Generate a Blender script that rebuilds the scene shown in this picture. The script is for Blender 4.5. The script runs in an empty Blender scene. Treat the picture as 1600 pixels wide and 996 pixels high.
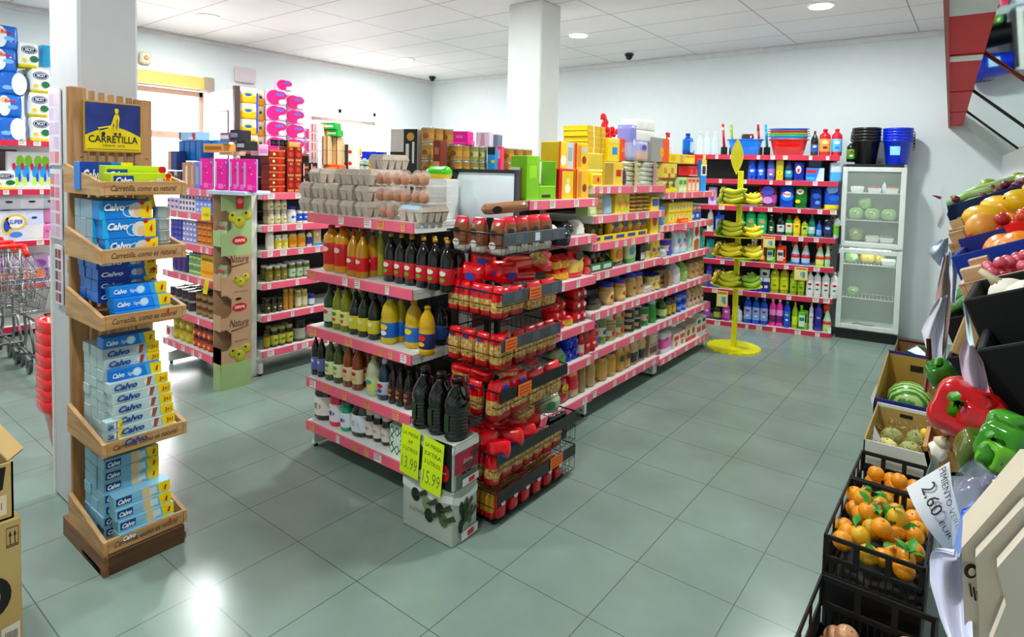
import bpy, math, random
from mathutils import Vector, Matrix
random.seed(7)
C = bpy.context.scene.collection
PI = math.pi

# ------------------------------------------------------------------ camera, world, light, exposure
F, CX, CY = 950.24, 800.0, 317.1
RX = Vector((0.79131, 0.61097, 0.02355)); DN = Vector((0.04988, -0.02613, -0.99841)); FW = Vector((-0.60938, 0.79122, -0.05115))
EYE = Vector((0, 0, 1.7))
cd = bpy.data.cameras.new('camera'); cam = bpy.data.objects.new('camera', cd); C.objects.link(cam)
m3 = Matrix((RX, -DN, -FW)).transposed()
cam.matrix_world = Matrix.Translation(EYE) @ m3.to_4x4()
cd.sensor_width = 36; cd.lens = F / 1600 * 36; cd.shift_x = 0; cd.shift_y = -(498 - CY) / 1600; cd.clip_start = .02
sc = bpy.context.scene; sc.camera = cam
sc.view_settings.view_transform = 'Standard'; sc.view_settings.look = 'None'; sc.view_settings.gamma = 1
sc.view_settings.use_curve_mapping = False; sc.view_settings.exposure = 0.58
LAMP_W = 34
w = bpy.data.worlds.new('sky'); sc.world = w; w.use_nodes = True
w.node_tree.nodes['Background'].inputs[0].default_value = (1, .94, .98, 1); w.node_tree.nodes['Background'].inputs[1].default_value = 7.5
sd = bpy.data.lights.new('sun', 'SUN'); sd.energy = 16; sd.angle = .02; sd.color = (1, .95, .85)
so = bpy.data.objects.new('sun', sd); C.objects.link(so); so.rotation_euler = Vector((.80, .14, -.60)).to_track_quat('-Z', 'Y').to_euler()
def portal(x, y, z, sx, sz):
    a = bpy.data.lights.new('daylight_portal', 'AREA'); a.shape = 'RECTANGLE'; a.size = sz; a.size_y = sx; a.cycles.is_portal = True
    o = bpy.data.objects.new('daylight_portal', a); C.objects.link(o); o.location = (x, y, z); o.rotation_euler = (0, -PI/2, 0)

# ------------------------------------------------------------------ pixel helpers (1600x996 frame) for measuring real positions
def ray(x, y): return RX*((x-CX)/F) + DN*((y-CY)/F) + FW
def at_y(x, y, Y): d = ray(x, y); return EYE + d*(Y/d.y)
def at_z(x, y, Z): d = ray(x, y); return EYE + d*((Z-1.7)/d.z)
def proj(p):
    v = Vector(p) - EYE; return (v.dot(RX)/v.dot(FW)*F + CX, v.dot(DN)/v.dot(FW)*F + CY)

# ------------------------------------------------------------------ materials
_m = {}
def lin(h):
    h = h.lstrip('#'); c = [int(h[i:i+2], 16)/255 for i in (0, 2, 4)]
    return tuple((v/12.92 if v <= .04045 else ((v+.055)/1.055)**2.4) for v in c) + (1,)
def M(col, rough=.4, metal=0, alpha=1, trans=0, emit=0, coat=0, var=.12):
    k = (col, rough, metal, alpha, trans, emit, coat, var)
    if k in _m: return _m[k]
    m = bpy.data.materials.new('surface_' + col.lstrip('#')); m.use_nodes = True; nt = m.node_tree; b = nt.nodes['Principled BSDF']
    c = lin(col)
    if var == .12 and not emit and alpha == 1:
        L_ = .3*c[0]+.6*c[1]+.1*c[2]; c = tuple(max(0, L_+(v-L_)*1.18)**1.12 for v in c[:3])+(1,)
    b.inputs['Base Color'].default_value = c; b.inputs['Roughness'].default_value = rough
    b.inputs['Metallic'].default_value = metal; b.inputs['Alpha'].default_value = alpha
    b.inputs['Transmission Weight'].default_value = trans; b.inputs['Coat Weight'].default_value = coat
    if emit: b.inputs['Emission Color'].default_value = c; b.inputs['Emission Strength'].default_value = emit
    if var and alpha == 1 and not trans and not emit:
        n = nt.nodes.new('ShaderNodeTexNoise'); n.inputs['Scale'].default_value = 9; tc = nt.nodes.new('ShaderNodeTexCoord')
        r = nt.nodes.new('ShaderNodeMapRange'); r.inputs['To Min'].default_value = 1-var; r.inputs['To Max'].default_value = 1+var
        mx = nt.nodes.new('ShaderNodeVectorMath'); mx.operation = 'SCALE'; mx.inputs[0].default_value = c[:3]
        nt.links.new(tc.outputs['Object'], n.inputs['Vector']); nt.links.new(n.outputs['Fac'], r.inputs['Value'])
        nt.links.new(r.outputs['Result'], mx.inputs['Scale']); nt.links.new(mx.outputs[0], b.inputs['Base Color'])
    _m[k] = m; return m
def wood(col='b98a55', dark='8a5a2c', scale=3, axis=2):
    k = ('wood', col, axis)
    if k in _m: return _m[k]
    m = bpy.data.materials.new('pine_wood'); m.use_nodes = True; nt = m.node_tree; b = nt.nodes['Principled BSDF']
    tc = nt.nodes.new('ShaderNodeTexCoord'); mp = nt.nodes.new('ShaderNodeMapping'); s = [14, 14, 14]; s[axis] = 1.2; mp.inputs['Scale'].default_value = s
    n = nt.nodes.new('ShaderNodeTexNoise'); n.inputs['Scale'].default_value = scale; n.inputs['Detail'].default_value = 5; n.inputs['Distortion'].default_value = .6
    r = nt.nodes.new('ShaderNodeValToRGB'); r.color_ramp.elements[0].color = lin(dark); r.color_ramp.elements[1].color = lin(col)
    r.color_ramp.elements[0].position = .3; r.color_ramp.elements[1].position = .6
    nt.links.new(tc.outputs['Object'], mp.inputs[0]); nt.links.new(mp.outputs[0], n.inputs[0]); nt.links.new(n.outputs['Fac'], r.inputs[0]); nt.links.new(r.outputs[0], b.inputs['Base Color'])
    b.inputs['Roughness'].default_value = .55; _m[k] = m; return m
def skin(c1, c2, scale=6, rough=.35, wave=None, bump=0):
    k = ('skin', c1, c2, scale, rough, wave)
    if k in _m: return _m[k]
    m = bpy.data.materials.new('skin_' + c1); m.use_nodes = True; nt = m.node_tree; b = nt.nodes['Principled BSDF']
    tc = nt.nodes.new('ShaderNodeTexCoord'); n = nt.nodes.new('ShaderNodeTexWave' if wave else 'ShaderNodeTexNoise'); n.inputs['Scale'].default_value = scale
    if wave: n.inputs['Distortion'].default_value = 4; n.bands_direction = wave
    r = nt.nodes.new('ShaderNodeValToRGB'); r.color_ramp.elements[0].color = lin(c1); r.color_ramp.elements[1].color = lin(c2)
    r.color_ramp.elements[0].position = .35; r.color_ramp.elements[1].position = .65
    nt.links.new(tc.outputs['Object'], n.inputs['Vector']); nt.links.new(n.outputs['Fac'], r.inputs[0]); nt.links.new(r.outputs[0], b.inputs['Base Color'])
    if bump:
        n2 = nt.nodes.new('ShaderNodeTexNoise'); n2.inputs['Scale'].default_value = 180; bp = nt.nodes.new('ShaderNodeBump'); bp.inputs['Strength'].default_value = bump; bp.inputs['Distance'].default_value = .002
        nt.links.new(tc.outputs['Object'], n2.inputs['Vector']); nt.links.new(n2.outputs['Fac'], bp.inputs['Height']); nt.links.new(bp.outputs[0], b.inputs['Normal'])
    b.inputs['Roughness'].default_value = rough; _m[k] = m; return m

# ------------------------------------------------------------------ mesh builder
_txt = {}
class MB:
    def __init__(s): s.v = []; s.f = []; s.mi = []; s.sm = []; s.mats = []; s.T = Matrix()
    def m(s, mat):
        if isinstance(mat, str): mat = M(mat)
        if mat not in s.mats: s.mats.append(mat)
        return s.mats.index(mat)
    def add(s, vs, fs, mat, smooth=False):
        o = len(s.v); s.v += [tuple(s.T @ Vector(p)) for p in vs]
        if not isinstance(mat, list): mat = [mat]*len(fs)
        for f, mm in zip(fs, mat): s.f.append([i+o for i in f]); s.mi.append(s.m(mm)); s.sm.append(smooth)
    def quad(s, a, b, c, d, mat): s.add([a, b, c, d], [(0, 1, 2, 3)], mat)
    def box(s, x0, x1, y0, y1, z0, z1, mat, b=0.0):
        if b <= 0:
            s.add([(x0,y0,z0),(x1,y0,z0),(x1,y1,z0),(x0,y1,z0),(x0,y0,z1),(x1,y0,z1),(x1,y1,z1),(x0,y1,z1)],
                  [(0,3,2,1),(4,5,6,7),(0,1,5,4),(1,2,6,5),(2,3,7,6),(3,0,4,7)], mat); return
        b = min(b, (x1-x0)*.45, (y1-y0)*.45, (z1-z0)*.45)
        def ring(i, z):
            a0, a1, c0, c1 = x0+i, x1-i, y0+i, y1-i; k = b
            return [(a0+k,c0,z),(a1-k,c0,z),(a1,c0+k,z),(a1,c1-k,z),(a1-k,c1,z),(a0+k,c1,z),(a0,c1-k,z),(a0,c0+k,z)]
        vs = ring(b*.7, z0)+ring(0, z0+b)+ring(0, z1-b)+ring(b*.7, z1)
        fs = [tuple(reversed(range(8)))]
        for r in range(3): fs += [(r*8+i, r*8+(i+1) % 8, r*8+8+(i+1) % 8, r*8+8+i) for i in range(8)]
        fs.append(tuple(range(24, 32))); s.add(vs, fs, mat)
    def lathe(s, prof, n=16, c=(0, 0, 0), sx=1, sy=1, smooth=True):
        # prof: (r, z, mat) ; mat of a segment is that of its upper point
        vs = []; fs = []; ms = []
        for r, z, _ in prof:
            for i in range(n):
                a = 2*PI*i/n; vs.append((c[0]+r*math.cos(a)*sx, c[1]+r*math.sin(a)*sy, c[2]+z))
        for j in range(len(prof)-1):
            for i in range(n):
                fs.append((j*n+i, j*n+(i+1) % n, (j+1)*n+(i+1) % n, (j+1)*n+i)); ms.append(prof[j+1][2])
        fs.append(tuple(reversed(range(n)))); ms.append(prof[0][2]); fs.append(tuple(range((len(prof)-1)*n, len(prof)*n))); ms.append(prof[-1][2])
        s.add(vs, fs, ms, smooth)
    def rings(s, rs, mat, cap=True, smooth=True, closed=True):
        n = len(rs[0]); vs = [p for r in rs for p in r]; fs = []
        for j in range(len(rs)-1):
            for i in range(n if closed else n-1): fs.append((j*n+i, j*n+(i+1) % n, (j+1)*n+(i+1) % n, (j+1)*n+i))
        ms = mat if isinstance(mat, list) else None
        mm = [ms[min(j, len(ms)-1)] for j in range(len(rs)-1) for i in range(n if closed else n-1)] if ms else [mat]*len(fs)
        if cap: fs += [tuple(reversed(range(n))), tuple(range((len(rs)-1)*n, len(rs)*n))]; mm += [ms[0] if ms else mat, ms[-1] if ms else mat]
        s.add(vs, fs, mm, smooth)
    def tube(s, path, r, mat, n=6, rr=None):
        P = [Vector(p) for p in path]; rs = []
        for i, p in enumerate(P):
            t = (P[min(i+1, len(P)-1)] - P[max(i-1, 0)]).normalized()
            a = t.cross(Vector((0, 0, 1)) if abs(t.z) < .9 else Vector((1, 0, 0))).normalized(); b = t.cross(a)
            q = rr[i] if rr else r
            rs.append([tuple(p + a*q*math.cos(2*PI*k/n) + b*q*math.sin(2*PI*k/n)) for k in range(n)])
        s.rings(rs, mat)
    def ball(s, c, r, mat, n=14, sx=1, sy=1, sz=1):
        s.lathe([(max(r*math.sin(PI*k/8), 1e-4), -r*math.cos(PI*k/8)*sz, mat) for k in range(9)], n, c, sx, sy)
    def sheet(s, fn, nu, nv, mat, th=.0):
        vs = [fn(i/nu, j/nv) for j in range(nv+1) for i in range(nu+1)]
        fs = [(j*(nu+1)+i, j*(nu+1)+i+1, (j+1)*(nu+1)+i+1, (j+1)*(nu+1)+i) for j in range(nv) for i in range(nu)]
        s.add(vs, fs, mat, True)
    def text(s, t, size, x, z, mat, y=0, shear=0, w=None, bold=0, align='CENTER', T=None):
        # lettering in the xz plane facing -y
        k = (t, shear, bold)
        if k not in _txt:
            cu = bpy.data.curves.new('t', 'FONT'); cu.body = t; cu.shear = shear; cu.offset = bold; cu.resolution_u = 2; cu.align_x = 'CENTER'; cu.align_y = 'CENTER'
            o = bpy.data.objects.new('t', cu); C.objects.link(o); bpy.context.view_layer.update()
            me = bpy.data.meshes.new_from_object(o.evaluated_get(bpy.context.evaluated_depsgraph_get()))
            _txt[k] = ([tuple(v.co) for v in me.vertices], [tuple(p.vertices) for p in me.polygons])
            bpy.data.objects.remove(o); bpy.data.meshes.remove(me); bpy.data.curves.remove(cu)
        vs, fs = _txt[k]
        if not vs: return
        x0 = min(v[0] for v in vs); x1 = max(v[0] for v in vs); sx = size if w is None else w/max(x1-x0, 1e-6); mid = (x0+x1)/2
        pts = [Vector(((v[0]-mid)*sx+x, y, v[1]*size+z)) for v in vs]
        if T: pts = [T @ p for p in pts]
        s.add(pts, fs, mat)
    def mesh(s, name):
        me = bpy.data.meshes.new(name); me.from_pydata(s.v, [], s.f)
        for mt in s.mats: me.materials.append(mt)
        me.polygons.foreach_set('material_index', s.mi); me.polygons.foreach_set('use_smooth', s.sm); me.update(); return me

def obj(name, me, parent=None, loc=None, rot=None):
    if isinstance(me, MB): me = me.mesh(name)
    o = bpy.data.objects.new(name, me); C.objects.link(o)
    if parent: o.parent = parent
    if loc is not None: o.location = loc
    if rot is not None: o.rotation_euler = rot
    return o
def tag(o, label, cat, group=None):
    o['label'] = label; o['category'] = cat
    if group: o['group'] = group
    return o
def struct(name, me, loc=None): o = obj(name, me, None, loc); o['kind'] = 'structure'; return o
def empty(name, loc=(0, 0, 0), rz=0): return obj(name, None, None, loc, (0, 0, rz))
# a prototype is [(name, mesh), (child name, mesh), ...]; the first is the thing's own mesh, the rest its parts
def place(P, loc, rot=0, label='', cat='', group=None, s=None):
    if isinstance(rot, (int, float)): rot = (0, 0, rot)
    r = obj(P[0][0], P[0][1], None, loc, rot); tag(r, label, cat, group)
    if s: r.scale = s if isinstance(s, tuple) else (s, s, s)
    for c in P[1:]:
        o = obj(c[0], c[1], r)
        if len(c) > 2: o['label'] = c[2]
    return r

# ------------------------------------------------------------------ goods: prototypes facing -y, base at z=0, centred in x and y
def P_bottle(w, h, body, cap, lab=None, style='tall', mark=None, rough=.12, n=14, dot=None, lab2=None):
    R = w/2; b = MB(); mb = M(body, rough, coat=.3) if isinstance(body, str) else body
    if style == 'tall': pr = [(.86,0),(1,.02),(1,.6),(.92,.68),(.58,.79),(.31,.86),(.28,.94)]
    elif style == 'round': pr = [(.85,0),(1,.03),(1,.70),(.93,.78),(.5,.86),(.36,.89),(.36,.92)]
    elif style == 'waist': pr = [(.85,0),(1,.03),(1,.3),(.86,.42),(.96,.55),(.8,.72),(.34,.84),(.32,.9)]
    else: pr = [(.85,0),(1,.03),(1,.12),(.95,.14),(1,.17),(1,.28),(.95,.3),(1,.33),(1,.5),(.95,.52),(1,.55),(.97,.64),(.8,.78),(.35,.9),(.32,.94)]
    b.lathe([(r*R, z*h, mb) for r, z in pr], n, sy=.9)
    out = [('bottle', b.mesh('bottle'))]
    c = MB(); z0 = pr[-1][1]*h-.002; rc = pr[-1][0]*R*1.18; c.lathe([(rc, z0, M(cap, .35)), (rc, h*.985, M(cap, .35)), (rc*.8, h, M(cap, .35))], 10); out.append(('cap', c.mesh('cap')))
    if lab:
        l = MB(); a, e = (.14, .45) if style != 'round' else (.15, .62)
        k = 1.015; ms = M(lab, .5)
        l.lathe([(R*k*.98, a*h, ms), (R*k, (a+.01)*h, ms), (R*k, (a+(e-a)*.55)*h, ms), (R*k, (a+(e-a)*.6)*h, M(lab2 or lab, .5)), (R*k, e*h, M(lab2 or lab, .5)), (R*k*.98, e*h+.001, ms)], n, sy=.9)
        if mark:
            for q, cc in enumerate(mark): 
                zz = (a+(e-a)*(.72-.4*q))*h; rr = R*(.55-.1*q)
                l.add([(rr*math.cos(t*PI/5), -R*.9*1.05*math.sqrt(max(0, 1-(rr*math.cos(t*PI/5)/R/1.02)**2)) - .0012, zz+rr*.6*math.sin(t*PI/5)) for t in range(10)], [tuple(range(10))], M(cc, .5))
        out.append(('label_wrap', l.mesh('label_wrap')))
    if dot:
        l = MB(); l.ball((0, -R*.42, h*.7), R*.3, M(dot, .4), 8, sy=.5, sz=1); out.append(('seal', l.mesh('seal')))
    return out
def P_jar(w, h, body, lid, lab=None, mark=None, n=14, lab2=None):
    R = w/2; b = MB(); mb = M(body, .15, coat=.4)
    b.lathe([(R*.85, 0, mb), (R, h*.05, mb), (R, h*.7, mb), (R*.82, h*.82, mb), (R*.8, h*.86, mb)], n)
    c = MB(); ml = M(lid, .35); c.lathe([(R*.86, h*.84, ml), (R*.88, h*.98, ml), (R*.8, h, ml)], n)
    out = [('jar', b.mesh('jar')), ('lid', c.mesh('lid'))]
    if lab:
        l = MB(); ms = M(lab, .5); k = R*1.015; m2 = M(lab2 or lab, .5)
        l.lathe([(k*.99, h*.14, ms), (k, h*.15, ms), (k, h*.38, ms), (k, h*.4, m2), (k, h*.62, m2), (k*.99, h*.63, m2)], n)
        if mark:
            rr = R*.5; l.add([(rr*math.cos(t*PI/5), -k*math.sqrt(1-(rr*math.cos(t*PI/5)/k)**2)-.001, h*.38+rr*.55*math.sin(t*PI/5)) for t in range(10)], [tuple(range(10))], M(mark, .5))
        out.append(('label_wrap', l.mesh('label_wrap')))
    return out
def P_can(w, h, col, band=None, top='b9b9b4', n=14, mark=None):
    R = w/2; b = MB(); mt = M(top, .3, .8); mc = M(col, .35, coat=.3); bb = M(band or col, .35, coat=.3)
    b.lathe([(R*.93, 0, mt), (R, .004, mt), (R, .008, mt), (R*.985, .01, mc), (R*.985, h*.3, mc), (R*.985, h*.32, bb), (R*.985, h*.62, bb), (R*.985, h*.64, mc), (R*.985, h-.01, mc), (R, h-.006, mt), (R, h-.002, mt), (R*.93, h, mt), (R*.9, h-.003, mt)], n)
    if mark:
        rr = R*.5; b.add([(rr*math.cos(t*PI/5), -R*math.sqrt(1-(rr*math.cos(t*PI/5)/R)**2)-.001, h*.45+rr*.8*math.sin(t*PI/5)) for t in range(10)], [tuple(range(10))], M(mark, .5))
    return [('can', b.mesh('can'))]
def P_carton(w, h, d, col, deco=(), text=None, side=None, name='carton', tcol='ffffff', tz=.7, ts=.25, shear=0, top=None, bev=.003, tx=.5, tw=None, bold=.01, texts=()):
    # deco: (x0,x1,z0,z1,colour) in 0..1 on the front; or ('o', x, z, r, colour)
    b = MB(); b.box(-w/2, w/2, -d/2, d/2, 0, h, M(col, .4), bev); y = -d/2-.0006
    for k, q in enumerate(deco):
        yy = y - .0003*k
        if q[0] == 'o':
            _, cx, cz, r, cc = q; cx = (cx-.5)*w; cz *= h; r *= min(w, h); b.add([(cx+r*math.cos(t*PI/6), yy, cz+r*math.sin(t*PI/6)) for t in range(12)], [tuple(range(12))], M(cc, .4))
        elif q[0] == 'p': b.add([((px-.5)*w, yy, pz*h) for px, pz in q[1]], [tuple(range(len(q[1])))], M(q[2], .4))
        else: x0, x1, z0, z1, cc = q; b.quad(((x0-.5)*w, yy, z0*h), ((x1-.5)*w, yy, z0*h), ((x1-.5)*w, yy, z1*h), ((x0-.5)*w, yy, z1*h), M(cc, .4))
    yt = y - .0003*len(deco) - .0004
    if text: b.text(text, ts*h, (tx-.5)*w, tz*h, M(tcol, .4), yt, shear, bold=bold, w=tw*w if tw else None)
    for t_, s_, x_, z_, c_, y_, sh_, w_, b_ in texts: b.text(t_, s_, x_, z_, M(c_, .4), y_, sh_, w=w_, bold=b_)
    if side:
        for sg in (-1, 1): b.quad((sg*(w/2+.0006), -d/2+bev, bev), (sg*(w/2+.0006), d/2-bev, bev), (sg*(w/2+.0006), d/2-bev, h-bev), (sg*(w/2+.0006), -d/2+bev, h-bev), M(side, .4))
    if top: b.quad((-w/2+bev, -d/2+bev, h+.0006), (w/2-bev, -d/2+bev, h+.0006), (w/2-bev, d/2-bev, h+.0006), (-w/2+bev, d/2-bev, h+.0006), M(top, .4))
    return [(name, b.mesh(name))]
def P_bag(w, h, d, zones, mark=None, name='pouch', rough=.22, gus=0, text=None, tcol='ffffff', seed=0):
    # zones: list of (top fraction, colour) from the bottom up
    b = MB(); rnd = random.Random(seed); N = 11; n = 16; rs = []; ms = []
    for j in range(N+1):
        t = j/N
        fat = min(1, (t+.08)*7)**.5 * min(1, (1-t)*3.2)**.7 if not gus else min(1, (1-t)*3)**.6
        fat = max(fat, .06); wd = .94 + .06*math.cos((t-.5)*5); wd *= 1 - .05*(1-fat)
        ring = []
        for i in range(n):
            a = 2*PI*i/n; ca, sa = math.cos(a), math.sin(a)
            x = math.copysign(abs(ca)**.6, ca)*w/2*wd; y = math.copysign(abs(sa)**.75, sa)*d/2*fat*(1+rnd.uniform(-.13, .13))
            ring.append((x, y, t*h))
        rs.append(ring)
        if j < N:
            c_ = next(c for q, c in zones if (j+.5)/N <= q); ms.append(skin('b87828', 'ecc878', 70, rough) if c_ in ('d8a850', 'c89c48', 'd0a050', 'd8b048', 'd8ac50', 'd8a848', 'd8ac58') else M(c_, rough, coat=.3))
    b.rings(rs, ms)
    if mark:
        for q, mk in enumerate(mark if isinstance(mark, list) else [mark]):
            if isinstance(mk, str): mk = (.5, .62, .22, mk)
            x, z, r, cc = mk; r *= w; x = (x-.5)*w
            b.add([(x+r*math.cos(t*PI/6), -d/2*1.12-.001-.001*q, z*h+r*math.sin(t*PI/6)*.8) for t in range(12)], [tuple(range(12))], M(cc, .4))
    if text: b.text(text, h*.16, 0, h*.6, M(tcol, .4), -d/2*1.12-.004, 0, w=w*.7, bold=.015)
    return [(name, b.mesh(name))]
def P_jug(w, h, body, cap, lab=None, mark=None, lab2=None):
    b = MB(); mb = M(body, .25, coat=.3); D = w*.55; wb = w/2
    b.box(-wb, wb*.45, -D/2, D/2, 0, h*.74, mb, w*.1); b.box(-wb, wb, -D/2, D/2, 0, h*.28, mb, w*.1)
    b.box(wb*.68, wb, -D*.25, D*.25, h*.2, h*.74, mb, w*.05); b.box(-wb*.6, wb, -D*.3, D*.3, h*.64, h*.8, mb, w*.07)
    b.lathe([(w*.2, h*.76, mb), (w*.13, h*.86, mb), (w*.13, h*.9, mb)], 10, (-wb*.35, 0, 0))
    out = [('jug', b.mesh('jug'))]; c = MB(); mc = M(cap, .35); c.lathe([(w*.16, h*.88, mc), (w*.16, h*.99, mc), (w*.13, h, mc)], 10, (-wb*.35, 0, 0)); out.append(('cap', c.mesh('cap')))
    if lab:
        l = MB(); l.box(-wb*.85, wb*.38, -D/2-.002, -D/2, h*.12, h*.6, M(lab, .5), .001)
        if mark: l.quad((-wb*.75, -D/2-.003, h*.36), (wb*.28, -D/2-.003, h*.36), (wb*.28, -D/2-.003, h*.5), (-wb*.75, -D/2-.003, h*.5), M(mark, .5))
        out.append(('label_wrap', l.mesh('label_wrap')))
    return out
def P_spray(w, h, body, trig, lab=None, mark=None, top=None):
    b = MB(); mb = M(body, .2, coat=.3); mt = M(top or body, .2); R = w/2
    b.lathe([(R*.9, 0, mb), (R, .02*h, mb), (R, .42*h, mb), (R*.9, .46*h, mt), (R*.55, .66*h, mt), (R*.35, .78*h, mt)], 12, sy=.7)
    t = MB(); m = M(trig, .35); t.box(-R*.35, R*.35, -R*.3, R*.3, .78*h, .86*h, m, .003); t.box(-R*.95, R*.5, -R*.25, R*.25, .86*h, h, m, .006); t.box(-R*.85, -R*.6, -R*.12, R*.12, .68*h, .88*h, m, .002)
    out = [('spray_bottle', b.mesh('spray_bottle')), ('trigger_head', t.mesh('trigger_head'))]
    if lab:
        l = MB(); l.lathe([(R*1.01, .1*h, M(lab, .5)), (R*1.02, .11*h, M(lab, .5)), (R*1.02, .28*h, M(lab, .5)), (R*1.02, .3*h, M(mark or lab, .5)), (R*1.02, .4*h, M(mark or lab, .5))], 12, sy=.7); out.append(('label_wrap', l.mesh('label_wrap')))
    return out
def P_roundpack(w, h, d, cols, bump=3, name='pack', mark=None, text=None, tcol='1c2c5c', tz=.6):
    # soft plastic-wrapped pack of rolls: bulging front
    b = MB(); nu, nv = 12, 8; n = 28; rs = []; ms = []
    for j in range(nv+1):
        t = j/nv; k = 1 - .06*abs(2*t-1)**4; ring = []
        for i in range(n):
            a = 2*PI*i/n; ca, sa = math.cos(a), math.sin(a)
            x = math.copysign(abs(ca)**.35, ca)*w/2*k; y = math.copysign(abs(sa)**.45, sa)*d/2*k*(1 + .06*math.cos(bump*PI*2*x/w))
            ring.append((x, y, t*h))
        rs.append(ring)
        if j < nv: ms.append(M(next(c for q, c in cols if (j+.5)/nv <= q), .35, coat=.2))
    b.rings(rs, ms)
    y = -d/2*1.07-.001
    for k, q in enumerate(mark or []):
        x, z, rx, rz, cc = q; b.add([((x-.5)*w+rx*w*math.cos(t*PI/8), y-.0008*k, z*h+rz*h*math.sin(t*PI/8)) for t in range(16)], [tuple(range(16))], M(cc, .4))
    if text: b.text(text, h*.2, 0, tz*h, M(tcol, .4), y-.0008*len(mark or [])-.001, .2, w=w*.42, bold=.02)
    return [(name, b.mesh(name))]

CATS = dict(bottle='bottle', jar='jar', can='can', carton='carton', pouch='bag of food', jug='jug', spray_bottle='spray bottle', pack='pack')

# ------------------------------------------------------------------ shelving
PINK = 'e8788c'; PINKD = 'b5263f'
def rail_mesh(L, hgt, col, seed, dens=5, tick=('f2efe8',), n3=3):
    b = MB(); b.box(0, L, -.012, 0, -hgt, 0, M(col, .35), .002); rnd = random.Random(seed); x = .04
    while x < L-.06:
        wd = rnd.choice((.03, .045, .06))
        b.quad((x, -.0135, -hgt*.88), (x+wd, -.0135, -hgt*.88), (x+wd, -.0135, -hgt*.1), (x, -.0135, -hgt*.1), M(rnd.choice(tick), .5))
        for q in range(3):
            z = -hgt*(.25+.2*q); b.quad((x+.005, -.0142, z), (x+wd*.75, -.0142, z), (x+wd*.75, -.0142, z+.004), (x+.005, -.0142, z+.004), M('a33348' if q == 0 else '8a8580', .6))
        x += wd + rnd.uniform(.04, 1.0/dens*1.4)
    return b
class Unit:
    def __init__(s, label, loc, rz, L, D, zs, phrase, rail=PINK, back='e6e4de', top=None, ends=(1, 1), rh=.055, feet=True, names=None, tick=('f2efe8',), seed=1, group=None, name='shelving_unit'):
        s.loc, s.rz, s.L, s.D, s.zs, s.ph = Vector(loc), rz, L, D, zs, phrase
        s.T = Matrix.Translation(s.loc) @ Matrix.Rotation(rz, 4, 'Z')
        r = tag(empty(name, loc, rz), label, 'shelving', group); s.root = r
        H = (top or zs[-1])
        b = MB(); b.box(0.01, L-.01, D-.02, D, .05, H, M(back, .5), .002)
        for k in range(int(H/.3)): b.box(.012, L-.012, D-.0225, D-.019, .1+k*.3, .106+k*.3, M('a9a7a2', .5))
        obj('back_panel', b, r)
        for i in (0, 1):
            if not ends[i]: continue
            b = MB(); x = 0 if i == 0 else L-.03
            b.box(x, x+.03, D-.05, D+.01, .0, H, M('e9ebe6', .35), .003)
            for k in range(int(H/.06)): b.quad((x+.008, D-.0508, .06+k*.06), (x+.022, D-.0508, .06+k*.06), (x+.022, D-.0508, .08+k*.06), (x+.008, D-.0508, .08+k*.06), '2a2a2a')
            obj('upright', b, r)
            if feet:
                b = MB(); x = .0 if i == 0 else L-.03; b.add([(x+q, y, z) for q in (0, .03) for y, z in ((.03, .02), (D-.04, .02), (D-.04, .14), (.03, .1))], [(3,2,1,0),(4,5,6,7),(0,1,5,4),(1,2,6,5),(2,3,7,6),(3,0,4,7)], M('e9ebe6', .35))
                for k in range(4): b.quad((x-.0008, .05+k*.02, .04+k*.012), (x-.0008, .06+k*.02, .04+k*.012), (x-.0008, .06+k*.02, .055+k*.012), (x-.0008, .05+k*.02, .055+k*.012), '2a2a2a')
                b.lathe([(.014, 0, M('2a2a2a')), (.014, .02, M('2a2a2a'))], 8, (x+.015, .05, 0)); obj('base_foot', b, r)
        for k, z in enumerate(zs):
            b = MB(); m = M('e4e6e2', .3); b.box(.002, L-.002, .0, D-.02, z-.028, z, m, .003); b.box(.002, L-.002, 0, .012, z-rh*.95, z-.02, m)
            for x in (.004, L-.01): b.box(x, x+.006, .01, D*.9, z-rh, z-.02, m)
            sh = obj('shelf', b, r); obj('price_rail', rail_mesh(L-.004, rh, rail, seed*31+k, tick=tick), sh, (.002, 0, z))
    def P(s, u, v, z): return s.T @ Vector((u, v, z))
    def u(s, px, v, z):
        lo, hi = -2.0, s.L+3.0; f0 = proj(s.P(lo, v, z))[0] if (s.P(lo, v, z)-EYE).dot(FW) > .2 else -1e9; f1 = proj(s.P(hi, v, z))[0] if (s.P(hi, v, z)-EYE).dot(FW) > .2 else 1e9
        sgn = 1 if f1 > f0 else -1
        for _ in range(50):
            m = (lo+hi)/2; p = s.P(m, v, z); f = proj(p)[0] if (p-EYE).dot(FW) > .05 else -1e9
            if (f - px)*sgn < 0: lo = m
            else: hi = m
        return (lo+hi)/2
ORD = ['floor-level', 'second lowest', 'third lowest', 'fourth', 'fifth', 'sixth', 'top']
_used = {}
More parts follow.
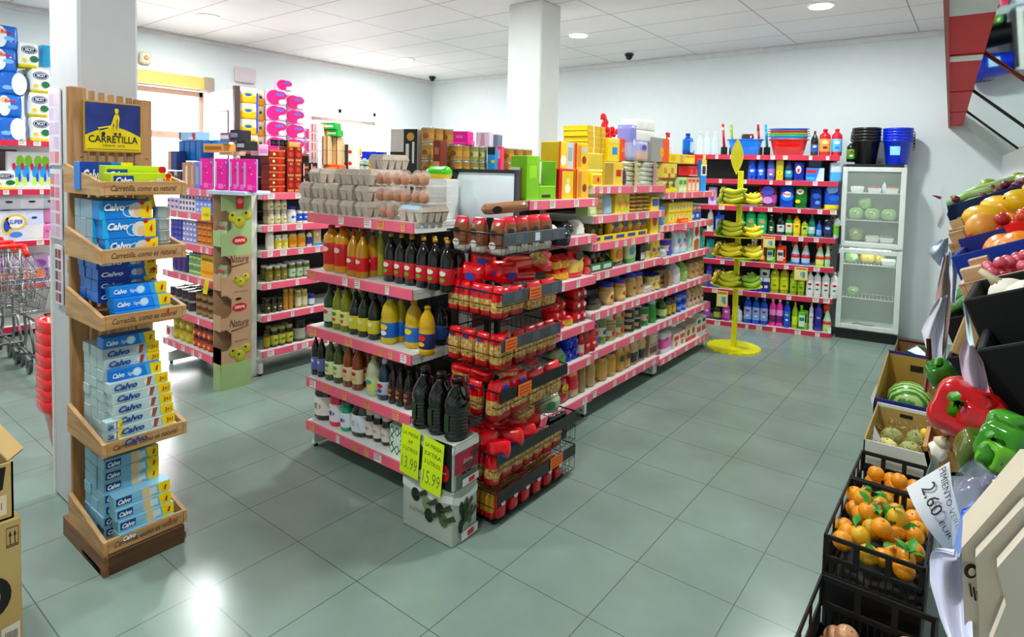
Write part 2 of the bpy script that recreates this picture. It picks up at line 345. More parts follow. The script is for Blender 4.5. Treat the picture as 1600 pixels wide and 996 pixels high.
def row(U, k, px0, px1, n, maker, desc, h, deep=1, v=.03, layers=1, dz=None, fill=.95, dd=None, wmax=.3, jit=.004, turn=0, cat=None, z=None, name=None):
    """n goods side by side on shelf k of U between two measured columns; maker(w, h) gives the prototype."""
    z = (U.zs[k] if z is None else z) + .0005
    u0, u1 = U.u(px0, v, z), U.u(px1, v, z)
    if u1 < u0: u0, u1 = u1, u0
    sp = (u1-u0)/n; wd = min(sp*fill, wmax); P = maker(wd, h); dpt = dd or wd
    if name: P = [(name,) + tuple(P[0][1:])] + P[1:]
    ys = [q.co.y for q in P[0][1].vertices] if False else None
    me = P[0][1]; y0 = min(q.co.y for q in me.vertices); y1 = max(q.co.y for q in me.vertices); dpt = (y1-y0)
    nth = 'top' if k == len(U.zs)-1 else ORD[k]
    lab = f'{desc}, {nth} shelf, {U.ph}'; tot = n*deep*layers
    if lab in _used: print('DUP LABEL', lab)
    _used[lab] = 1
    if not 4 <= len(lab.split()) <= 16: print('LONG', lab)
    ct = cat or CATS.get(P[0][0], P[0][0].replace('_', ' '))
    for l in range(layers):
        for d_ in range(deep):
            for i in range(n):
                j = random.uniform(-jit, jit)
                if v - y0 + d_*(dpt+.008) + y1 > U.D - .03 and d_ > 0: continue
                p = U.P(u0+sp*(i+.5)+min(j, sp*.02), v - y0 + d_*(dpt+.008), z + l*((dz or h)+.0008))
                place(P, p, U.rz + turn + random.uniform(-.03, .03)*(1 if 'bottle' in P[0][0] or P[0][0] in ('jar', 'can') else .3), lab, ct, f'{desc}, {nth} shelf of {U.ph}' if tot > 1 else None)
# ------------------------------------------------------------------ room shell
XL, YB, HC, YF = -7.87, 7.8, 3.28, -2.2
def XR(y): return .153 + .04*(YB-y)
def tile_mat(name, tile, off, c1, c2, line, lw, rough, noise, spec=.5, lines2=None, coat=0):
    m = bpy.data.materials.new(name); m.use_nodes = True; nt = m.node_tree; b = nt.nodes['Principled BSDF']; L = nt.links.new
    tc = nt.nodes.new('ShaderNodeTexCoord'); sx = nt.nodes.new('ShaderNodeSeparateXYZ'); L(tc.outputs['Object'], sx.inputs[0])
    ds = []
    for i in (0, 1):
        a = nt.nodes.new('ShaderNodeMath'); a.operation = 'SUBTRACT'; L(sx.outputs[i], a.inputs[0]); a.inputs[1].default_value = off[i]
        q = nt.nodes.new('ShaderNodeMath'); q.operation = 'PINGPONG'; L(a.outputs[0], q.inputs[0]); q.inputs[1].default_value = tile[i]/2
        g = nt.nodes.new('ShaderNodeMath'); g.operation = 'LESS_THAN'; L(q.outputs[0], g.inputs[0]); g.inputs[1].default_value = lw/2*(1 if i == 0 or not lines2 else lines2); ds.append(g)
    mx = nt.nodes.new('ShaderNodeMath'); mx.operation = 'MAXIMUM'; L(ds[0].outputs[0], mx.inputs[0]); L(ds[1].outputs[0], mx.inputs[1])
    n = nt.nodes.new('ShaderNodeTexNoise'); n.inputs['Scale'].default_value = noise; n.inputs['Detail'].default_value = 6; L(tc.outputs['Object'], n.inputs['Vector'])
    r = nt.nodes.new('ShaderNodeValToRGB'); r.color_ramp.elements[0].color = lin(c1); r.color_ramp.elements[1].color = lin(c2); r.color_ramp.elements[0].position = .3; r.color_ramp.elements[1].position = .7; L(n.outputs['Fac'], r.inputs[0])
    mi = nt.nodes.new('ShaderNodeMix'); mi.data_type = 'RGBA'; L(mx.outputs[0], mi.inputs['Factor']); L(r.outputs[0], mi.inputs['A']); mi.inputs['B'].default_value = lin(line); L(mi.outputs['Result'], b.inputs['Base Color'])
    b.inputs['Roughness'].default_value = rough; b.inputs['Specular IOR Level'].default_value = spec; b.inputs['Coat Weight'].default_value = coat
    if rough < .3:
        n2 = nt.nodes.new('ShaderNodeTexNoise'); n2.inputs['Scale'].default_value = 3; n2.inputs['Detail'].default_value = 4; L(tc.outputs['Object'], n2.inputs['Vector'])
        mr = nt.nodes.new('ShaderNodeMapRange'); mr.inputs['To Min'].default_value = rough*.7; mr.inputs['To Max'].default_value = rough*1.5; L(n2.outputs['Fac'], mr.inputs['Value']); L(mr.outputs[0], b.inputs['Roughness'])
    return m
FLOOR = tile_mat('polished_floor_tiles', (.42, .43), (-1.535, 1.55), '76887f', '879a91', '56625e', .0045, .2, 2.2)
CEIL = tile_mat('ceiling_panels', (1.2, .6), (-3.0, 3.0), 'dedbdc', 'e4e1e2', '8f8b8d', .011, .6, 1.5)
WALL = M('dae1e2', .7, var=.03)
b = MB(); b.box(XL-.3, 1.0, YF-.3, YB+.3, -.1, 0, FLOOR); struct('floor', b)
b = MB(); b.box(XL-.3, 1.0, YF-.3, YB+.3, HC, HC+.1, CEIL); struct('ceiling', b)
b = MB(); b.box(XL-.3, 1.0, YB, YB+.2, 0, HC, WALL); struct('wall_back', b)
b = MB(); b.box(XL-.3, 1.0, YF-.2, YF, 0, HC, WALL); struct('wall_front', b)
b = MB(); y0, y1 = YF, YB; b.add([(XR(y0), y0, 0), (XR(y0)+.2, y0, 0), (XR(y1)+.2, y1, 0), (XR(y1), y1, 0), (XR(y0), y0, HC), (XR(y0)+.2, y0, HC), (XR(y1)+.2, y1, HC), (XR(y1), y1, HC)], [(0,3,2,1),(4,5,6,7),(0,1,5,4),(1,2,6,5),(2,3,7,6),(3,0,4,7)], WALL); struct('wall_right', b)
DY0, DY1, DZ = 2.72, 3.80, 2.62; WY0, WY1, WZ0, WZ1 = 5.25, 6.68, 1.5, 2.62
b = MB()
for a0, a1, z0, z1 in ((YF, DY0, 0, HC), (DY0, DY1, DZ, HC), (DY1, WY0, 0, HC), (WY0, WY1, WZ1, HC), (WY0, WY1, 0, WZ0), (WY1, YB, 0, HC)): b.box(XL-.3, XL, a0, a1, z0, z1, WALL)
struct('wall_left', b)
portal(XL-.28, (DY0+DY1)/2, DZ/2, DY1-DY0, DZ); portal(XL-.28, (WY0+WY1)/2, (WZ0+WZ1)/2, WY1-WY0, WZ1-WZ0)
# pavement and pale facade outside, in daylight
b = MB(); b.box(-22, XL-.3, -8, 16, -.12, -.02, M('e6dfe0', .8)); struct('ground', b)
ALU = M('cfc9c6', .35, .3); ALUD = M('5b4a46', .4)
b = MB()
for q in ((DY0, DY0+.05, 0, DZ), (DY1-.05, DY1, 0, DZ), (DY0, DY1, DZ-.06, DZ), (DY0, DY1, 2.02, 2.10)): b.box(XL-.2, XL-.12, q[0], q[1], q[2], q[3], M('c9a594', .4), .004)
d1 = struct('door_1', b)
b = MB(); b.box(XL-.17, XL-.15, DY0+.05, DY1-.05, 2.10, DZ-.06, M('e8eef2', .05, trans=.9, alpha=.35)); obj('door_glass', b, d1)
b = MB(); b.box(XL-.02, XL+.13, DY0-.02, DY1-.05, DZ+.02, DZ+.16, M('d9b978', .5), .01); b.box(XL, XL+.15, DY1-.1, DY1+.02, DZ, DZ+.17, M('9a8f80', .5), .01)
obj('shutter_box', b, d1)
# door leaf swung open into the shop
b = MB(); x1 = -7.22; y = 3.80
b.box(XL, x1, y, y+.05, .02, 2.62, M('cfc3d2', .4), .004); lf = struct('door_2', b)
b = MB(); b.box(x1-.005, x1+.045, y-.01, y+.06, .02, 2.66, M('4a3a38', .4), .004); obj('door_edge', b, lf)
b = MB(); b.box(XL+.03, x1-.12, y-.006, y, 1.0, 2.35, M('f4eff6', .2)); b.box(x1-.14, x1-.115, y-.012, y, 1.0, 2.37, ALUD); b.box(XL+.03, x1-.12, y-.012, y, 2.35, 2.37, ALUD); obj('door_panel', b, lf)
# window in the left wall with its roller blind
b = MB()
for q in ((WY0, WY0+.05, WZ0, WZ1), (WY1-.05, WY1, WZ0, WZ1), (WY0, WY1, WZ0, WZ0+.05), (WY0, WY1, WZ1-.06, WZ1), ((WY0+WY1)/2-.03, (WY0+WY1)/2+.03, WZ0, WZ1)): b.box(XL-.25, XL-.19, *q, M('e4dfdd', .4), .004)
wn = struct('window_1', b)
b = MB(); b.box(XL-.23, XL-.22, WY0+.05, WY1-.05, WZ0+.05, WZ1-.06, M('eef4f6', .03, trans=.9, alpha=.3)); obj('window_pane', b, wn)
b = MB(); b.tube([(XL+.04, WY0+.05, WZ1-.2), (XL+.04, WY1-.22, WZ1-.2)], .03, M('b7a79f', .4), 10); b.tube([(XL+.05, WY1-.24, WZ1-.2), (XL+.05, WY1-.24, WZ1-.75)], .006, '8a7d78'); obj('roller_blind', b, wn)
# columns
def column(x0, x1, y0, y1):
    b = MB(); b.box(x0, x1, y0, y1, 0, HC, M('cac8cb' if x0 < -3.65 and y0 < 2 else 'd6dad8', .6, var=.04), .012); return b
c1 = struct('column_left', column(-3.675, -3.28, 1.0, 1.25)); c2 = struct('column_centre', column(-3.64, -3.25, 4.6, 4.92))
b = MB(); b.box(-3.685, -3.665, .992, 1.0, 0, 1.35, M('e4e4e0')); obj('edge_trim', b, c1)
# coving along the back wall
b = MB(); b.box(XL, XR(YB), YB-.035, YB, HC-.06, HC, M('dcdedd', .6), .01); struct('trim_1', b)
b = MB(); b.box(XL, XL+.035, YF, YB-.035, HC-.05, HC, M('dcd6d8', .6), .01); struct('trim_2', b)

# posters and clear hanging pockets on the left column
def leaflet(x0, x1, z0, z1, cols, label, y=.995, cat='poster'):
    b = MB(); b.box(x0, x1, y-.006, y, z0, z1, M('e9dfe4', .5)); rnd = random.Random(int(z0*100)); r = tag(obj('price_poster', b), label, cat)
    n = 5; b2 = MB()
    for i in range(n):
        for j in range(2):
            a = x0+.006+(x1-x0-.012)*j/2; e = a+(x1-x0-.012)/2*.85; zz = z0+.01+(z1-z0-.02)*i/n
            b2.quad((a, y-.0065, zz), (e, y-.0065, zz), (e, y-.0065, zz+(z1-z0)/n*.75), (a, y-.0065, zz+(z1-z0)/n*.75), rnd.choice(cols))
    obj('printed_sheet', b2, r)
leaflet(-3.655, -3.50, 1.32, 1.66, ('d98aa0', 'e0b0c4', 'c9607a', 'd8c0dc'), 'lower clear pocket of pink leaflets hung on the grey column', cat='leaflet pocket')
leaflet(-3.66, -3.50, 1.68, 2.05, ('e6a8c0', 'dcc4e4', 'd98a90', 'e8d8e8'), 'upper clear pocket of pink leaflets hung on the grey column', cat='leaflet pocket')
leaflet(-3.60, -3.50, 1.0, 1.29, ('8a2f40', 'b06a78', 'c8a0a0', '5a2a38'), 'dark red poster on the column below the leaflet pockets')

# ceiling lamps: recessed round downlights
def downlight(x, y, label, k=1):
    b = MB(); b.lathe([(.105, -.012, M('f6f6f4', .4)), (.12, -.004, M('f6f6f4', .4)), (.12, 0, M('f6f6f4', .4))], 28); r = obj('ceiling_downlight', b, None, (x, y, HC)); tag(r, label, 'ceiling light', 'ceiling downlights' if label.startswith('round recessed ceiling') else None)
    b = MB(); b.lathe([(.098, -.0185, M('ffffff', .4, emit=7)), (.1, -.012, M('ffffff', .4, emit=7))], 24); obj('lamp_disc', b, r)
    a = bpy.data.lights.new('lamp_glow', 'AREA'); a.shape = 'DISK'; a.size = .2; a.energy = LAMP_W*k; a.color = (.93, 1, .99); a.specular_factor = .35; o = bpy.data.objects.new('lamp_glow', a); C.objects.link(o); o.location = (x, y, HC-.03); o.parent = None
for x, y, l in ((-6.61, 6.02, 'round downlight nearest the window, beside the black corner camera'), (-3.72, 6.0, 'round ceiling downlight just right of the white centre column'), (-1.236, 6.14, 'round ceiling downlight above the back shelves and fridge')): downlight(x, y, l)
for x in (-6.6, -3.7, -1.3):
    for y in (3.2, .4): downlight(x, y, 'round recessed ceiling downlight out of view overhead', 1 if y > 2 else .85)
def dome(x, y, label):
    b = MB(); k = M('16161a', .35); b.lathe([(.045, 0, k), (.06, -.01, k), (.055, -.03, k)][::-1], 20); r = tag(obj('dome_camera', b, None, (x, y, HC)), label, 'security camera')
    b = MB(); b.lathe([(.012, -.085, M('0a0a0c', .1)), (.035, -.07, M('0a0a0c', .1)), (.045, -.045, M('0a0a0c', .1)), (.048, -.03, M('0a0a0c', .1))], 20); obj('dome_lens', b, r)
dome(-7.45, 7.38, 'black dome camera on the ceiling near the far left corner'); dome(-3.73, 7.28, 'black dome camera on the ceiling right of the column')
b = MB(); b.box(XL, XL+.05, 4.15, 4.42, 2.80, 3.0, M('dcd2d4', .5), .01); r = tag(obj('wall_box', b), 'pale square cover box on the wall above the open door', 'wall box')
b = MB(); b.box(XL+.05, XL+.055, 4.17, 4.40, 2.82, 2.98, M('d2c7ca', .5), .002); obj('cover', b, r)
b = MB(); b.box(XL, XL+.05, 4.19, 4.44, 2.68, 2.76, M('d8ccce', .5), .01); r = tag(obj('wall_vent', b), 'small pale vent on the wall below the square cover box', 'vent')
b = MB(); b.box(XL, XL+.07, 3.0, 3.12, 2.86, 3.0, M('e2d6c4', .4), .02); r = tag(obj('alarm_siren', b), 'small cream alarm siren high on the wall by the doorway', 'alarm')
b = MB(); b.ball((XL+.07, 3.06, 2.93), .03, M('d8b890', .3)); obj('lens', b, r)

# ------------------------------------------------------------------ the shelving units
B_, J_, K_ = P_bottle, P_jar, P_can
E = Unit('white end shelving unit loaded with oil bottles and egg cartons', (-3.155, 2.12, 0), 0, .91, .40, [.175, .44, .755, 1.09, 1.43], 'oil end unit', seed=3, tick=('f2efe8', 'e8a06a', 'f0b080'), back='1c1c1c')  # shade between shelves is put into the near-black back colours, here and below
G1 = Unit('first bay of the central gondola, behind the black wire rack', (-2.05, 2.81, 0), PI/2, .79, .48, [.2, .46, .70, 1.01, 1.29, 1.535], 'gondola bay behind wire rack', seed=5, ends=(1, 0), back='6a2a30')
G2 = Unit('middle bay of the central gondola, yellow pouches at eye level', (-2.08, 3.62, 0), PI/2, 1.15, .46, [.185, .46, .735, 1.015, 1.22, 1.41, 1.615], 'middle gondola bay', seed=6, back='161616')
G3 = Unit('far bay of the central gondola, nearest the yellow banana stand', (-2.08, 4.78, 0), PI/2, 1.17, .46, [.145, .46, .73, 1.0, 1.28, 1.555], 'far gondola bay', seed=7, back='161616')
GB = Unit('rear face of the central gondola with tins stacked on top', (-3.08, 5.95, 0), -PI/2, 3.3, .5, [.2, .6, 1.0, 1.45], 'gondola rear', seed=8)
KU = Unit('long wall shelving of cleaning products beside the fridge', (-3.35, 6.67, 0), math.atan2(.35, 1.42), 2.22, .40, [.05, .42, .755, 1.07, 1.375, 1.675, 1.95], 'cleaning shelves', rail='c84a60', seed=9, back='141416')
S1 = Unit('end unit of the left gondola facing the front, dotted pink cartons on top', (-5.42, 2.25, 0), 0, .85, .34, [.235, .5, .815, 1.07, 1.32, 1.51], 'left end unit', seed=10, back='202024')
S2 = Unit('near bay of the left gondola with jars and brown cartons', (-4.5, 2.60, 0), PI/2, 1.3, .44, [.21, .5, .76, 1.02, 1.225, 1.485], 'left jar bay', seed=11, back='161618', top=1.80)
S3 = Unit('far bay of the left gondola mostly hidden by egg cartons', (-4.5, 3.92, 0), PI/2, 2.0, .44, [.21, .76, 1.225, 1.485], 'far left bay', seed=12)
W1 = Unit('wall shelving of kitchen rolls behind the shopping trolleys', (-7.3, .95, 0), PI/2, 1.6, .5, [.1, .5, .92, 1.42, 1.89], 'the wall shelves behind the trolleys', rail='d0405a', seed=13, back='e8e2e4')
W2 = Unit('wall shelving of toilet paper beside the open door', (-7.35, 3.92, 0), PI/2, 3.2, .48, [.3, .9, 1.4, 1.88], 'the wall shelves beside the door', seed=14)
# ------------------------------------------------------------------ goods on the oil end unit
def bot(*a, **k): return lambda w, h: P_bottle(w, h, *a, **k)
def jar(*a, **k): return lambda w, h: P_jar(w, h, *a, **k)
def can(*a, **k): return lambda w, h: P_can(w, h, *a, **k)
def bag(d, *a, **k): return lambda w, h: P_bag(w, h, d, *a, **k)
def ctn(d, *a, **k): return lambda w, h: P_carton(w, h, d, *a, **k)
def jug(*a, **k): return lambda w, h: P_jug(w, h, *a, **k)
def spr(*a, **k): return lambda w, h: P_spray(w, h, *a, **k)
def pk(d, *a, **k): return lambda w, h: P_roundpack(w, h, d, *a, **k)
GOLD, AMB, DK, OLV = 'd8a01c', '8a4a14', '0a0b07', '2c3a14'
row(E, 3, 500, 534, 2, bot(GOLD, 'c22030', 'c4202c', 'round', mark=['f0d8c8']), 'large golden oil bottle with red label', .27, deep=2, wmax=.11)
row(E, 3, 538, 566, 2, bot('c8941c', 'b02030', 'd02838', mark=['e8e8c0']), 'golden oil bottle with red and landscape label', .25, deep=2, wmax=.09, v=.01)
row(E, 3, 569, 594, 2, bot('b8b458', 'd8d0a0', None), 'pale greenish unlabelled oil bottle', .26, v=.12, wmax=.08)
row(E, 3, 594, 700, 6, bot(DK, 'c8a030', 'c02834', mark=['e8e0d0', '7aa04a'], dot='d8b040'), 'dark olive oil bottle with red label and gold seal', .26, deep=2, wmax=.085, v=.05)
row(E, 2, 502, 515, 1, bot('26401c', '2a2a20', 'd8e0c8', mark=['c83030']), 'green glass oil bottle with red and white label', .26)
row(E, 2, 515, 540, 2, bot('8a8a30', '3a3a20', 'e8e4a0', mark=['5a8a30', 'd05028']), 'green oil bottle with tall yellow and white label', .26, deep=2)
row(E, 2, 541, 584, 3, bot('1c2410', '202018', 'd8cc60', mark=['e8e4b0']), 'dark oil bottle with yellow label band', .24, deep=2)
row(E, 2, 586, 611, 1, bot('d0b848', '2040b0', '2a6cc0', 'ribs', mark=['f0d040', 'e8f0f0']), 'sunflower oil bottle with blue cap and light blue label', .26, wmax=.1)
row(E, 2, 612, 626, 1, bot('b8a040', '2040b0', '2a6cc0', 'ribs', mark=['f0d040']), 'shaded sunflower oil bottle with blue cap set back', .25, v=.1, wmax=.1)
row(E, 2, 627, 648, 1, bot('d4b030', 'c8a020', '3a78c0', 'ribs', mark=['f0d860']), 'yellow oil bottle with sky blue label', .25, v=.06, wmax=.1)
row(E, 2, 648, 668, 1, bot('d8b020', 'c8a020', '20306a', 'ribs', mark=['e83040', 'f0c020']), 'yellow oil bottle with navy and red label at right', .25, v=.02, wmax=.1)
row(E, 2, 655, 690, 2, bot('20242c', '20304a', '24488a'), 'dark oil bottle with blue label in the shade', .24, v=.2, wmax=.08)
row(E, 1, 484, 502, 2, bot(DK, '18181c', '6a70a8', mark=['d8d0e8']), 'dark vinegar bottle with purple and white label', .25)
row(E, 1, 504, 530, 2, bot('4c5a24', '1c2c14', 'dfe4c0', mark=['6aa038', 'b0c050']), 'olive green vinegar bottle with white fruit label', .25, wmax=.07)
row(E, 1, 531, 560, 2, bot(AMB, '2a1a10', 'e0d0b0', mark=['c03028', 'e0c040']), 'amber cider vinegar bottle with red fruit label', .26, deep=2, wmax=.07)
row(E, 1, 568, 584, 1, bot('c8c8ac', 'd8b020', 'd8dc90', 'ribs', mark=['58a0a8']), 'cloudy white bottle with yellow cap', .22)
row(E, 1, 585, 601, 1, bot('28384c', 'e0e0e4', 'c8ccd4', 'waist', mark=['c83040', '3050a0']), 'navy sauce bottle with white label', .22)
row(E, 1, 602, 640, 3, bot('1a0e0c', '141010', '3a1c14', 'waist', mark=['a86a50', 'c09060']), 'dark syrup bottle with coffee coloured label', .21, deep=2)
row(E, 1, 640, 668, 2, bot('181210', '141010', '2a2018', 'waist', mark=['a8904a']), 'dark wine vinegar bottle with dull gold label', .24, v=.1)
row(E, 0, 483, 507, 1, lambda w, h: P_jar(w, h, '1a1a1e', 'ece4e0', 'f0ebe4', 'b09a90'), 'large white lidded bottle with black base', .23, wmax=.14, cat='bottle', name='bottle')
row(E, 0, 508, 526, 1, lambda w, h: P_jar(w, h, 'e83a62', 'e8305c', 'f0ecf0', '4858b0'), 'pink bodied tub with white label', .21, wmax=.1)
row(E, 0, 527, 541, 1, lambda w, h: P_jar(w, h, '2aa880', '208a68', 'e8f0f0', '4858b0'), 'teal green tub with white label', .17, wmax=.09)
row(E, 0, 541, 566, 1, lambda w, h: P_jar(w, h, '17171b', '0f0f12', 'e8ecf4', 'c8ccd8', lab2='e8ecf4'), 'wide black tub with white label band', .2, wmax=.14)
row(E, 0, 567, 605, 3, lambda w, h: P_jar(w, h, '141416', 'e4dcd0', 'e8e0d8', 'b8aca0'), 'white topped black bottle', .16, cat='bottle', name='bottle', v=.06)
def P_tin(w, h):
    P = P_carton(w, h, w*.7, 'e8efe8', [], bev=.006); b = MB(); y = -w*.35-.0008
    for i in range(3):
        for j in range(3):
            cx, cz, r = (i-1)*w*.32, h*(.2+.3*j), w*.17
            b.add([(cx-r, y, cz), (cx, y, cz-r*1.4), (cx+r, y, cz), (cx, y, cz+r*1.4)], [(0, 1, 2, 3)], M('1f7a4c'))
            b.add([(cx-r*.6, y-.0006, cz), (cx, y-.0006, cz-r*.85), (cx+r*.6, y-.0006, cz), (cx, y-.0006, cz+r*.85)], [(0, 1, 2, 3)], M('eef4ee'))
    b.add([(w*.22*math.cos(t*PI/8), y-.0014, h*.5+w*.2*math.sin(t*PI/8)) for t in range(16)], [tuple(range(16))], M('e8efe8'))
    return [('tin', (lambda m: m.mesh('tin'))(b))] if False else [('tin', P[0][1]), ('pattern_panel', b.mesh('pattern_panel'))]
row(E, 0, 607, 634, 1, P_tin, 'white tin with green diamond pattern', .16, cat='tin', wmax=.14)

# egg cartons
def P_eggbox(w, h, d=.24, cups=2, clear=False, label=None, open_=False):
    # narrow end (w) faces -y, length d runs back; tapered pulp cups below, lid above
    b = MB(); m = skin('b8a99b', 'cabbab', 40, .9) if not clear else None; nl = max(2, round(d/.05))
    if not clear:
        for i in range(cups):
            for j in range(nl):
                cx = (i+.5)/cups*w-w/2; cy = (j+.5)/nl*d-d/2; rx, ry = w/cups*.47, d/nl*.47
                b.rings([[(cx+sx*rx*k, cy+sy*ry*k, z) for sx, sy in ((-1,-1),(1,-1),(1,1),(-1,1))] for k, z in ((.58, 0), (.78, h*.3), (.98, h*.6))], m, smooth=False)
        b.box(-w/2, w/2, -d/2, d/2, h*.58, h*.64, m, .002)
        out = [('egg_carton', b.mesh('egg_carton'))]; l = MB()
        l.rings([[(sx*w/2*k, sy*d/2*k, z) for sx, sy in ((-1,-1),(1,-1),(1,1),(-1,1))] for k, z in ((1.0, h*.62), (.97, h*.72), (.86, h*.98))], m, smooth=False)
        if label: l.box(-w*.36, w*.36, -d*.4, d*.4, h*.98, h*.995, M(label, .5)); l.quad((-w*.38, -d/2*.985-.001, h*.72), (w*.38, -d/2*.985-.001, h*.72), (w*.36, -d/2*.87-.001, h*.97), (-w*.36, -d/2*.87-.001, h*.97), M(label, .5))
        out.append(('lid', l.mesh('lid'))); return out
    cl = M('f2ebe8', .08, alpha=.22)
    b.box(-w/2, w/2, -d/2, d/2, 0, h*.12, cl, .003); b.box(-w/2, w/2, -d/2, d/2, h*.48, h*.52, cl, .002)
    out = [('egg_carton', b.mesh('egg_carton'))]
    for i in range(cups):
        e = MB(); cx = (i+.5)/cups*w-w/2; cy = -d/2+.025
        e.lathe([(max(.0001, .0265*math.sin(PI*k/8)*(1-.12*math.cos(PI*k/8)*-1)), h*.45-.036*math.cos(PI*k/8), skin('b87a58', 'c68a68', 20, .4)) for k in range(9)], 14, (cx, cy, 0)); out.append(('egg', e.mesh('egg')))
    l = MB()
    for i in range(cups):
        cx = (i+.5)/cups*w-w/2; l.lathe([(w/cups*.5, h*.5, cl), (w/cups*.45, h*.8, cl), (w/cups*.2, h*.98, cl)], 10, (cx, -d/2+.03, 0))
    out.append(('clear_lid', l.mesh('clear_lid'))); return out
EB = P_eggbox(.115, .088); z5 = 1.4305
def stackrow(U, P, px0, px1, n, z, v, label, cat, group, turn=0, jit=.02, sz=None):
    u0, u1 = U.u(px0, v, z), U.u(px1, v, z)
    for i in range(n):
        t = (i+.5)/n; place(P, U.P(u0+(u1-u0)*t, v, z), U.rz+turn+random.uniform(-jit, jit), label, cat, group if n > 1 else None, s=sz)
for l, (a, e, n) in enumerate(((491, 603, 5), (491, 603, 5), (549, 603, 3))):
    stackrow(E, EB, a, e, n, z5+l*.0885, .14, ['grey pulp egg carton in the bottom layer of the egg shelf', 'grey pulp egg carton in the second layer of the egg shelf', 'grey pulp egg carton in the third layer of the egg shelf'][l], 'egg carton', ['egg cartons, bottom layer', 'egg cartons, second layer', 'egg cartons, third layer'][l])
place(P_eggbox(.12, .085, .22, 3, label='eef0ec'), E.P(E.u(515, .14, z5+.18), .14, z5+.177), 0, 'egg carton with white label, alone on the left of the stack', 'egg carton')
place(P_eggbox(.12, .085, .2, 2), E.P(E.u(608, .2, z5+.27), .2, z5+.266), 0, 'single grey egg carton on the very top of the egg stack', 'egg carton')
CE = P_eggbox(.115, .088, .2, 2, clear=True)
for l in range(3):
    stackrow(E, CE, 604, 688 if l else 640, 3 if l else 1, z5+l*.0895, .12, ['clear box of brown eggs at the bottom beside a grey carton', 'clear plastic box of brown eggs in the middle layer', 'clear plastic box of brown eggs in the top layer'][l], 'egg box', ['', 'clear egg boxes, middle layer', 'clear egg boxes, top layer'][l] or None, jit=0)
place(P_eggbox(.18, .088, .2, 3, label='b8cfe0'), E.P(E.u(662, .12, z5), .12, z5), 0, 'grey egg carton with pale blue label, bottom right of the egg shelf', 'egg carton')
place(P_carton(.16, .22, .1, 'dfe3e0', [(.05, .95, .05, .95, 'e8ebe8')]), E.P(E.u(690, .33, z5), .33, z5), 0, 'plain pale grey carton behind the clear egg boxes', 'carton')
place(P_bag(.16, .07, .1, [(.35, 'e8c838'), (1, '5cc83c')], seed=3), E.P(E.u(686, .33, z5+.22), .33, z5+.221), 0, 'green and yellow snack bag lying on the pale grey carton', 'bag of food')

# ------------------------------------------------------------------ central gondola, middle bay
row(G2, 0, 920, 935, 1, jar('c8a878', 'b8a078', None), 'tall beige jar standing alone at the left', .2, wmax=.09)
row(G2, 0, 940, 966, 2, jar('c89c50', '2a2420', 'd8b470'), 'large honey coloured jar with dark lid', .2, deep=2)
row(G2, 0, 967, 988, 2, bag(.07, [(.12, 'a87c40'), (1, 'c89c50')], (.5, .5, .3, '2c2a24')), 'tan packet with black square mark', .2)
row(G2, 0, 989, 1012, 2, bag(.08, [(.12, 'b89468'), (.42, '2c2620'), (1, 'd0b088')]), 'beige packet with black band', .22, deep=2)
row(G2, 0, 1013, 1028, 1, ctn(.08, 'b8a08c', [(.1, .9, .1, .35, '5a3a30'), (.2, .8, .5, .8, 'd8c8b8')]), 'tall brownish carton at the right end', .22)
row(G2, 1, 927, 939, 1, can('c02c38', 'e8d8c8', layers=0) if False else can('c02c38', 'e8d8c8', mark='3858a8'), 'red food tin with white band', .13, layers=2, wmax=.1)
row(G2, 1, 940, 951, 1, can('7c8c58', 'dfe4d0', mark='3858a8'), 'green and white tall food tin', .2, wmax=.1)
row(G2, 1, 954, 980, 2, can('a89858', 'd8e0c0', mark='b83838'), 'pale green olive tin', .12, layers=2, deep=2)
row(G2, 1, 984, 1006, 2, can('2a2620', 'c8b080', mark='2a2620'), 'black and gold food tin', .095, layers=2, deep=2)
row(G2, 1, 1008, 1016, 1, can('4a8a40', 'e8d8c8', mark='c83838'), 'green tin with white and red band', .16)
row(G2, 1, 1017, 1030, 1, jar('2c8a3c', 'b8d8e4', '3c9a48'), 'green jar with pale blue lid', .19, wmax=.1)
row(G2, 2, 926, 944, 1, bag(.12, [(.4, '6a5a48'), (1, '2a2826')]), 'dark packet of nuts in the shade', .1)
row(G2, 2, 947, 966, 1, jar('c8985c', '2430b0', 'e0c08c', '7a4a20'), 'cocoa jar with blue lid at the left', .16, wmax=.12, cat='jar')
row(G2, 2, 967, 985, 1, jar('c89858', '2430b0', 'e4c488', '8a5a30'), 'cocoa jar with blue lid, second from left', .165, wmax=.12)
row(G2, 2, 986, 1008, 2, jar('c8a060', '2838c0', 'd8b880', '8a6038'), 'cocoa jar with blue lid further back', .18, wmax=.1, v=.05)
row(G2, 2, 1009, 1022, 1, bag(.09, [(1, 'd8d0c4')]), 'small pale round packet', .07)
row(G2, 2, 1018, 1034, 2, can('e0c878', 'e8dcb0', top='2838b0', mark='a87838'), 'cream coloured cocoa tin with blue rim', .13, deep=2)
row(G2, 3, 925, 944, 2, bag(.08, [(.5, '5c4030'), (1, '2a2420')], (.5, .4, .25, 'd0a030')), 'dark brown snack pouch behind the green tray', .16, v=.08)
row(G2, 3, 946, 958, 1, bag(.08, [(.45, 'c8ccc4'), (1, '3a2018')]), 'dark and silver snack pouch', .15, v=.06)
row(G2, 3, 959, 978, 1, bag(.06, [(.15, '4a3a20'), (1, 'e8c020')], (.5, .45, .3, 'e88820')), 'bright yellow leaning pouch', .19, wmax=.16)
row(G2, 3, 979, 999, 1, bag(.06, [(.2, '5cb04c'), (1, 'd0dcae')], (.4, .5, .25, '48a0c0')), 'pale green pouch with blue mark', .19, wmax=.16)
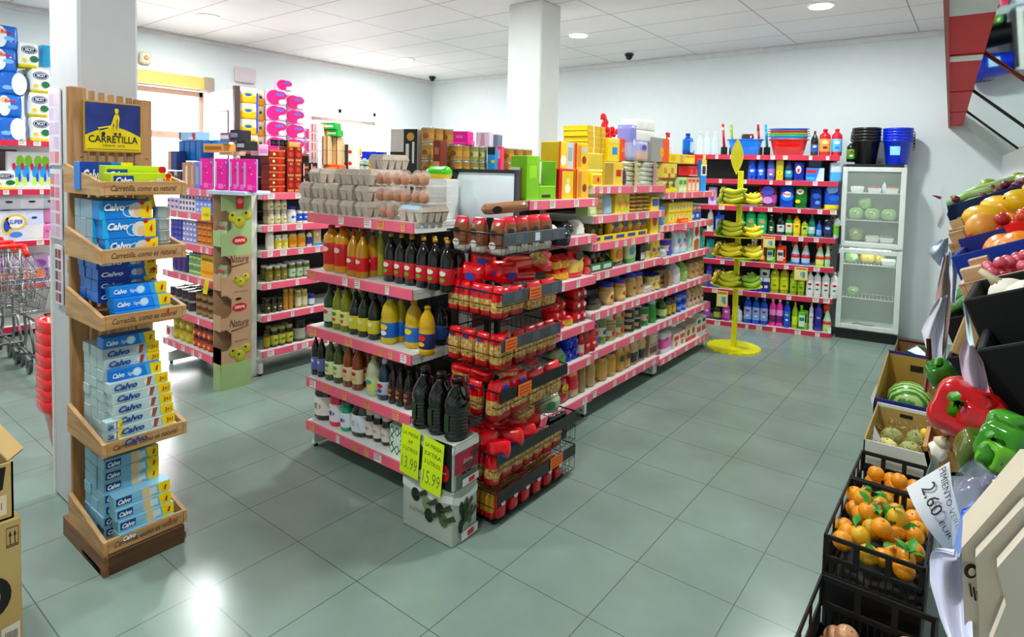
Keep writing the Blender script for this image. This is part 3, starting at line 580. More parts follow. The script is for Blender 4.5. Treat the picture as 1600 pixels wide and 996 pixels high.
row(G2, 3, 1000, 1008, 1, ctn(.06, '20241e', [(.1, .9, .1, .5, 'c8d0c8')]), 'black and white narrow carton', .13)
row(G2, 3, 1009, 1018, 1, bag(.05, [(.35, 'e4dc80'), (1, '302c20')], (.5, .75, .25, 'd8d8c8')), 'black and yellow narrow pouch', .19)
row(G2, 3, 1019, 1033, 2, bag(.06, [(.15, 'd8b010'), (1, 'f0d41c')], [(.5, .3, .25, '3050a8'), (.5, .8, .25, '3050a8')]), 'tall yellow pouch with blue marks', .22)
def P_tray(w, h, d, col, window=None):
    b = MB(); m = M(col, .45); b.box(-w/2, w/2, -d/2, d/2, 0, .004, m); b.box(-w/2, w/2, -d/2, -d/2+.004, 0, h*.55, m); b.box(-w/2, w/2, d/2-.004, d/2, 0, h, m)
    for s_ in (-1, 1):
        x = s_*(w/2-.002); b.add([(x, -d/2, 0), (x, d/2, 0), (x, d/2, h), (x, -d/2+d*.4, h*.95), (x, -d/2, h*.55)], [(0, 1, 2, 3, 4)], m); b.add([(x-s_*.003, -d/2, 0), (x-s_*.003, d/2, 0), (x-s_*.003, d/2, h), (x-s_*.003, -d/2+d*.4, h*.95), (x-s_*.003, -d/2, h*.55)], [(4, 3, 2, 1, 0)], m)
    for i, c_ in enumerate(window or []):
        n = len(window); x0 = -w/2+w*(i+.15)/n; x1 = -w/2+w*(i+.85)/n; b.quad((x0, -d/2-.001, h*.14), (x1, -d/2-.001, h*.14), (x1, -d/2-.001, h*.42), (x0, -d/2-.001, h*.42), M(c_))
    return [('display_tray', b.mesh('display_tray'))]
row(G2, 3, 922, 958, 1, lambda w, h: P_tray(w, h, .16, '1c7a3c', ['d4dcd8', 'c4ccd0']), 'green cardboard tray holding dark pouches', .11, cat='tray', v=.01, wmax=.6)
row(G2, 4, 921, 944, 2, bag(.08, [(.4, '8a8a50'), (1, '6c6440')], (.5, .5, .3, 'b8b060')), 'olive green pasta pouch', .12, v=.1)
row(G2, 4, 955, 1012, 4, bag(.07, [(.12, 'd8a010'), (1, 'eec814')], [(.5, .78, .3, '24448c'), (.5, .35, .3, 'b87820')]), 'yellow soup pouch with blue mark', .155, deep=2, v=.03)
row(G2, 4, 916, 1014, 1, lambda w, h: P_tray(w, h, .2, 'f4d808', ['28488c']*5), 'long yellow cardboard tray under the soup pouches', .09, cat='tray', v=.005, wmax=.9)
row(G2, 4, 1016, 1029, 1, ctn(.1, 'f2d410', [(.1, .9, .75, .95, '3060b0'), ('o', .5, .35, .3, 'c82828'), ('o', .55, .5, .1, 'f0f0e0')]), 'tall yellow carton with red rooster mark', .3)
row(G2, 5, 918, 932, 1, ctn(.1, 'cfe8a8', [(.1, .9, .1, .2, 'a8d070'), (.1, .9, .45, .55, 'f0f0e0')]), 'pale green low carton', .06)
row(G2, 5, 922, 946, 2, ctn(.12, 'd8bc84', [(0, 1, .2, .3, 'f0e0a0'), (0, 1, .5, .62, 'a88850'), (0, 1, .8, .9, 'e8d080')]), 'stacked beige packet carton', .075, layers=2, v=.06)
row(G2, 5, 946, 959, 1, bag(.08, [(1, 'a8c8d8')]), 'light blue bag of flour', .17)
row(G2, 5, 962, 984, 2, ctn(.1, 'f0cc30', [('p', [(.1, .1), (.9, .1), (.2, .9)], 'b8c840'), ('o', .6, .4, .25, 'e88a20')]), 'yellow juice style carton', .155, v=.03)
row(G2, 5, 986, 1018, 3, bag(.13, [(.4, '8a6420'), (.6, 'e8c040'), (1, 'd8a820')]), 'flat yellow and brown packet in a pile', .04, layers=5, dz=.031)
# top shelf of the middle bay: cartons, nappies and rice
row(G2, 6, 916, 942, 1, ctn(.12, 'd8c05c', [(0, 1, .0, .12, 'ead820'), (0, 1, .45, .52, 'f0e8a0')], side='f0dc14'), 'tall yellow and tan carton under the flat cartons', .222)
row(G1, 5, 872, 896, 1, ctn(.14, 'f0d040', [(.55, 1, 0, 1, 'c8ccd0'), (.62, .92, .3, .8, 'a8a8ac'), ('o', .3, .3, .2, 'f4ecd8'), (.0, .1, 0, 1, 'c8282c')]), 'yellow infant cereal carton, upper left', .17, z=1.7265, v=.05, wmax=.25)
row(G1, 5, 898, 920, 1, ctn(.14, 'f4c020', [(0, .14, 0, 1, 'd83018'), (.2, .45, .08, .9, 'c8981c'), ('o', .68, .36, .16, '8a4028'), (.55, .9, .65, .85, 'c0c8d0')]), 'yellow infant cereal carton with red edge, upper right', .17, z=1.7265, v=.05, wmax=.25)
row(G1, 5, 873, 896, 1, ctn(.12, 'c8282c', [(.2, 1, .0, .93, 'e8c834'), ('o', .6, .35, .2, 'f4ecd8'), ('o', .62, .6, .12, 'f0e8a0')]), 'red edged yellow infant cereal carton', .19, v=.02, wmax=.2)
row(G1, 5, 898, 920, 1, ctn(.12, 'f4c020', [(0, .14, 0, 1, 'd83018'), (.2, .45, .05, .92, 'c8981c'), ('o', .68, .36, .16, '8a4028')]), 'yellow infant cereal carton at the right end', .19, v=.02, wmax=.2)
for k in range(5):
    u = G2.u(916, .2, 1.85); place(P_carton(.25, .038, .2, 'd0aa48', [(.0, 1, 0, .1, 'f0dc20'), (.3, .36, 0, 1, 'f0e8c0'), (.7, .76, 0, 1, 'b08830')], side='f4e010'), G2.P(.13+random.uniform(-.006, .006), .17, 1.84+k*.0385), G2.rz, 'tan and yellow biscuit carton in the tall pile under the ceiling lamp side' if False else 'flat tan and yellow carton in the pile left of the red packets', 'carton', 'flat yellow cartons')
row(G2, 6, 929, 941, 1, ctn(.12, 'e8dca8', [(.1, .9, .05, .45, 'e8a050'), (.1, .9, .55, .9, 'f0b898')]), 'carton with orange picture', .15, v=.04)
row(G2, 6, 924, 941, 1, ctn(.1, 'f4e428', [(.1, .9, .15, .85, 'e8a828'), ('o', .6, .5, .2, 'c8302c')]), 'small yellow carton in front', .085, v=.01)
row(G2, 6, 944, 974, 1, ctn(.16, 'e0c868', [(.0, .45, .05, .95, 'b8983c'), (.62, .9, .4, .68, 'c82c34'), (.55, .95, .72, .98, 'f0d020'), (.5, 1, 0, .1, 'f0d020')]), 'large tan and yellow carton with red square', .17)
row(G2, 6, 950, 968, 1, ctn(.13, 'ecd050', [(.35, .8, .3, .62, '3a90d8'), (.1, .9, .8, .95, 'f0e08c')]), 'upright yellow carton with blue picture, upper tier', .17, z=1.79, v=.05)
row(G2, 6, 969, 981, 1, ctn(.13, 'f06a20', [(.1, .9, .4, .6, 'f0a060')]), 'orange carton, upper tier', .17, z=1.8, v=.1)
row(G2, 6, 942, 948, 1, ctn(.1, 'e4dcc8', [(.1, .9, .5, .8, 'c03038')]), 'narrow white and red carton', .3, v=.12, wmax=.08)
row(G2, 6, 973, 981, 1, bag(.1, [(1, '4a2c50')]), 'dark purple bag squeezed between cartons', .16, v=.03)
row(G2, 6, 983, 1008, 1, bag(.16, [(1, 'dcd8bc')], (.4, .4, .12, 'c8b890')), 'soft white bag of rice, left pile', .045, layers=5, dz=.036, wmax=.3)
row(G2, 6, 1009, 1036, 1, bag(.16, [(1, 'd8dccc')], (.5, .4, .12, 'b89488')), 'soft white bag of rice, right pile', .045, layers=5, dz=.036, wmax=.3)
row(G2, 6, 985, 996, 1, pk(.12, [(.5, 'b8b8dc'), (1, '8c8cc8')], mark=[(.5, .5, .2, .1, 'e8e0f0')]), 'lilac pack of nappies, tall and narrow', .27, z=1.81, v=.05, cat='pack of nappies')
row(G2, 6, 997, 1016, 1, pk(.15, [(.5, 'd8b8a8'), (1, 'b4b4dc')], mark=[(.5, .7, .2, .15, '6a50a8')]), 'lilac and beige pack of nappies', .15, z=1.81, v=.05, cat='pack of nappies')
row(G2, 6, 996, 1029, 1, pk(.18, [(1, 'ece8e2')]), 'white soft pack of nappies, lower of two', .09, z=1.965, v=.08, wmax=.35, cat='pack of nappies')
row(G2, 6, 997, 1030, 1, pk(.18, [(1, 'f2efe9')]), 'white soft pack of nappies on the very top', .09, z=2.055, v=.08, wmax=.35, cat='pack of nappies')
row(G2, 6, 1018, 1046, 1, ctn(.18, 'a4a49e', [(.6, 1, .0, 1, 'f06c28'), ('o', .55, .4, .22, 'e8b030')]), 'grey nappy carton with orange sun', .2, z=1.81, v=.06, wmax=.35)
row(G2, 6, 983, 991, 1, ctn(.1, 'eeeae8', [(.3, .5, 0, 1, 'e8a0a0')]), 'slim white and pink carton behind nappies', .43, v=.3)

# red packets tied in a strip above the yellow cartons
for i, (x, y) in enumerate(((936, 188), (939, 196), (938, 203), (943, 208), (950, 206), (942, 214), (951, 213), (958, 208), (945, 220))):
    p = G2.P(G2.u(x+6, .3, 2.0), .3, 0); p.z = 1.7 + (278-y)/198 - .03; place(P_bag(.055, .05, .04, [(1, 'd8203c')], (.5, .5, .2, 'e86078'), seed=i), p, G2.rz+i, 'small red sweet packet in the cluster above the yellow cartons', 'sweet packet', 'red sweet packets')
place(P_carton(.09, .3, .08, 'c8283c', [(.1, .9, .3, .7, 'e85060')]), G2.P(G2.u(951, .33, 1.7), .33, 1.62), G2.rz, 'tall red box holding up the cluster of red sweet packets', 'carton')
place(P_carton(.1, .045, .06, 'a83848'), G2.P(G2.u(968, .33, 1.7), .33, 1.951), G2.rz, 'small dark red box lying beside the red sweet packets', 'carton')
place(P_carton(.09, .33, .07, '9a3038'), G2.P(G2.u(969, .33, 1.7), .33, 1.617), G2.rz, 'tall dark maroon box behind the nappies', 'carton')

# far bay
row(G3, 0, 1036, 1051, 1, pk(.1, [(.3, 'e8e0e8'), (.75, 'e878b8'), (1, 'e8e4ec')], mark=[(.35, .7, .16, .1, 'd83c98')]), 'pink and white milk powder pack', .17)
row(G3, 0, 1052, 1070, 2, ctn(.1, 'e8e0d8', [(.1, .9, .5, .8, 'd03830'), ('o', .5, .25, .2, 'b87838')]), 'white and red tea carton', .13)
row(G3, 0, 1071, 1087, 2, ctn(.1, 'd8d0c0', [(0, 1, 0, .25, 'c83828'), ('o', .5, .55, .25, '6a4828'), (0, 1, .8, 1, 'd8b0a8')]), 'coffee capsule carton with cup picture', .15)
row(G3, 0, 1088, 1103, 2, ctn(.08, 'e0e4dc', [(.1, .9, .2, .5, 'd05048'), (.2, .8, .7, .9, '2c2c2c')]), 'white narrow carton with red square', .17)
row(G3, 1, 1036, 1044, 1, bot('3c6a30', 'd8e0dc', 'c8d8a0'), 'green sauce bottle at the left', .18)
row(G3, 1, 1045, 1058, 2, jar('20201c', '181814', 'c8b030'), 'dark jar with yellow label', .16)
row(G3, 1, 1059, 1075, 2, can('2450c0', '88a0d8', top='2040a8'), 'blue tin', .085, layers=2)
row(G3, 1, 1076, 1101, 4, bot('c8a880', '4a2018', 'e0d0b8', mark=['8a3028']), 'beige drink bottle with dark cap', .2, deep=2)
row(G3, 2, 1034, 1046, 1, bag(.1, [(1, 'a88868')], (.5, .5, .3, '6a4a34')), 'brown bread like packet', .05, layers=3, dz=.05)
row(G3, 2, 1047, 1053, 1, bag(.07, [(1, 'b89878')]), 'small brown upright packet', .14)
row(G3, 2, 1055, 1066, 1, bot('dcd8dc', 'e8b0c8', 'e8e0e8'), 'white milk bottle', .2)
row(G3, 2, 1067, 1077, 1, bot('8ab060', 'e8e8d8', 'a8c878'), 'light green bottle', .2)
row(G3, 2, 1079, 1102, 3, jar('b08c58', '6a4a30', 'c8a870', '6a4828'), 'tan instant coffee jar', .18, deep=2)
row(G3, 3, 1034, 1045, 1, lambda w, h: P_bag(w, h, .1, [(1, 'd0d8d0')]), 'small white packet', .08)
row(G3, 3, 1040, 1056, 1, can('3c2ca8', 'e8e0c8', mark='4a30b0'), 'purple and cream tub', .15, wmax=.16)
row(G3, 3, 1057, 1076, 2, bag(.09, [(.2, 'c8dce8'), (1, 'e0ecf0')], [(.4, .6, .18, '4878c0'), (.6, .4, .15, 'e09080')]), 'white and pale blue pouch', .19)
row(G3, 3, 1077, 1082, 1, bot('b8d8c8', 'd8e8e0', None), 'slim pale green bottle', .2)
row(G3, 3, 1083, 1093, 1, ctn(.06, 'f0ece4', [('o', .5, .8, .3, 'd83830'), ('p', [(.1, .0), (.9, .0), (.9, .45), (.5, .5), (.1, .4)], 'b87038')]), 'white carton with chocolate biscuit picture', .22)
row(G3, 3, 1094, 1104, 1, bag(.08, [(1, '18a0a8')], (.4, .7, .2, 'e87028')), 'teal pouch at the right end', .2)
row(G3, 4, 1031, 1042, 1, bot('4888c8', '2c58a8', '78a8d8', 'round'), 'blue water style bottle', .2)
row(G3, 4, 1044, 1082, 4, ctn(.1, 'f0d868', [(.15, .85, .35, .65, 'e8e4b0'), (0, 1, 0, .12, 'e8a840'), ('o', .5, .5, .14, 'a8a048')]), 'light yellow square carton in two layers', .09, layers=2)
row(G3, 4, 1062, 1076, 1, ctn(.08, 'f06a20', [(.1, .9, .3, .6, 'f8c060')]), 'low orange carton in front', .04, v=.005)
row(G3, 4, 1083, 1098, 2, can('2850a8', 'd8d8e0', mark='2850a8'), 'blue and white drink tin', .095, layers=1, deep=2)
row(G3, 4, 1083, 1098, 2, can('c02838', 'e8c8b8'), 'red drink tin stacked on the blue ones', .05, z=1.378)
row(G3, 5, 1034, 1058, 1, lambda w, h: P_tray(w, h, .2, 'f0e018'), 'bright yellow tray with scalloped top', .06, cat='tray', wmax=.5, v=.005)
row(G3, 5, 1038, 1057, 2, bag(.1, [(.4, 'c8b870'), (1, 'd8c890')], (.5, .5, .25, '6a6030')), 'pale yellow pasta bag', .12, v=.05)
row(G3, 5, 1060, 1073, 2, ctn(.1, 'd0e0a8', [(.1, .9, .5, .8, '68a848'), (.1, .9, .1, .3, 'e8e8d0')]), 'pale green biscuit carton', .13)
row(G3, 5, 1074, 1093, 3, ctn(.1, 'e8a888', [(.2, .8, .1, .6, 'f0e0c8'), (.2, .8, .7, .85, 'c84030')]), 'salmon pink biscuit carton', .13)
row(G3, 5, 1036, 1058, 2, ctn(.1, 'e8d070', [(.1, .5, .3, .7, 'c8a048'), (.7, 1, 0, .3, 'b85850')]), 'pale yellow carton in the second tier', .12, z=1.68, v=.05)
row(G3, 5, 1076, 1100, 3, ctn(.1, 'c82430', [('o', .5, .4, .3, 'e86070'), (0, 1, 0, .1, 'e8c8a0')]), 'red biscuit carton in the second tier', .09, z=1.70, v=.05)
row(G3, 5, 1046, 1068, 1, ctn(.12, 'f0d848', [(.1, .4, .2, .8, 'e8b838'), (.75, 1, .1, .9, 'd8a878')]), 'long yellow carton in the top tier, left', .08, z=1.81, v=.05)
row(G3, 5, 1069, 1086, 1, ctn(.12, 'f0d868', [(.1, .9, .7, .9, 'e8a020')]), 'long yellow carton in the top tier, middle', .08, z=1.81, v=.05)
row(G3, 5, 1087, 1103, 1, ctn(.12, 'd8303c', [(.7, 1, 0, 1, 'f0e080'), (.2, .5, .2, .6, 'e87078')]), 'red and yellow carton in the top tier, right', .09, z=1.81, v=.05)
row(G3, 5, 1038, 1058, 1, spr('dcdce4', 'c83838', 'd8d8e8'), 'white trigger spray bottle on the top', .19, z=1.895, v=.15, wmax=.09)
row(G3, 5, 1072, 1090, 1, jug('2878d8', '2040a0', 'a8d0f0'), 'bright blue detergent jug on the top', .21, z=1.9, v=.15, wmax=.14)
row(G3, 5, 1094, 1103, 1, ctn(.08, '2898e0', [(0, 1, .5, .85, 'e8e8e8'), (.2, .8, .55, .8, '202838'), (.1, .9, .85, 1, 'f0d040')]), 'blue, white and yellow carton at the aisle end', .3, v=.02)

# first bay, behind the rack
def P_gluten(w, h):
    d = .12; b = MB(); m = M('8cc414', .4); b.box(-w/2, -w*.08, -d/2, d/2, 0, h, m, .003); b.box(-w*.08, w/2, -d/2, d/2, 0, h*.32, m, .003); b.box(-w*.08, w/2, d/2-.01, d/2, h*.3, h*.92, m); b.box(w/2-.01, w/2, -d/2, d/2, 0, h*.9, m, .002)
    b.box(-w*.07, w*.48, d/2-.016, d/2-.011, h*.32, h*.88, 'ece8e0')
    b.quad((w*.0, -d/2-.001, h*.05), (w*.3, -d/2-.001, h*.05), (w*.3, -d/2-.001, h*.12), (w*.0, -d/2-.001, h*.12), '3a2a1a')
    b.quad((-w*.42, -d/2-.001, h*.5), (-w*.18, -d/2-.001, h*.5), (-w*.18, -d/2-.001, h*.78), (-w*.42, -d/2-.001, h*.78), 'a8d838')
    r = [('display_box', b.mesh('display_box'))]; c = MB(); c.T = Matrix.Translation((w*.12, -d*.1, h*.33)); 
    q = P_bag(w*.34, h*.5, .05, [(.35, 'e8e0b8'), (.6, 'c8a070'), (1, '8c4028')]); return r + [('snack_pouch', q[0][1])]
row(G1, 5, 822, 870, 1, P_gluten, 'lime green display box with open window', .26, cat='display box', wmax=.6, v=.02)
row(G1, 5, 812, 824, 1, ctn(.08, 'e4e0dc', [(.0, .5, 0, 1, 'c83440'), (.55, .95, .2, .8, 'f0ece8'), (.65, .85, .35, .65, '3a2a2a')]), 'red and white carton left of green display box', .19, v=.06)
row(G1, 3, 870, 892, 2, bag(.1, [(.5, 'e8c060'), (1, 'd82430')], (.5, .3, .2, 'e8a020')), 'red and yellow pasta bag lying in a heap', .09, layers=2, dz=.075)
row(G1, 3, 893, 917, 1, bag(.08, [(.15, 'd82838'), (.6, 'e8c878'), (1, 'd82838')], [(.5, .78, .25, '2a1c1c'), (.6, .35, .12, 'e8b820')]), 'upright red pasta bag with black mark', .19)
row(G1, 3, 918, 926, 1, bag(.1, [(1, 'd85858')]), 'small pinkish bag at the right end', .07, layers=2, dz=.06)
row(G1, 4, 905, 917, 1, bag(.12, [(1, 'ece8e2')]), 'crumpled white bag', .1)
row(G1, 4, 886, 900, 1, bag(.12, [(1, '1c2024')], seed=4), 'crumpled black plastic bag', .1, v=.0)
row(G1, 2, 866, 886, 2, bag(.11, [(1, 'e02438')], (.5, .5, .2, 'f0a0a8')), 'small red bag in a heap', .075, layers=3, dz=.06)
row(G1, 2, 887, 898, 1, bag(.1, [(.5, 'e8c028'), (1, 'e03848')]), 'red and yellow small bag', .08)
row(G1, 2, 899, 918, 2, bag(.1, [(.3, '8a1c28'), (1, 'd8283c')], (.5, .5, .25, 'f0c8c8')), 'red packet stacked at the right', .09, layers=3, dz=.075)
row(G1, 1, 872, 888, 1, bag(.09, [(1, 'b8c8a0')], (.5, .5, .3, '5a9a58')), 'green and white crumpled bag', .09)
row(G1, 1, 887, 906, 2, bag(.1, [(1, '1c30c0')], (.5, .5, .2, '6080e0')), 'shiny blue bag', .09, layers=2, dz=.08)
row(G1, 1, 907, 915, 1, bot('b82028', 'c82430', 'e8d0c0'), 'red sauce bottle', .18)
row(G1, 1, 914, 934, 2, jar('9a1c20', 'c02830', 'c83038', 'e8e0d8'), 'red sauce jar with red lid', .17)
row(G1, 0, 872, 892, 1, bag(.08, [(.4, 'b81828'), (1, 'd82028')], (.5, .6, .28, 'f0d020')), 'red crisp bag with yellow emblem', .16)
row(G1, 0, 893, 908, 1, bag(.09, [(.3, 'c8b088'), (.7, 'e03040'), (1, 'f0a020')]), 'red, orange and tan bag', .2)
row(G1, 0, 909, 917, 1, jar('b09c70', 'a88c60', None), 'beige jar by the upright', .18)
# ------------------------------------------------------------------ cleaning shelves at the back
K = KU; R_ = row
R_(K, 5, 1168, 1182, 1, bot('1c50c0', 'e8ecf4', '2860d0', 'waist', mark=['e8f0f8']), 'white shouldered blue softener bottle, left of two', .27, wmax=.12)
R_(K, 5, 1182, 1196, 1, bot('1c50c0', 'e8ecf4', '2860d0', 'waist', mark=['e8f0f8', 'a8c8f0']), 'white shouldered blue softener bottle, right of two', .27, wmax=.12)
R_(K, 5, 1198, 1211, 1, bot('4a5cb0', 'c8d0e8', '8a78c8', mark=['e07890', 'e8e8f8']), 'violet blue bottle with pink label', .27, wmax=.11)
R_(K, 5, 1212, 1224, 1, ctn(.08, 'c8b850', [(0, 1, .75, 1, 'd8c030'), ('o', .5, .3, .38, 'f0d818'), ('o', .5, .3, .15, 'a89018')]), 'pack with a round yellow sponge', .27, wmax=.11, cat='pack')
R_(K, 5, 1225, 1238, 1, bot('1c3c6a', '182c58', '28a8e8', mark=['f0e020']), 'cyan labelled bottle with yellow spot', .24, wmax=.11)
R_(K, 5, 1239, 1257, 1, pk(.12, [(1, '1c2c98')], mark=[(.45, .6, .25, .22, 'e8ecf8'), (.45, .55, .12, .12, 'd04858')]), 'dark blue detergent tub with white round mark', .2, cat='tub', name='tub')
R_(K, 5, 1258, 1288, 1, ctn(.14, '2088e0', [(0, .6, .62, .85, 'e03840'), ('p', [(.55, 0), (1, 0), (1, 1), (.75, 1)], 'c8d8e8'), (.05, .5, .1, .3, '60b0f0')]), 'wide blue dishwasher tablet box with red band', .14)
R_(K, 5, 1260, 1285, 1, ctn(.1, '28304a', [(.1, .9, .6, .9, '8890a8')]), 'dark box standing behind the dishwasher tablets', .26, v=.2)
R_(K, 5, 1296, 1316, 1, pk(.14, [(.45, '68b0e8'), (1, 'd0dce8')]), 'white and light blue soft pack', .2)
R_(K, 4, 1106, 1120, 1, pk(.1, [(.3, 'd8c8e8'), (1, 'c0a8d0')], mark=[(.5, .4, .2, .2, '8a58b0')]), 'lilac pouch with dark flower', .2)
R_(K, 4, 1122, 1148, 1, ctn(.12, 'f0e4c0', [(0, 1, 0, .3, 'e8b838')]), 'low cream and yellow box', .05)
R_(K, 4, 1160, 1182, 2, ctn(.1, '3858b8', [(.1, .9, .2, .5, 'd8dcf0')]), 'low blue box', .1)
R_(K, 4, 1183, 1215, 1, bag(.12, [(.2, '6a1c4c'), (.5, 'b058a8'), (1, '8c1838')], [(.5, .72, .32, '4858c8'), (.5, .3, .25, 'd0a0d8')]), 'crimson and violet detergent pouch', .25)
R_(K, 4, 1216, 1241, 1, bag(.12, [(1, '2048c0')], [(.5, .5, .42, '3890e8'), (.5, .58, .28, 'f4f4f8')], text='Flota', tcol='d02838'), 'blue detergent pouch with a white oval and red lettering', .25)
R_(K, 4, 1241, 1263, 1, bag(.12, [(.3, '18702c'), (1, '1c8034')], [(.4, .72, .28, 'f0f0e8'), (.25, .3, .2, 'e8d820'), (.4, .72, .14, 'e88070')]), 'green detergent pouch with white disc', .25)
R_(K, 4, 1264, 1285, 1, bag(.12, [(1, '1c3c98')], [(.5, .6, .3, '3868c8'), (.6, .3, .2, '78a8e8')]), 'navy detergent pouch', .23)
R_(K, 4, 1286, 1313, 1, bag(.12, [(.2, 'f0e018'), (1, '2058c0')], [(.5, .8, .35, '90b8e8'), (.6, .45, .3, '2c70d8')]), 'large blue detergent pouch with yellow foot', .27, wmax=.3)
R_(K, 3, 1104, 1115, 1, bot('e4e8e4', 'f0f0f0', 'dfe8e0', 'waist', mark=['c83040', '58b070']), 'white and green spray can', .27)
R_(K, 3, 1116, 1131, 1, jug('3858c8', '2038a0', '88a0e0'), 'blue detergent jug by the gondola end', .24)
R_(K, 3, 1118, 1148, 1, ctn(.12, '3c8ce0', [(0, 1, .3, .6, 'e8f0f8')]), 'light blue low box behind the bananas', .1, v=.0)
R_(K, 3, 1151, 1163, 1, bot('20a058', '189048', '30b068', 'round', mark=['e8e8a0']), 'green floor cleaner bottle, left of three', .28, wmax=.12)
R_(K, 3, 1164, 1181, 1, bot('30b878', '58c890', '48c080', 'round', mark=['e8a078', 'f0ece0']), 'green floor cleaner bottle, middle of three', .28, wmax=.14)
R_(K, 3, 1181, 1198, 1, bot('38b878', '58c890', '50c488', 'round', mark=['e8a078', 'f0ece0']), 'green floor cleaner bottle, right of three', .28, wmax=.14)
R_(K, 3, 1199, 1210, 1, bot('183c28', 'f0e020', '205034', mark=['e8e8a0', 'd8d8d0']), 'dark green bottle with yellow cap', .22)
R_(K, 3, 1213, 1225, 1, bot('1c2c24', '889088', 'dce0dc', 'tall', mark=['5068b0']), 'black dish soap bottle with round white label', .25)
R_(K, 3, 1226, 1238, 1, bot('18983c', 'd82838', 'd8e0c8', 'round', mark=['c83838']), 'green bottle with red cap', .22)
R_(K, 3, 1238, 1250, 1, bot('e8cc20', 'd82838', 'f0dc60', 'round', mark=['d87838']), 'yellow bottle with red cap', .22)
R_(K, 3, 1251, 1262, 1, bot('a8b830', '304028', 'c8d860', 'round', mark=['283c98']), 'yellow green pot with dark blue mark', .18)
R_(K, 3, 1262, 1274, 1, bot('2c8878', '80b8a8', 'b8d8d8', mark=['e8f4f4']), 'teal dish soap bottle with pale label', .24)
R_(K, 3, 1275, 1284, 1, bot('2868c0', '4888e0', '90b8e8'), 'small blue bottle', .18)
R_(K, 3, 1285, 1300, 1, bot('181c34', 'c02038', '283c80', mark=['c8d0e8']), 'tall navy bottle with red cap', .28)
R_(K, 3, 1302, 1313, 1, bot('c8d4d0', '3a2838', '78c850', 'round', mark=['d03870']), 'white and green tube with purple mark', .24)
R_(K, 2, 1101, 1116, 1, bag(.1, [(1, '1c9c9c')], (.5, .4, .3, '80d0c8')), 'teal pouch by the gondola end', .22)
R_(K, 2, 1117, 1130, 1, pk(.1, [(1, 'd84898')]), 'pink packet', .1)
R_(K, 2, 1130, 1147, 1, pk(.1, [(1, '3468c8')], mark=[(.5, .5, .3, .2, '90b8f0')]), 'blue packet', .12)
R_(K, 2, 1153, 1170, 1, pk(.1, [(.7, '38b048'), (1, 'd8e8d0')], mark=[(.5, .4, .3, .2, 'c8f0b8')]), 'green packet with white top', .16)
R_(K, 2, 1172, 1186, 1, spr('1c1c24', 'e0e0e8', '8c90a0'), 'black trigger spray bottle with white head', .26)
R_(K, 2, 1186, 1196, 1, jug('e8622c', 'e85020', 'f0d8c8', '389048'), 'narrow orange detergent jug', .26)
R_(K, 2, 1197, 1212, 1, jug('78c820', '90d828', 'e8f0e0', '3080b0'), 'lime green detergent jug', .24)
R_(K, 2, 1212, 1228, 1, jug('e8582c', '2838a0', 'e0d8d8', '484858'), 'orange detergent jug with blue cap', .25)
R_(K, 2, 1236, 1250, 1, spr('2c88d8', 'e04838', 'c8d8e8', 'c83040', top='b8c0c0'), 'blue trigger spray, left of two', .28)
R_(K, 2, 1251, 1265, 1, spr('2c88d8', 'e04838', 'c0d0e8', 'c83040', top='b8c0c0'), 'blue trigger spray, right of two', .28)
R_(K, 2, 1274, 1288, 1, spr('c8e04c', 'e05038', 'e0e8a0', 'c84838', top='c8d0b8'), 'lime trigger spray with red head', .27)
R_(K, 2, 1288, 1297, 1, spr('a8dca0', 'f07828', 'b8e0b8', 'd05048', top='c8e8d0'), 'pale green trigger spray with orange head', .29)
R_(K, 1, 1103, 1112, 1, bot('4c3cb0', '3c2ca0', '6858c8', 'round'), 'violet bottle', .3)
R_(K, 1, 1113, 1125, 1, bot('2460d0', '1c48b8', '4888e0', 'round'), 'royal blue bottle', .22)
R_(K, 1, 1128, 1140, 1, can('98cc40', 'b8dc68'), 'lime green tub', .1, wmax=.13, cat='tub', name='tub')
R_(K, 1, 1150, 1159, 1, pk(.1, [(1, 'e87038')]), 'orange packet', .1)
R_(K, 1, 1160, 1202, 4, ctn(.1, 'e8ecf4', [(0, 1, .0, .75, '2430a0'), (.2, .7, .3, .5, 'e8e8f4')]), 'navy and white box', .16)
R_(K, 1, 1186, 1203, 1, can('e4e8ea', '181818', wmax=0) if False else can('e8ecee', 'e8ecee', mark='1c1c20'), 'white tub with a black round mark stacked on boxes', .1, z=.582, cat='tub', name='tub')
R_(K, 1, 1203, 1232, 2, bot('b0b020', 'c8c830', 'e0e038', 'round', mark=['b8cc50', '8aa028']), 'yellow dish soap bottle with yellow label', .3, wmax=.14)
R_(K, 1, 1233, 1257, 2, bot('98a41c', 'c0cc50', 'b4d430', 'round', mark=['d8e878', '5a9a30']), 'yellow green clear bottle', .29, wmax=.12)
R_(K, 1, 1258, 1309, 4, bot('eaecec', 'd8dcdc', 'f2f0f0', 'round', mark=['d83840', '38a070']), 'white bleach style bottle with red lettering', .28, wmax=.12)
R_(K, 0, 1098, 1109, 1, bot('a840b0', '3a50c0', 'b860c0', 'round', mark=['e8d0e8']), 'magenta bottle by the gondola end', .2)
R_(K, 0, 1114, 1126, 1, bot('24341c', '182418', 'c8c868'), 'dark green bottle', .2)
R_(K, 0, 1127, 1140, 1, bot('b838a8', '2870d0', 'd068b8', 'round', mark=['e8d8ec']), 'magenta bottle with blue cap', .22)
R_(K, 0, 1146, 1160, 1, bot('d8dce4', 'c8ccd4', 'e8e8ec'), 'white bottle behind the stand pole', .18)
R_(K, 0, 1161, 1200, 3, bot('2058d0', '58a8e8', 'a0c0f0', 'round', mark=['c83848', 'e8f0f8']), 'bright blue cleaner bottle', .3, wmax=.14)
R_(K, 0, 1201, 1223, 2, bot('f858b8', 'f0f0f4', '783070', 'round', lab2='f0a0d8'), 'hot pink bottle with white cap', .3, wmax=.11)
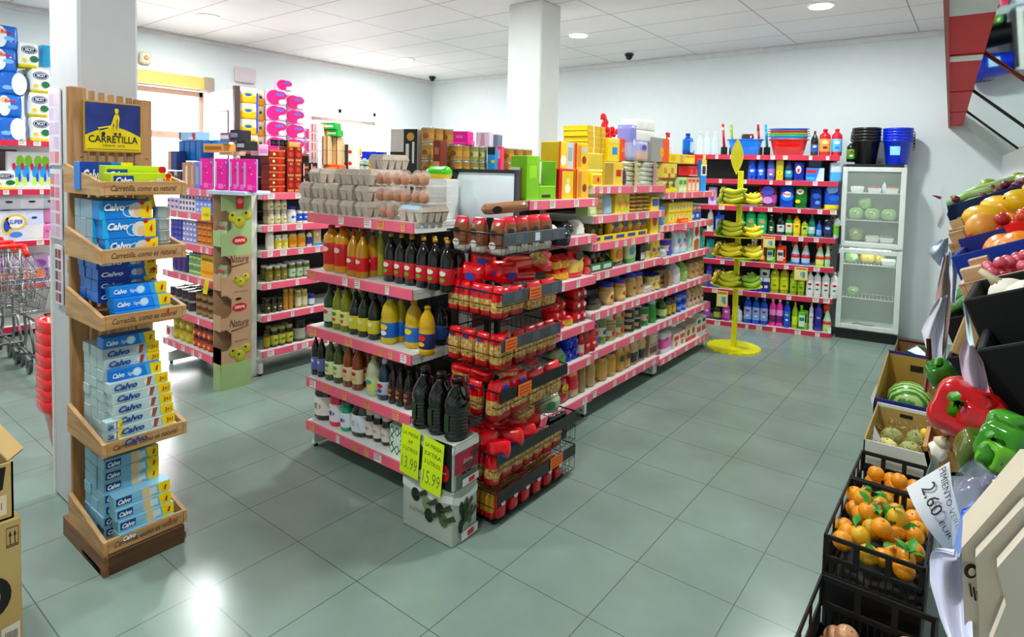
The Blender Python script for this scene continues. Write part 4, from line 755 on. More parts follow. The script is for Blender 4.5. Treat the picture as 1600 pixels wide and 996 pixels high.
R_(K, 0, 1223, 1235, 1, bot('1c50c8', '58a0e8', '2868e0', 'round', mark=['b8e070', 'e8f0f8']), 'blue bottle with lime mark', .29)
R_(K, 0, 1236, 1246, 1, bot('a8c020', 'd8e040', 'd8e848', 'tall'), 'yellow green slim bottle', .29)
R_(K, 0, 1246, 1262, 1, jug('7cc424', '98d828', 'dce8e0', '308878'), 'lime green jug with handle', .26)
R_(K, 0, 1263, 1270, 1, bot('dcdce0', 'c8ccd0', 'e8e8ec', 'round', mark=['c83848']), 'slim white bottle', .3)
R_(K, 0, 1271, 1284, 1, bot('4438b0', '5848c8', '2c2888', 'round', mark=['b0b0d8']), 'violet blue bottle with dark label', .3)
R_(K, 0, 1285, 1299, 1, spr('a4d890', 'e85830', 'c8e0a0', 'd04040', top='c0e0c8'), 'pale green trigger spray with red label', .29)
# basins, mops and bottles on top of the cleaning shelves
def P_basin(w, h, d, col, name='basin'):
    b = MB(); m = M(col, .25, coat=.3); n = 24
    def rg(k, z, kk=0): return [(math.copysign(abs(math.cos(2*PI*i/n))**.6, math.cos(2*PI*i/n))*w/2*k, math.copysign(abs(math.sin(2*PI*i/n))**.6, math.sin(2*PI*i/n))*d/2*k, z) for i in range(n)]
    b.rings([rg(.72, 0), rg(.9, h*.9), rg(.9, h*.93), rg(1, h*.95), rg(1, h), rg(.9, h), rg(.86, h*.9), rg(.68, .01)], m); return [(name, b.mesh(name))]
zt = 1.9505
def topk(px0, px1, v, z, maker, h, label, cat, rz=0):
    u0, u1 = K.u(px0, v, z), K.u(px1, v, z); P = maker(u1-u0, h); return place(P, K.P((u0+u1)/2, v, z), K.rz+rz, label, cat)
topk(1135, 1193, .2, zt, lambda w, h: P_basin(w, h, .28, '2080e0'), .18, 'blue plastic basin on top of the cleaning shelves', 'basin')
topk(1200, 1264, .2, zt, lambda w, h: P_basin(w, h, .3, 'd01c30'), .18, 'red plastic basin under the stack of coloured tubs', 'basin')
for i, (c, l, dx) in enumerate((('58b8e8', 'light blue tub nested just above the red basin', 0), ('9ad028', 'lime green tub nested in the stack', .004), ('d84048', 'red tub nested second from the top', -.008), ('4898e8', 'blue tub on the top of the nested stack', .01))):
    topk(1199, 1266, .2, zt+.128+i*.026, lambda w, h: P_basin(w*(1-.01*i), h, .3, c), .09, l, 'tub', dx)
topk(1158, 1178, .2, zt+.165, lambda w, h: P_bag(w, h, .1, [(1, '7a2838')], (.4, .5, .3, '2a2a34')), .08, 'dark red scouring pad pack in the blue basin', 'pack')
topk(1266, 1278, .12, zt, bot('141c20', 'd02838', '3858a8', 'tall', mark=['c8d8a0']), .27, 'black bottle with red cap right of the red basin', 'bottle')
topk(1279, 1297, .12, zt, bot('c82838', 'c02030', 'e8a060', 'round', mark=['f0e0a0', '6a2838']), .29, 'red bottle with sun label on top of the cleaning shelves', 'bottle')
topk(1298, 1315, .12, zt, bot('c8283c', 'c82838', '70b8e8', 'round', mark=['e8f0f8', '3888d0']), .29, 'red capped bottle with light blue label, topmost right', 'bottle')
topk(1322, 1336, .25, zt-.06, bot('282430', 'd8d8dc', '60b048', 'round', mark=['c83850', 'e8e8e8']), .22, 'dark bottle with green label left of the black buckets', 'bottle')
def P_brush(hh, col, band): 
    b = MB(); b.box(-.035, .035, -.03, .03, 0, .1, M('1c1c1e', .6), .01); h = MB(); h.tube([(0, 0, .09), (-.025, 0, hh)], .014, M(col, .35), 10); h.tube([(-.019, 0, hh*.8), (-.023, 0, hh*.9)], .0148, M(band, .4), 10)
    return [('toilet_brush', b.mesh('toilet_brush')), ('handle', h.mesh('handle'))]
for px, hh, c, bd, l in ((1131, .37, 'c8283a', 'e8e4e4', 'brush with red and white handle left of the blue basin'), (1144, .36, '9ac030', 'c8d868', 'brush with green handle behind the blue basin'), (1186, .36, 'c02838', '8c2030', 'brush with red handle behind the blue basin'), (1198, .36, '30b0d8', '58c8e8', 'brush with light blue handle between the basins')):
    place(P_brush(hh, c, bd), K.P(K.u(px, .33, zt), .33, zt), K.rz, l, 'brush')
def clearbot(px, v, h, l, tint='e0ecf4'):
    place(P_bottle(.07, h, M('dcecf4', .08, alpha=.35), 'eaf0f4', None, 'tall'), K.P(K.u(px, v, zt), v, zt), K.rz, l, 'bottle')
for i, px in enumerate((1093, 1104, 1116)): clearbot(px, .2, .27, ['clear plastic bottle, leftmost of three above the far gondola', 'clear plastic bottle, middle of three above the far gondola', 'clear plastic bottle, right of three by the brushes'][i])
# hanging yellow price cards on the cleaning shelf rails
def card(U, px, z, w, h, label, col='f0d890'):
    b = MB(); b.box(-w/2, w/2, -.003, 0, -h, 0, M(col, .5)); 
    b.quad((-w*.38, -.0035, -h*.85), (w*.38, -.0035, -h*.85), (w*.38, -.0035, -h*.25), (-w*.38, -.0035, -h*.25), M('e8e0b0')); b.box(-w*.4, w*.4, -.0045, -.0035, -h*.18, -h*.08, 'c07838')
    b.text('1', h*.5, 0, -h*.55, M('3a7a4a'), -.005); b.quad((w*.1, -.0045, -h*.8), (w*.3, -.0045, -h*.8), (w*.3, -.0045, -h*.35), (w*.1, -.0045, -h*.35), M('5a9ac0'))
    tag(obj('price_card', b, None, U.P(U.u(px, -.02, z), -.02, z), (0, 0, U.rz)), label, 'price card')
card(K, 1202, 1.05, .12, .12, 'hanging cream price card over the orange and lime jugs'); card(K, 1252, .74, .13, .14, 'hanging cream price card over the white bleach bottles'); card(K, 1129, .4, .12, .18, 'hanging cream price card left of the banana stand pole')

# ------------------------------------------------------------------ left gondola end unit and jar bay
row(S1, 0, 268, 298, 3, jar('b8a028', 'a89028', 'c8b440', 'e0d8a0'), 'yellow jar of olives in two layers', .1, layers=2)
row(S1, 0, 299, 330, 4, jar('8a2c1c', '3a1c18', 'c85838', 'e8d0a8'), 'dark red tapas jar in layers', .085, layers=3, deep=2)
row(S1, 0, 259, 268, 1, ctn(.1, 'e8e4e0', [('o', .5, .5, .35, 'c84838')]), 'tilted white box with red spot', .09)
row(S1, 1, 262, 300, 4, can('2a1c24', '4a2c3c'), 'dark tin in the shade', .085, layers=2, deep=2)
row(S1, 1, 303, 331, 3, can('8a6a48', 'a88860', top='6a5038'), 'brown mushroom tin', .06, layers=3)
row(S1, 2, 268, 292, 3, pk(.06, [(1, '3a2c78')]), 'violet chocolate pouch', .14, deep=2)
row(S1, 2, 293, 312, 3, can('48a850', 'c8d890'), 'small green tin', .055, layers=3, dz=.056)
row(S1, 2, 300, 312, 1, ctn(.1, 'c8cca0', [(0, 1, .5, 1, '588c50')]), 'pale green carton behind the small tins', .19, v=.12)
row(S1, 2, 313, 336, 1, ctn(.15, 'f0b820', [(.1, .9, .3, .5, 'e09818')], top='e8b420'), 'large orange yellow carton, lower', .11, wmax=.3)
row(S1, 2, 313, 337, 1, ctn(.15, 'e8c028', [(.1, .9, .3, .6, '8a6a30')]), 'yellow tea carton stacked above, upper', .07, z=.926, wmax=.3)
row(S1, 3, 266, 284, 3, ctn(.08, '2c3c98', [(.1, .9, .3, .7, '5868c0')]), 'dark blue sardine box in layers', .042, layers=4)
row(S1, 3, 285, 307, 4, ctn(.08, '9aa4d8', [(.2, .8, .3, .7, 'e8e8f4'), (.3, .7, .1, .25, 'c03050')]), 'pale blue sardine box in layers', .042, layers=4)
row(S1, 3, 308, 331, 3, ctn(.08, 'd88838', [(.1, .9, .3, .5, '5a3018'), (.2, .5, .6, .8, 'e8b060')]), 'orange and brown sardine box in layers', .05, layers=4)
row(S1, 4, 261, 279, 3, ctn(.07, 'd8cce0', [(.15, .85, .3, .7, '7a5a8c')]), 'pale lilac small box, left end', .048, layers=2)
row(S1, 4, 280, 305, 5, ctn(.07, 'ece4f0', [(.2, .8, .2, .75, '4a4a68')]), 'white small box with dark lettering', .045, layers=3)
row(S1, 4, 306, 330, 4, ctn(.07, '8c98e0', [(.2, .8, .3, .7, 'e0e4f8')]), 'lavender blue small box', .045, layers=3)
row(S1, 5, 261, 283, 2, ctn(.06, '20305c', [(.0, .45, 0, 1, 'd8b0a0'), ('o', .25, .55, .2, '5a3028')]), 'hair dye box with a face', .13, cat='hair dye box')
row(S1, 5, 284, 296, 1, ctn(.1, 'c8906c', [('p', [(.45, .1), (.75, .15), (.75, .9), (.45, .85)], 'ece0d8')]), 'tall light brown box with white stripes, left', .2)
row(S1, 5, 296, 304, 1, ctn(.1, 'c4906c', [('p', [(.3, .1), (.7, .15), (.7, .9), (.3, .85)], 'c8b8a4')]), 'tall light brown box with pale stripes, right', .2)
row(S1, 5, 304, 313, 1, ctn(.1, '7080d8', [(.2, .8, .15, .8, 'a8a8c0')]), 'tall blue wine glass box', .21)
row(S1, 5, 262, 276, 1, ctn(.08, '26447c', [(.0, .4, 0, 1, 'd8a890')]), 'blue hair dye box in the upper tier, left', .16, z=1.645, cat='hair dye box')
row(S1, 5, 279, 316, 4, ctn(.1, '1c6cb0', [(.88, 1, 0, 1, '1c4c80'), (.1, .8, .1, .9, '2078c0')]), 'bright blue hair dye box in the upper tier', .17, z=1.725, v=.12, cat='hair dye box')
row(S1, 5, 279, 306, 1, ctn(.12, 'a8c8e8', [(.0, .1, 0, 1, '5a3830'), (.8, 1, .1, .8, 'c83848'), (.6, .85, .1, .4, 'e8e0e8')]), 'pale blue box lying flat on the hair dye boxes', .07, z=1.897, v=.12, wmax=.5)
row(S1, 5, 318, 340, 1, ctn(.1, '2484c8', [(.0, .4, 0, 1, '2a1c20'), (.15, .3, .2, .7, 'c89880')]), 'blue hair dye box with dark haired face', .1, z=1.80, v=.2, wmax=.3, cat='hair dye box')
for px, z, l in ((303, 1.512, 'plain white box under the blue hair dye tier, left'), (315, 1.512, 'plain white box under the blue hair dye tier, right')): place(P_carton(.09, .21, .1, 'e8dce0', [(.1, .9, .4, .7, 'd0c8d8')]), S1.P(S1.u(px, .25, z), .25, z), 0, l, 'carton')
# dotted pink cartons and others along the aisle side of the end unit
def P_dots(w, h, d):
    rnd = random.Random(3); deco = [(0, .16, .12, .9, 'c8b0c8')]
    for k in range(13): deco.append(('o', rnd.uniform(.25, .9), rnd.uniform(.06, .92), rnd.uniform(.05, .1), rnd.choice(('f468c0', 'f8a8dc', 'c81c70', 'f040a0'))))
    deco += [('o', .93, .88, .1, '78b8e8'), (.3, .7, .04, .2, 'f080c8')]
    return P_carton(w, h, d, 'f03ca8', deco, side='c8a0d8')
PD = P_dots(.085, .235, .1)
for i, px in enumerate((324, 347, 370, 381, 392)):
    p = at_z(px, 296, 1.515); a = at_y(px, 290, 2.3 if i < 2 else 2.36)
    place(PD, (a.x, a.y, 1.512), .95, ['dotted pink glass carton, first from the left', 'dotted pink glass carton, second from the left', 'dotted pink glass carton in the middle', 'dotted pink glass carton, second from the right', 'dotted pink glass carton at the right end'][i], 'carton')
b = MB(); b.box(-.15, .22, -.13, .12, -.03, 0, M('dce4ee', .3), .006); b.box(-.15, .22, -.135, -.13, -.028, -.004, M('c0ccdc', .3)); a = at_y(372, 296, 2.36); tag(obj('glass_shelf', b, None, (a.x-.02, a.y, 1.511), (0, 0, .25)), 'pale blue shelf extension carrying the dotted pink cartons', 'shelf')
for px, py, w, h, c, cc, l in ((343, 232, .22, .07, 'e0a860', 'a86838', 'light brown carton lying on the dotted pink cartons'), (363, 240, .15, .03, 'd8b898', 'a88868', 'thin pale carton under the black packs'), (361, 215, .1, .07, '8a7a88', 'e8e4f0', 'crinkled black and clear pack on the pink cartons'), (376, 212, .09, .08, '24202c', '8c88a0', 'glossy black pack beside the crinkled one'), (386, 228, .09, .07, '18181c', 'b8b4c0', 'black pack with white label above the post')):
    a = at_y(px, py, 2.42); a.z -= h/2; place(P_carton(w, h, .12, c, [(.1, .9, .3, .7, cc)]), a, .25, l, 'carton')
# jar bay
row(S2, 5, 420, 446, 1, ctn(.12, '8c2c1c', [(.0, 1, .75, 1, 'c87838'), ('o', .7, .4, .35, 'c83830'), ('o', .3, .4, .2, 'e8d0b0')]), 'brown chocolate carton in the left pile', .057, layers=6, wmax=.3)
row(S2, 5, 448, 472, 2, ctn(.12, '8a2418', [(.35, .75, .8, .95, 'e88028'), ('o', .5, .5, .3, 'c84838'), (.1, .9, .05, .2, 'c88858')]), 'tall brown biscuit box with orange mark', .125, layers=3)
row(S2, 5, 473, 496, 2, ctn(.12, '1c1416', [(.3, .8, .6, .75, 'e87828'), ('o', .5, .35, .25, '8a3828'), (.1, .25, .1, .9, 'c8c0b8')]), 'black coffee box with orange mark', .125, layers=2)
row(S2, 5, 424, 452, 4, can('1c1a1c', '3a3838', top='101012'), 'round black pot in a row on the cartons', .05, z=1.865, v=.06)
row(S2, 5, 452, 470, 1, ctn(.14, 'e0a868', [(0, 1, .7, 1, 'e8b878')]), 'flat light brown carton on the biscuit boxes', .04, z=1.862, wmax=.3)
row(S2, 5, 404, 420, 1, ctn(.12, 'e0b8d0', [(.1, .9, .2, .6, 'c890b8')]), 'pale pink carton above the white post', .09, z=1.78, wmax=.2)
row(S2, 4, 420, 450, 3, jar('c8bc98', 'b8bcc0', 'd8d0b0', '8a9a60'), 'pale artichoke jar in two layers', .105, layers=2, deep=2)
row(S2, 4, 451, 466, 1, jar('e0dcc8', '2438a8', 'e4e4e8', '2850b8'), 'large mayonnaise jar with blue lid', .14)
row(S2, 4, 466, 492, 3, jar('e4e0cc', '2a3878', '2858c0', 'e8e8f0'), 'mayonnaise jar with blue label', .13, deep=2)
row(S2, 3, 418, 431, 1, jar('e4e4d8', 'e8e8e0', None), 'tall plain white jar at the left', .15)
row(S2, 3, 432, 452, 2, jar('dcdcc0', 'dce0d8', 'e8d860', 'f0f0e8'), 'small white jar with yellow label', .115)
row(S2, 3, 453, 480, 2, jar('c8b070', '3c4468', 'e0a040', 'd88020'), 'sauce jar with dark lid and orange foot', .14, deep=2)
row(S2, 3, 481, 489, 1, bot('e0dcc8', 'c83040', '3048a0', 'round'), 'cream sauce bottle with blue label', .13)
row(S2, 3, 490, 502, 1, ctn(.05, 'c8b890', [(0, 1, 0, .15, '4898c8'), ('o', .5, .6, .2, 'e8e0c8')]), 'beige standing tube', .16)
row(S2, 2, 418, 452, 3, jar('6a6428', 'd8d8d0', '7a7434', 'a8a068'), 'green olive jar with white lid', .125, deep=2)
row(S2, 2, 453, 486, 3, jar('707040', 'c8ccc8', 'b8c8a8', '488c98'), 'olive jar with pale label', .135, deep=2)
row(S2, 1, 416, 443, 3, jar('28281c', '3a4030', '4c4c34', 'c8c8b0'), 'dark green pickle jar', .12, deep=2)
row(S2, 1, 444, 460, 2, jar('a87c38', 'b89858', 'b88c48'), 'tall amber pepper jar', .18)
row(S2, 1, 463, 483, 2, jar('a89c68', 'c8b888', 'd8d0b0'), 'pale asparagus jar', .15, deep=2)
row(S2, 1, 484, 494, 1, jar('2c3c68', '2c48a0', 'c8d0e0'), 'small jar with blue lid', .1)
row(S2, 0, 414, 424, 1, jar('5a4c20', '3a3420', 'a89c40'), 'half hidden green brown jar', .15)
row(S2, 0, 425, 461, 3, jar('3c3814', 'a8a878', 'b8b850', '3a5a20', lab2='d0cc70'), 'pickle jar with yellow collar label', .16, deep=2)
row(S2, 0, 463, 482, 1, jar('1c201c', '20241c', 'a8a898'), 'large dark jar with small pale label', .18, wmax=.16)
row(S2, 0, 484, 493, 1, jar('2c2c20', '2c2c20', 'b8a848'), 'dark jar with yellow label at the right', .13)
# goods piled on the far left gondola bay, seen above the eggs
def sg(px, z, w, h, maker, label, cat=None, group=None, X=-4.66, rz=.5):
    lo, hi = 2.6, 5.9
    for _ in range(40):
        m = (lo+hi)/2
        if proj((X, m, z))[0] < px: lo = m
        else: hi = m
    P = maker(w, h); return place(P, (X, lo, z), rz, label, cat or CATS.get(P[0][0], 'carton'), group)
zs_ = 1.4865
for px, h, l in ((497, .19, 'plain grey supply carton under the white and red biscuit cartons'), (516, .19, 'plain grey supply carton under the bread sticks'), (545, .11, 'plain grey supply carton under the tomato cartons'), (566, .14, 'plain grey supply carton under the grey green snack bags'), (588, .10, 'plain grey supply carton under the blue cartons')): sg(px, zs_, .2 if px > 500 else .1, h, ctn(.2, 'b8b4b0', [(.1, .9, .4, .6, 'a8a4a0')]), l)
TOM = ctn(.1, 'ece8e0', [('o', .3, .35, .17, 'c83028'), ('o', .7, .35, .17, 'c83028'), ('o', .5, .55, .15, 'b02820'), (.4, .6, 0, 1, '3a4038')])
for i in range(3): sg(545, zs_+.111+i*.106, .17, .105, TOM, ['white tomato carton, bottom of the stack of three', 'white tomato carton, middle of the stack of three', 'white tomato carton, top of the stack of three'][i])
BRD = ctn(.14, 'd8c098', [(.08, .2, 0, 1, '8a4038'), (.3, .38, 0, 1, 'c87868'), (.46, .6, 0, 1, '5a3028'), (.7, .8, 0, 1, 'c8a078'), (.86, .95, 0, 1, '8a4a38')])
sg(516, zs_+.191, .24, .045, ctn(.14, 'e86820', [(.1, .9, .3, .6, 'f0a050')]), 'orange carton under the striped bread stick cartons')
for i in range(2):
    for j in range(2): sg(509+j*15, zs_+.237+i*.126, .11, .125, BRD, ['striped bread stick carton in the lower row behind the eggs', 'striped bread stick carton in the upper row behind the eggs'][i], group=['bread stick cartons, lower row', 'bread stick cartons, upper row'][i])
for i, l in enumerate(('green and white snack pack, lower of two', 'green and white snack pack, upper of two')): sg(516-i*4, zs_+.49+.061*i, .2, .06, ctn(.12, '28a848', [(0, .3, 0, 1, 'e8f0e8'), ('o', .5, .5, .35, 'd87828'), (.5, .9, .3, .6, 'd8f0d8')]), l)
for i in range(5): sg(495, zs_+.191+i*.081, .09, .08, ctn(.12, 'ecdfe0', [(.3, .45, .1, .9, 'd87070'), (.6, .75, .1, .9, 'e0a0a0')]), 'white and red biscuit carton in the column left of the bread sticks', group='white biscuit cartons')
for i in range(6): sg(560+(i % 2)*9, zs_+.141+(i//2)*.052, .11, .05, bag(.09, [(.5, 'c8ccc0'), (1, '98a890')], (.5, .5, .2, '4a7a48'), seed=i), 'grey green snack bag in the heap beside the tomato cartons', group='grey green snack bags')
sg(583, zs_+.101, .12, .09, ctn(.1, 'c8dce0', []), 'pale blue carton below the yellow sweet bags', X=-4.6)
for i in range(3): sg(583, zs_+.192+i*.038, .09, .036, bag(.07, [(1, 'e8b818')], seed=i), 'yellow sweet bag in the small pile behind the eggs', group='yellow sweet bags', X=-4.6)
for px, z, c, dec, l in ((578, .241, '2038c8', [(.48, .52, 0, 1, '1828a0'), (.1, .35, .4, .5, 'e8e8f8')], 'royal blue carton, top left'), (592, .241, '1828a8', [(.1, .9, .1, .9, '2030b8'), (.2, .7, .3, .6, '8898e8')], 'dark blue lettered carton, top right'), (578, .101, '3c50d8', [(.48, .52, 0, 1, '2838b0'), (.1, .4, .3, .4, 'e8e8f8')], 'blue carton in the lower tier, left'), (593, .101, 'c8d0e0', [(.75, 1, 0, 1, '2038b8')], 'white carton with blue edge in the lower tier')):
    sg(px, zs_+z, .13, .139, ctn(.1, c, dec), l, X=-4.82)
sg(604, zs_, .1, .2, ctn(.1, 'e8ece8', [(.2, .6, .5, .65, '8a9a50')]), 'white carton between the blue and coffee cartons', X=-4.7)
sg(606, zs_+.201, .07, .13, ctn(.1, 'c8ccd8', [(.6, 1, 0, 1, '3040a0')]), 'grey carton with blue edge beside the dark blue one', X=-4.7)
# ------------------------------------------------------------------ goods piled on the rear of the central gondola
zg = 1.4505
def gp(px, z, w, h, d, maker, label, cat=None, group=None, X=-2.95, rz=.35, yoff=0):
    # stand a thing at height z on the line X where it shows at column px
    lo, hi = 2.56, 6
    for _ in range(40):
        m = (lo+hi)/2
        if proj((X, m, z))[0] < px: lo = m
        else: hi = m
    P = maker(w, h); return place(P, (X, lo+yoff, z), rz, label, cat or CATS.get(P[0][0], 'carton'), group)
CF1 = ctn(.12, 'd4cec8', [(.5, 1, 0, 1, '1a1718'), (.1, .4, .1, .32, 'c08c60'), (0, .5, .38, .46, '201c1c'), ('o', .75, .82, .14, 'c89c60'), (.58, .7, .2, .65, 'e0dcd8'), (.82, .9, .2, .7, 'e0dcd8')])
CF2 = ctn(.12, '6a3420', [(.2, .38, .2, .65, 'e0d8d0'), (.6, .7, .15, .6, 'e0d8d0'), ('o', .45, .84, .16, 'c89c60'), (.0, .08, 0, 1, 'c8b8a8')])
gp(637, zg+.235, .19, .27, .12, CF1, 'black and white coffee pod carton, upper left of the piles'); gp(639, zg, .19, .235, .12, CF1, 'black and white coffee pod carton, lower left of the piles')
gp(662, zg+.235, .105, .27, .12, CF2, 'brown coffee pod carton, upper of the two'); gp(680, zg, .14, .235, .12, CF2, 'brown coffee pod carton, lower right by the tins')
gp(662, zg, .1, .235, .12, ctn(.12, 'd0c8c4', [(.1, .9, .5, .7, 'b8a8a0')]), 'grey coffee carton between the two black ones')
TIN = P_can(.088, .1035, 'a8824c', 'b8945c', mark='8a5a28'); TING = P_can(.085, .1035, '8c8a5c', 'b8b48c', mark='6a6a40')
def tins(pxs, levels, P, label, group, X=-2.72, z0=zg):
    for px in pxs:
        for k in range(levels): gp(px, z0+k*.104, 0, 0, 0, lambda w, h: P, label, 'tin', group, X=X, rz=random.uniform(.2, .5))
tins((668, 682, 698), 5, TIN, 'gold brown biscuit tin in the three tallest columns beside the coffee cartons', 'gold brown tins, tallest columns', X=-2.8)
tins((712, 724), 4, TIN, 'gold brown tin in the middle columns behind the white header panel', 'gold brown tins, middle columns', X=-2.72)
tins((738, 751), 4, TING, 'olive green tin in the columns right of the gold tins', 'olive green tins', X=-2.7)
tins((793, 808, 822), 4, TIN, 'gold brown tin at the right end above the green display box', 'gold brown tins, right end', X=-2.68)
gp(686, zg, .05, .43, .1, ctn(.1, '7c3428', [(.1, .9, .6, .7, 'c8a080'), (.2, .8, .8, .9, 'b07050')]), 'dark red narrow carton beside the tall tin columns', X=-2.66)
gp(722, zg+.4165, .12, .09, .1, ctn(.1, 'e828a0', [(.3, .7, .5, .7, 'f080c8'), (.1, .9, .05, .2, 'f058b8')]), 'bright pink carton on top of the middle tins', X=-2.74)
gp(736, zg+.4165, .035, .03, .05, ctn(.05, 'f070b8'), 'small pink box beside the bright pink carton', X=-2.68)
gp(757, zg+.4165, .10, .10, .08, ctn(.08, 'dcd4e0', [('p', [(.3, 0), (.7, 0), (.6, .9), (.4, .9)], 'c8a0b0')]), 'pale carton with a pink figure on the olive tins', X=-2.72)
gp(774, zg, .05, .51, .1, ctn(.1, '7c88a0', []), 'slate grey tall carton right of the pale carton', X=-2.76)
gp(768, zg, .055, .41, .06, ctn(.06, '2890d0', [(0, 1, .88, 1, '20242c'), (.5, 1, .74, .79, 'd8d040')]), 'blue and black carton right of the olive tins', X=-2.62)
gp(779, zg, .045, .42, .06, ctn(.06, 'e85878', [(.2, .8, .8, .95, 'f0b0c0')]), 'coral pink carton right of the blue and black one', X=-2.62)
gp(853, zg, .2, .25, .12, ctn(.12, 'c8c0b0', [(.1, .9, .2, .8, 'b8b0a0')]), 'plain grey carton under the drink packs', X=-2.66)
for k in range(3): gp(853, zg+.251+k*.036, .16, .035, .12, ctn(.12, 'd8dadc', [(.1, .3, .3, .7, '8a8c94'), (.5, .8, .3, .7, 'a8a8b0'), (.88, 1, 0, 1, 'c83848')]), 'white and grey drink carton pack in the small pile', group='white and grey packs', X=-2.66)
gp(834, zg, .05, .36, .06, can('98a878', 'd0d8b8'), 'tall pale green tin right of the gold tins', 'tin', X=-2.64)
gp(882, zg, .12, .36, .1, ctn(.1, 'c8ccd0', [(0, 1, .7, .9, 'c83848')]), 'tall white carton below the small blue basket', X=-2.66)
gp(882, zg+.3605, 0, 0, 0, lambda w, h: P_basin(.12, .055, .1, '1c50b0'), 'small blue basket above the infant cereal', 'basket', X=-2.66)
# curved white header panel in a black frame
b = MB(); W, Hh = .41, .33
def hd(u, v): return ((u-.5)*W, -.02+.045*(2*abs(v-.5))**2 - .0, v*Hh)
b.sheet(lambda u, v: hd(u, v), 4, 12, M('f2faff', .6)); b.sheet(lambda u, v: (lambda p: (p[0], p[1]+.006, p[2]))(hd(1-u, v)), 4, 12, M('f2faff', .6))
a = Vector((-2.17, 2.57, 1.36)); hr = tag(obj('header_panel', b, None, a, (0, 0, 0.06)), 'curved white header panel in a black frame above the wire rack', 'header panel')
b = MB(); b.box(-W/2-.03, -W/2, -.03, .04, -.2, Hh+.02, M('15161a', .4), .004); b.box(-W/2, W/2, .0, .02, Hh, Hh+.02, M('2c333c', .3), .003); b.box(W/2, W/2+.008, -.02, .03, 0, Hh+.02, M('3a414c', .3), .002); b.box(-W/2, W/2, .028, .04, -.2, Hh, M('15161a', .5)); obj('frame', b, hr)

# ------------------------------------------------------------------ black wire rack with pasta
WR = M('0c0c0e', .35, .4)
rk = tag(empty('wire_rack', (0, 0, 0)), 'black wire rack of six baskets on the gondola corner, full of pasta', 'wire rack')
b = MB(); b.box(-2.10, -2.07, 2.50, 2.53, 0, 1.45, WR, .003); b.box(-2.10, -2.07, 2.585, 2.612, 0, 1.45, WR, .003); b.box(-2.1, -2.07, 2.24, 2.27, 0, 1.1, WR, .003); obj('post', b, rk)
b = MB(); b.box(-2.1, -1.78, 2.22, 2.25, 0.0, .02, WR, .003); b.box(-2.1, -1.78, 2.8, 2.83, 0.0, .02, WR, .003); b.box(-1.80, -1.77, 2.22, 2.83, 0, .02, WR, .003); obj('base_frame', b, rk)
BK = [(1.30, 1.405, 2.20, 2.74, -2.10, -1.75, 1), (1.0, 1.125, 2.20, 2.72, -2.11, -1.75, 1), (.75, .90, 2.20, 2.72, -2.11, -1.75, 1), (.50, .655, 2.20, 2.80, -2.11, -1.75, 0), (.20, .36, 2.18, 2.90, -2.02, -1.745, 0), (.03, .17, 2.19, 2.90, -2.0, -1.745, 0)]
for k, (z0, z1, y0, y1, x0, x1, grey) in enumerate(BK):
    b = MB()
    for z in (z0, z0+(z1-z0)*.5, z1):
        b.tube([(x0, y0, z), (x1, y0, z), (x1, y1, z), (x0, y1, z), (x0, y0, z)], .0022 if z < z1 else .004, WR, 4)
    n = int((y1-y0)/.03)
    for i in range(n+1):
        y = y0+(y1-y0)*i/n; b.tube([(x1, y, z1), (x1, y, z0), (x0, y, z0)], .0015, WR, 4)
    n = int((x1-x0)/.03)
    for i in range(n+1):
        x = x0+(x1-x0)*i/n; b.tube([(x, y0, z1), (x, y0, z0), (x, y1, z0), (x, y1, z1)], .0015, WR, 4)
    o = obj('basket', b, rk)
    b = MB(); b.box(x1, x1+.006, y0+.01, y1, z1-.055, z1+.004, M('4c5258' if grey else '101012', .3), .002)
    for q in range(3 if grey else 0): b.box(x1+.006, x1+.0068, y0+.1+q*.16, y0+.16+q*.16, z1-.045, z1-.005, M('5c646c', .3))
    obj('label_strip', b, o)
    if k in (0,): b = MB(); b.box(x1+.0068, x1+.008, y0+.26, y0+.3, z1-.045, z1-.005, M('dfe4e8', .4)); obj('price_ticket', b, o)
def price_orange(y, z, x, w, l, par=None):
    b = MB(); b.box(-w/2, w/2, -.002, 0, -.03, .03, M('f08a28', .5), .001)
    for i in range(3): b.quad((-w*.4, -.0025, -.02+i*.016), (w*.38, -.0025, -.02+i*.016), (w*.38, -.0025, -.014+i*.016), (-w*.4, -.0025, -.014+i*.016), 'b03c10')
    tag(obj('price_ticket', b, None, (x, y, z), (0, 0, PI/2)), l, 'price ticket')
price_orange(2.47, 1.098, -1.741, .1, 'orange price ticket on the second rack basket strip'); price_orange(2.28, .877, -1.741, .09, 'orange price ticket on the third rack basket strip')
price_orange(2.40, .628, -1.741, .11, 'orange price ticket on the fourth rack basket strip'); price_orange(2.70, .15, -1.736, .12, 'orange price ticket on the lowest rack basket')
def pasta(w, h, d, split=.55, seed=0, past='d8a850', foot=.18): return P_bag(w, h, d, [(foot, 'b81428'), (split, past), (1, 'e0203c')], [(.5, .8, .16, '3c58c0')], seed=seed, gus=1)
def inrow(k, face, n, P, label, group, v=.012, t0=0, t1=1, dz=0, tilt=0):
    z0, z1, y0, y1, x0, x1, g = BK[k]; d2 = max(abs(p.co.y) for p in P[0][1].vertices)
    for i in range(n):
        t = t0+(t1-t0)*(i+.5)/n
        if face == 'x': loc, rz = (x1-v-d2, y0+(y1-y0)*t, z0+.004+dz), PI/2
        else: loc, rz = (x0+(x1-x0)*t, y0+v+d2, z0+.004+dz), 0
        place(P, loc, (tilt, random.uniform(-.04, .04), rz+random.uniform(-.06, .06)), label, 'bag of pasta', group if n > 1 else None)
BR = lambda w, h, s=0: P_bag(w, h, .06, [(.2, 'c8c4bc'), (.8, '8a5638'), (1, 'c83040')], [(.4, .6, .2, '1c1a1a'), (.4, .25, .25, 'e8e4e0')], seed=s)
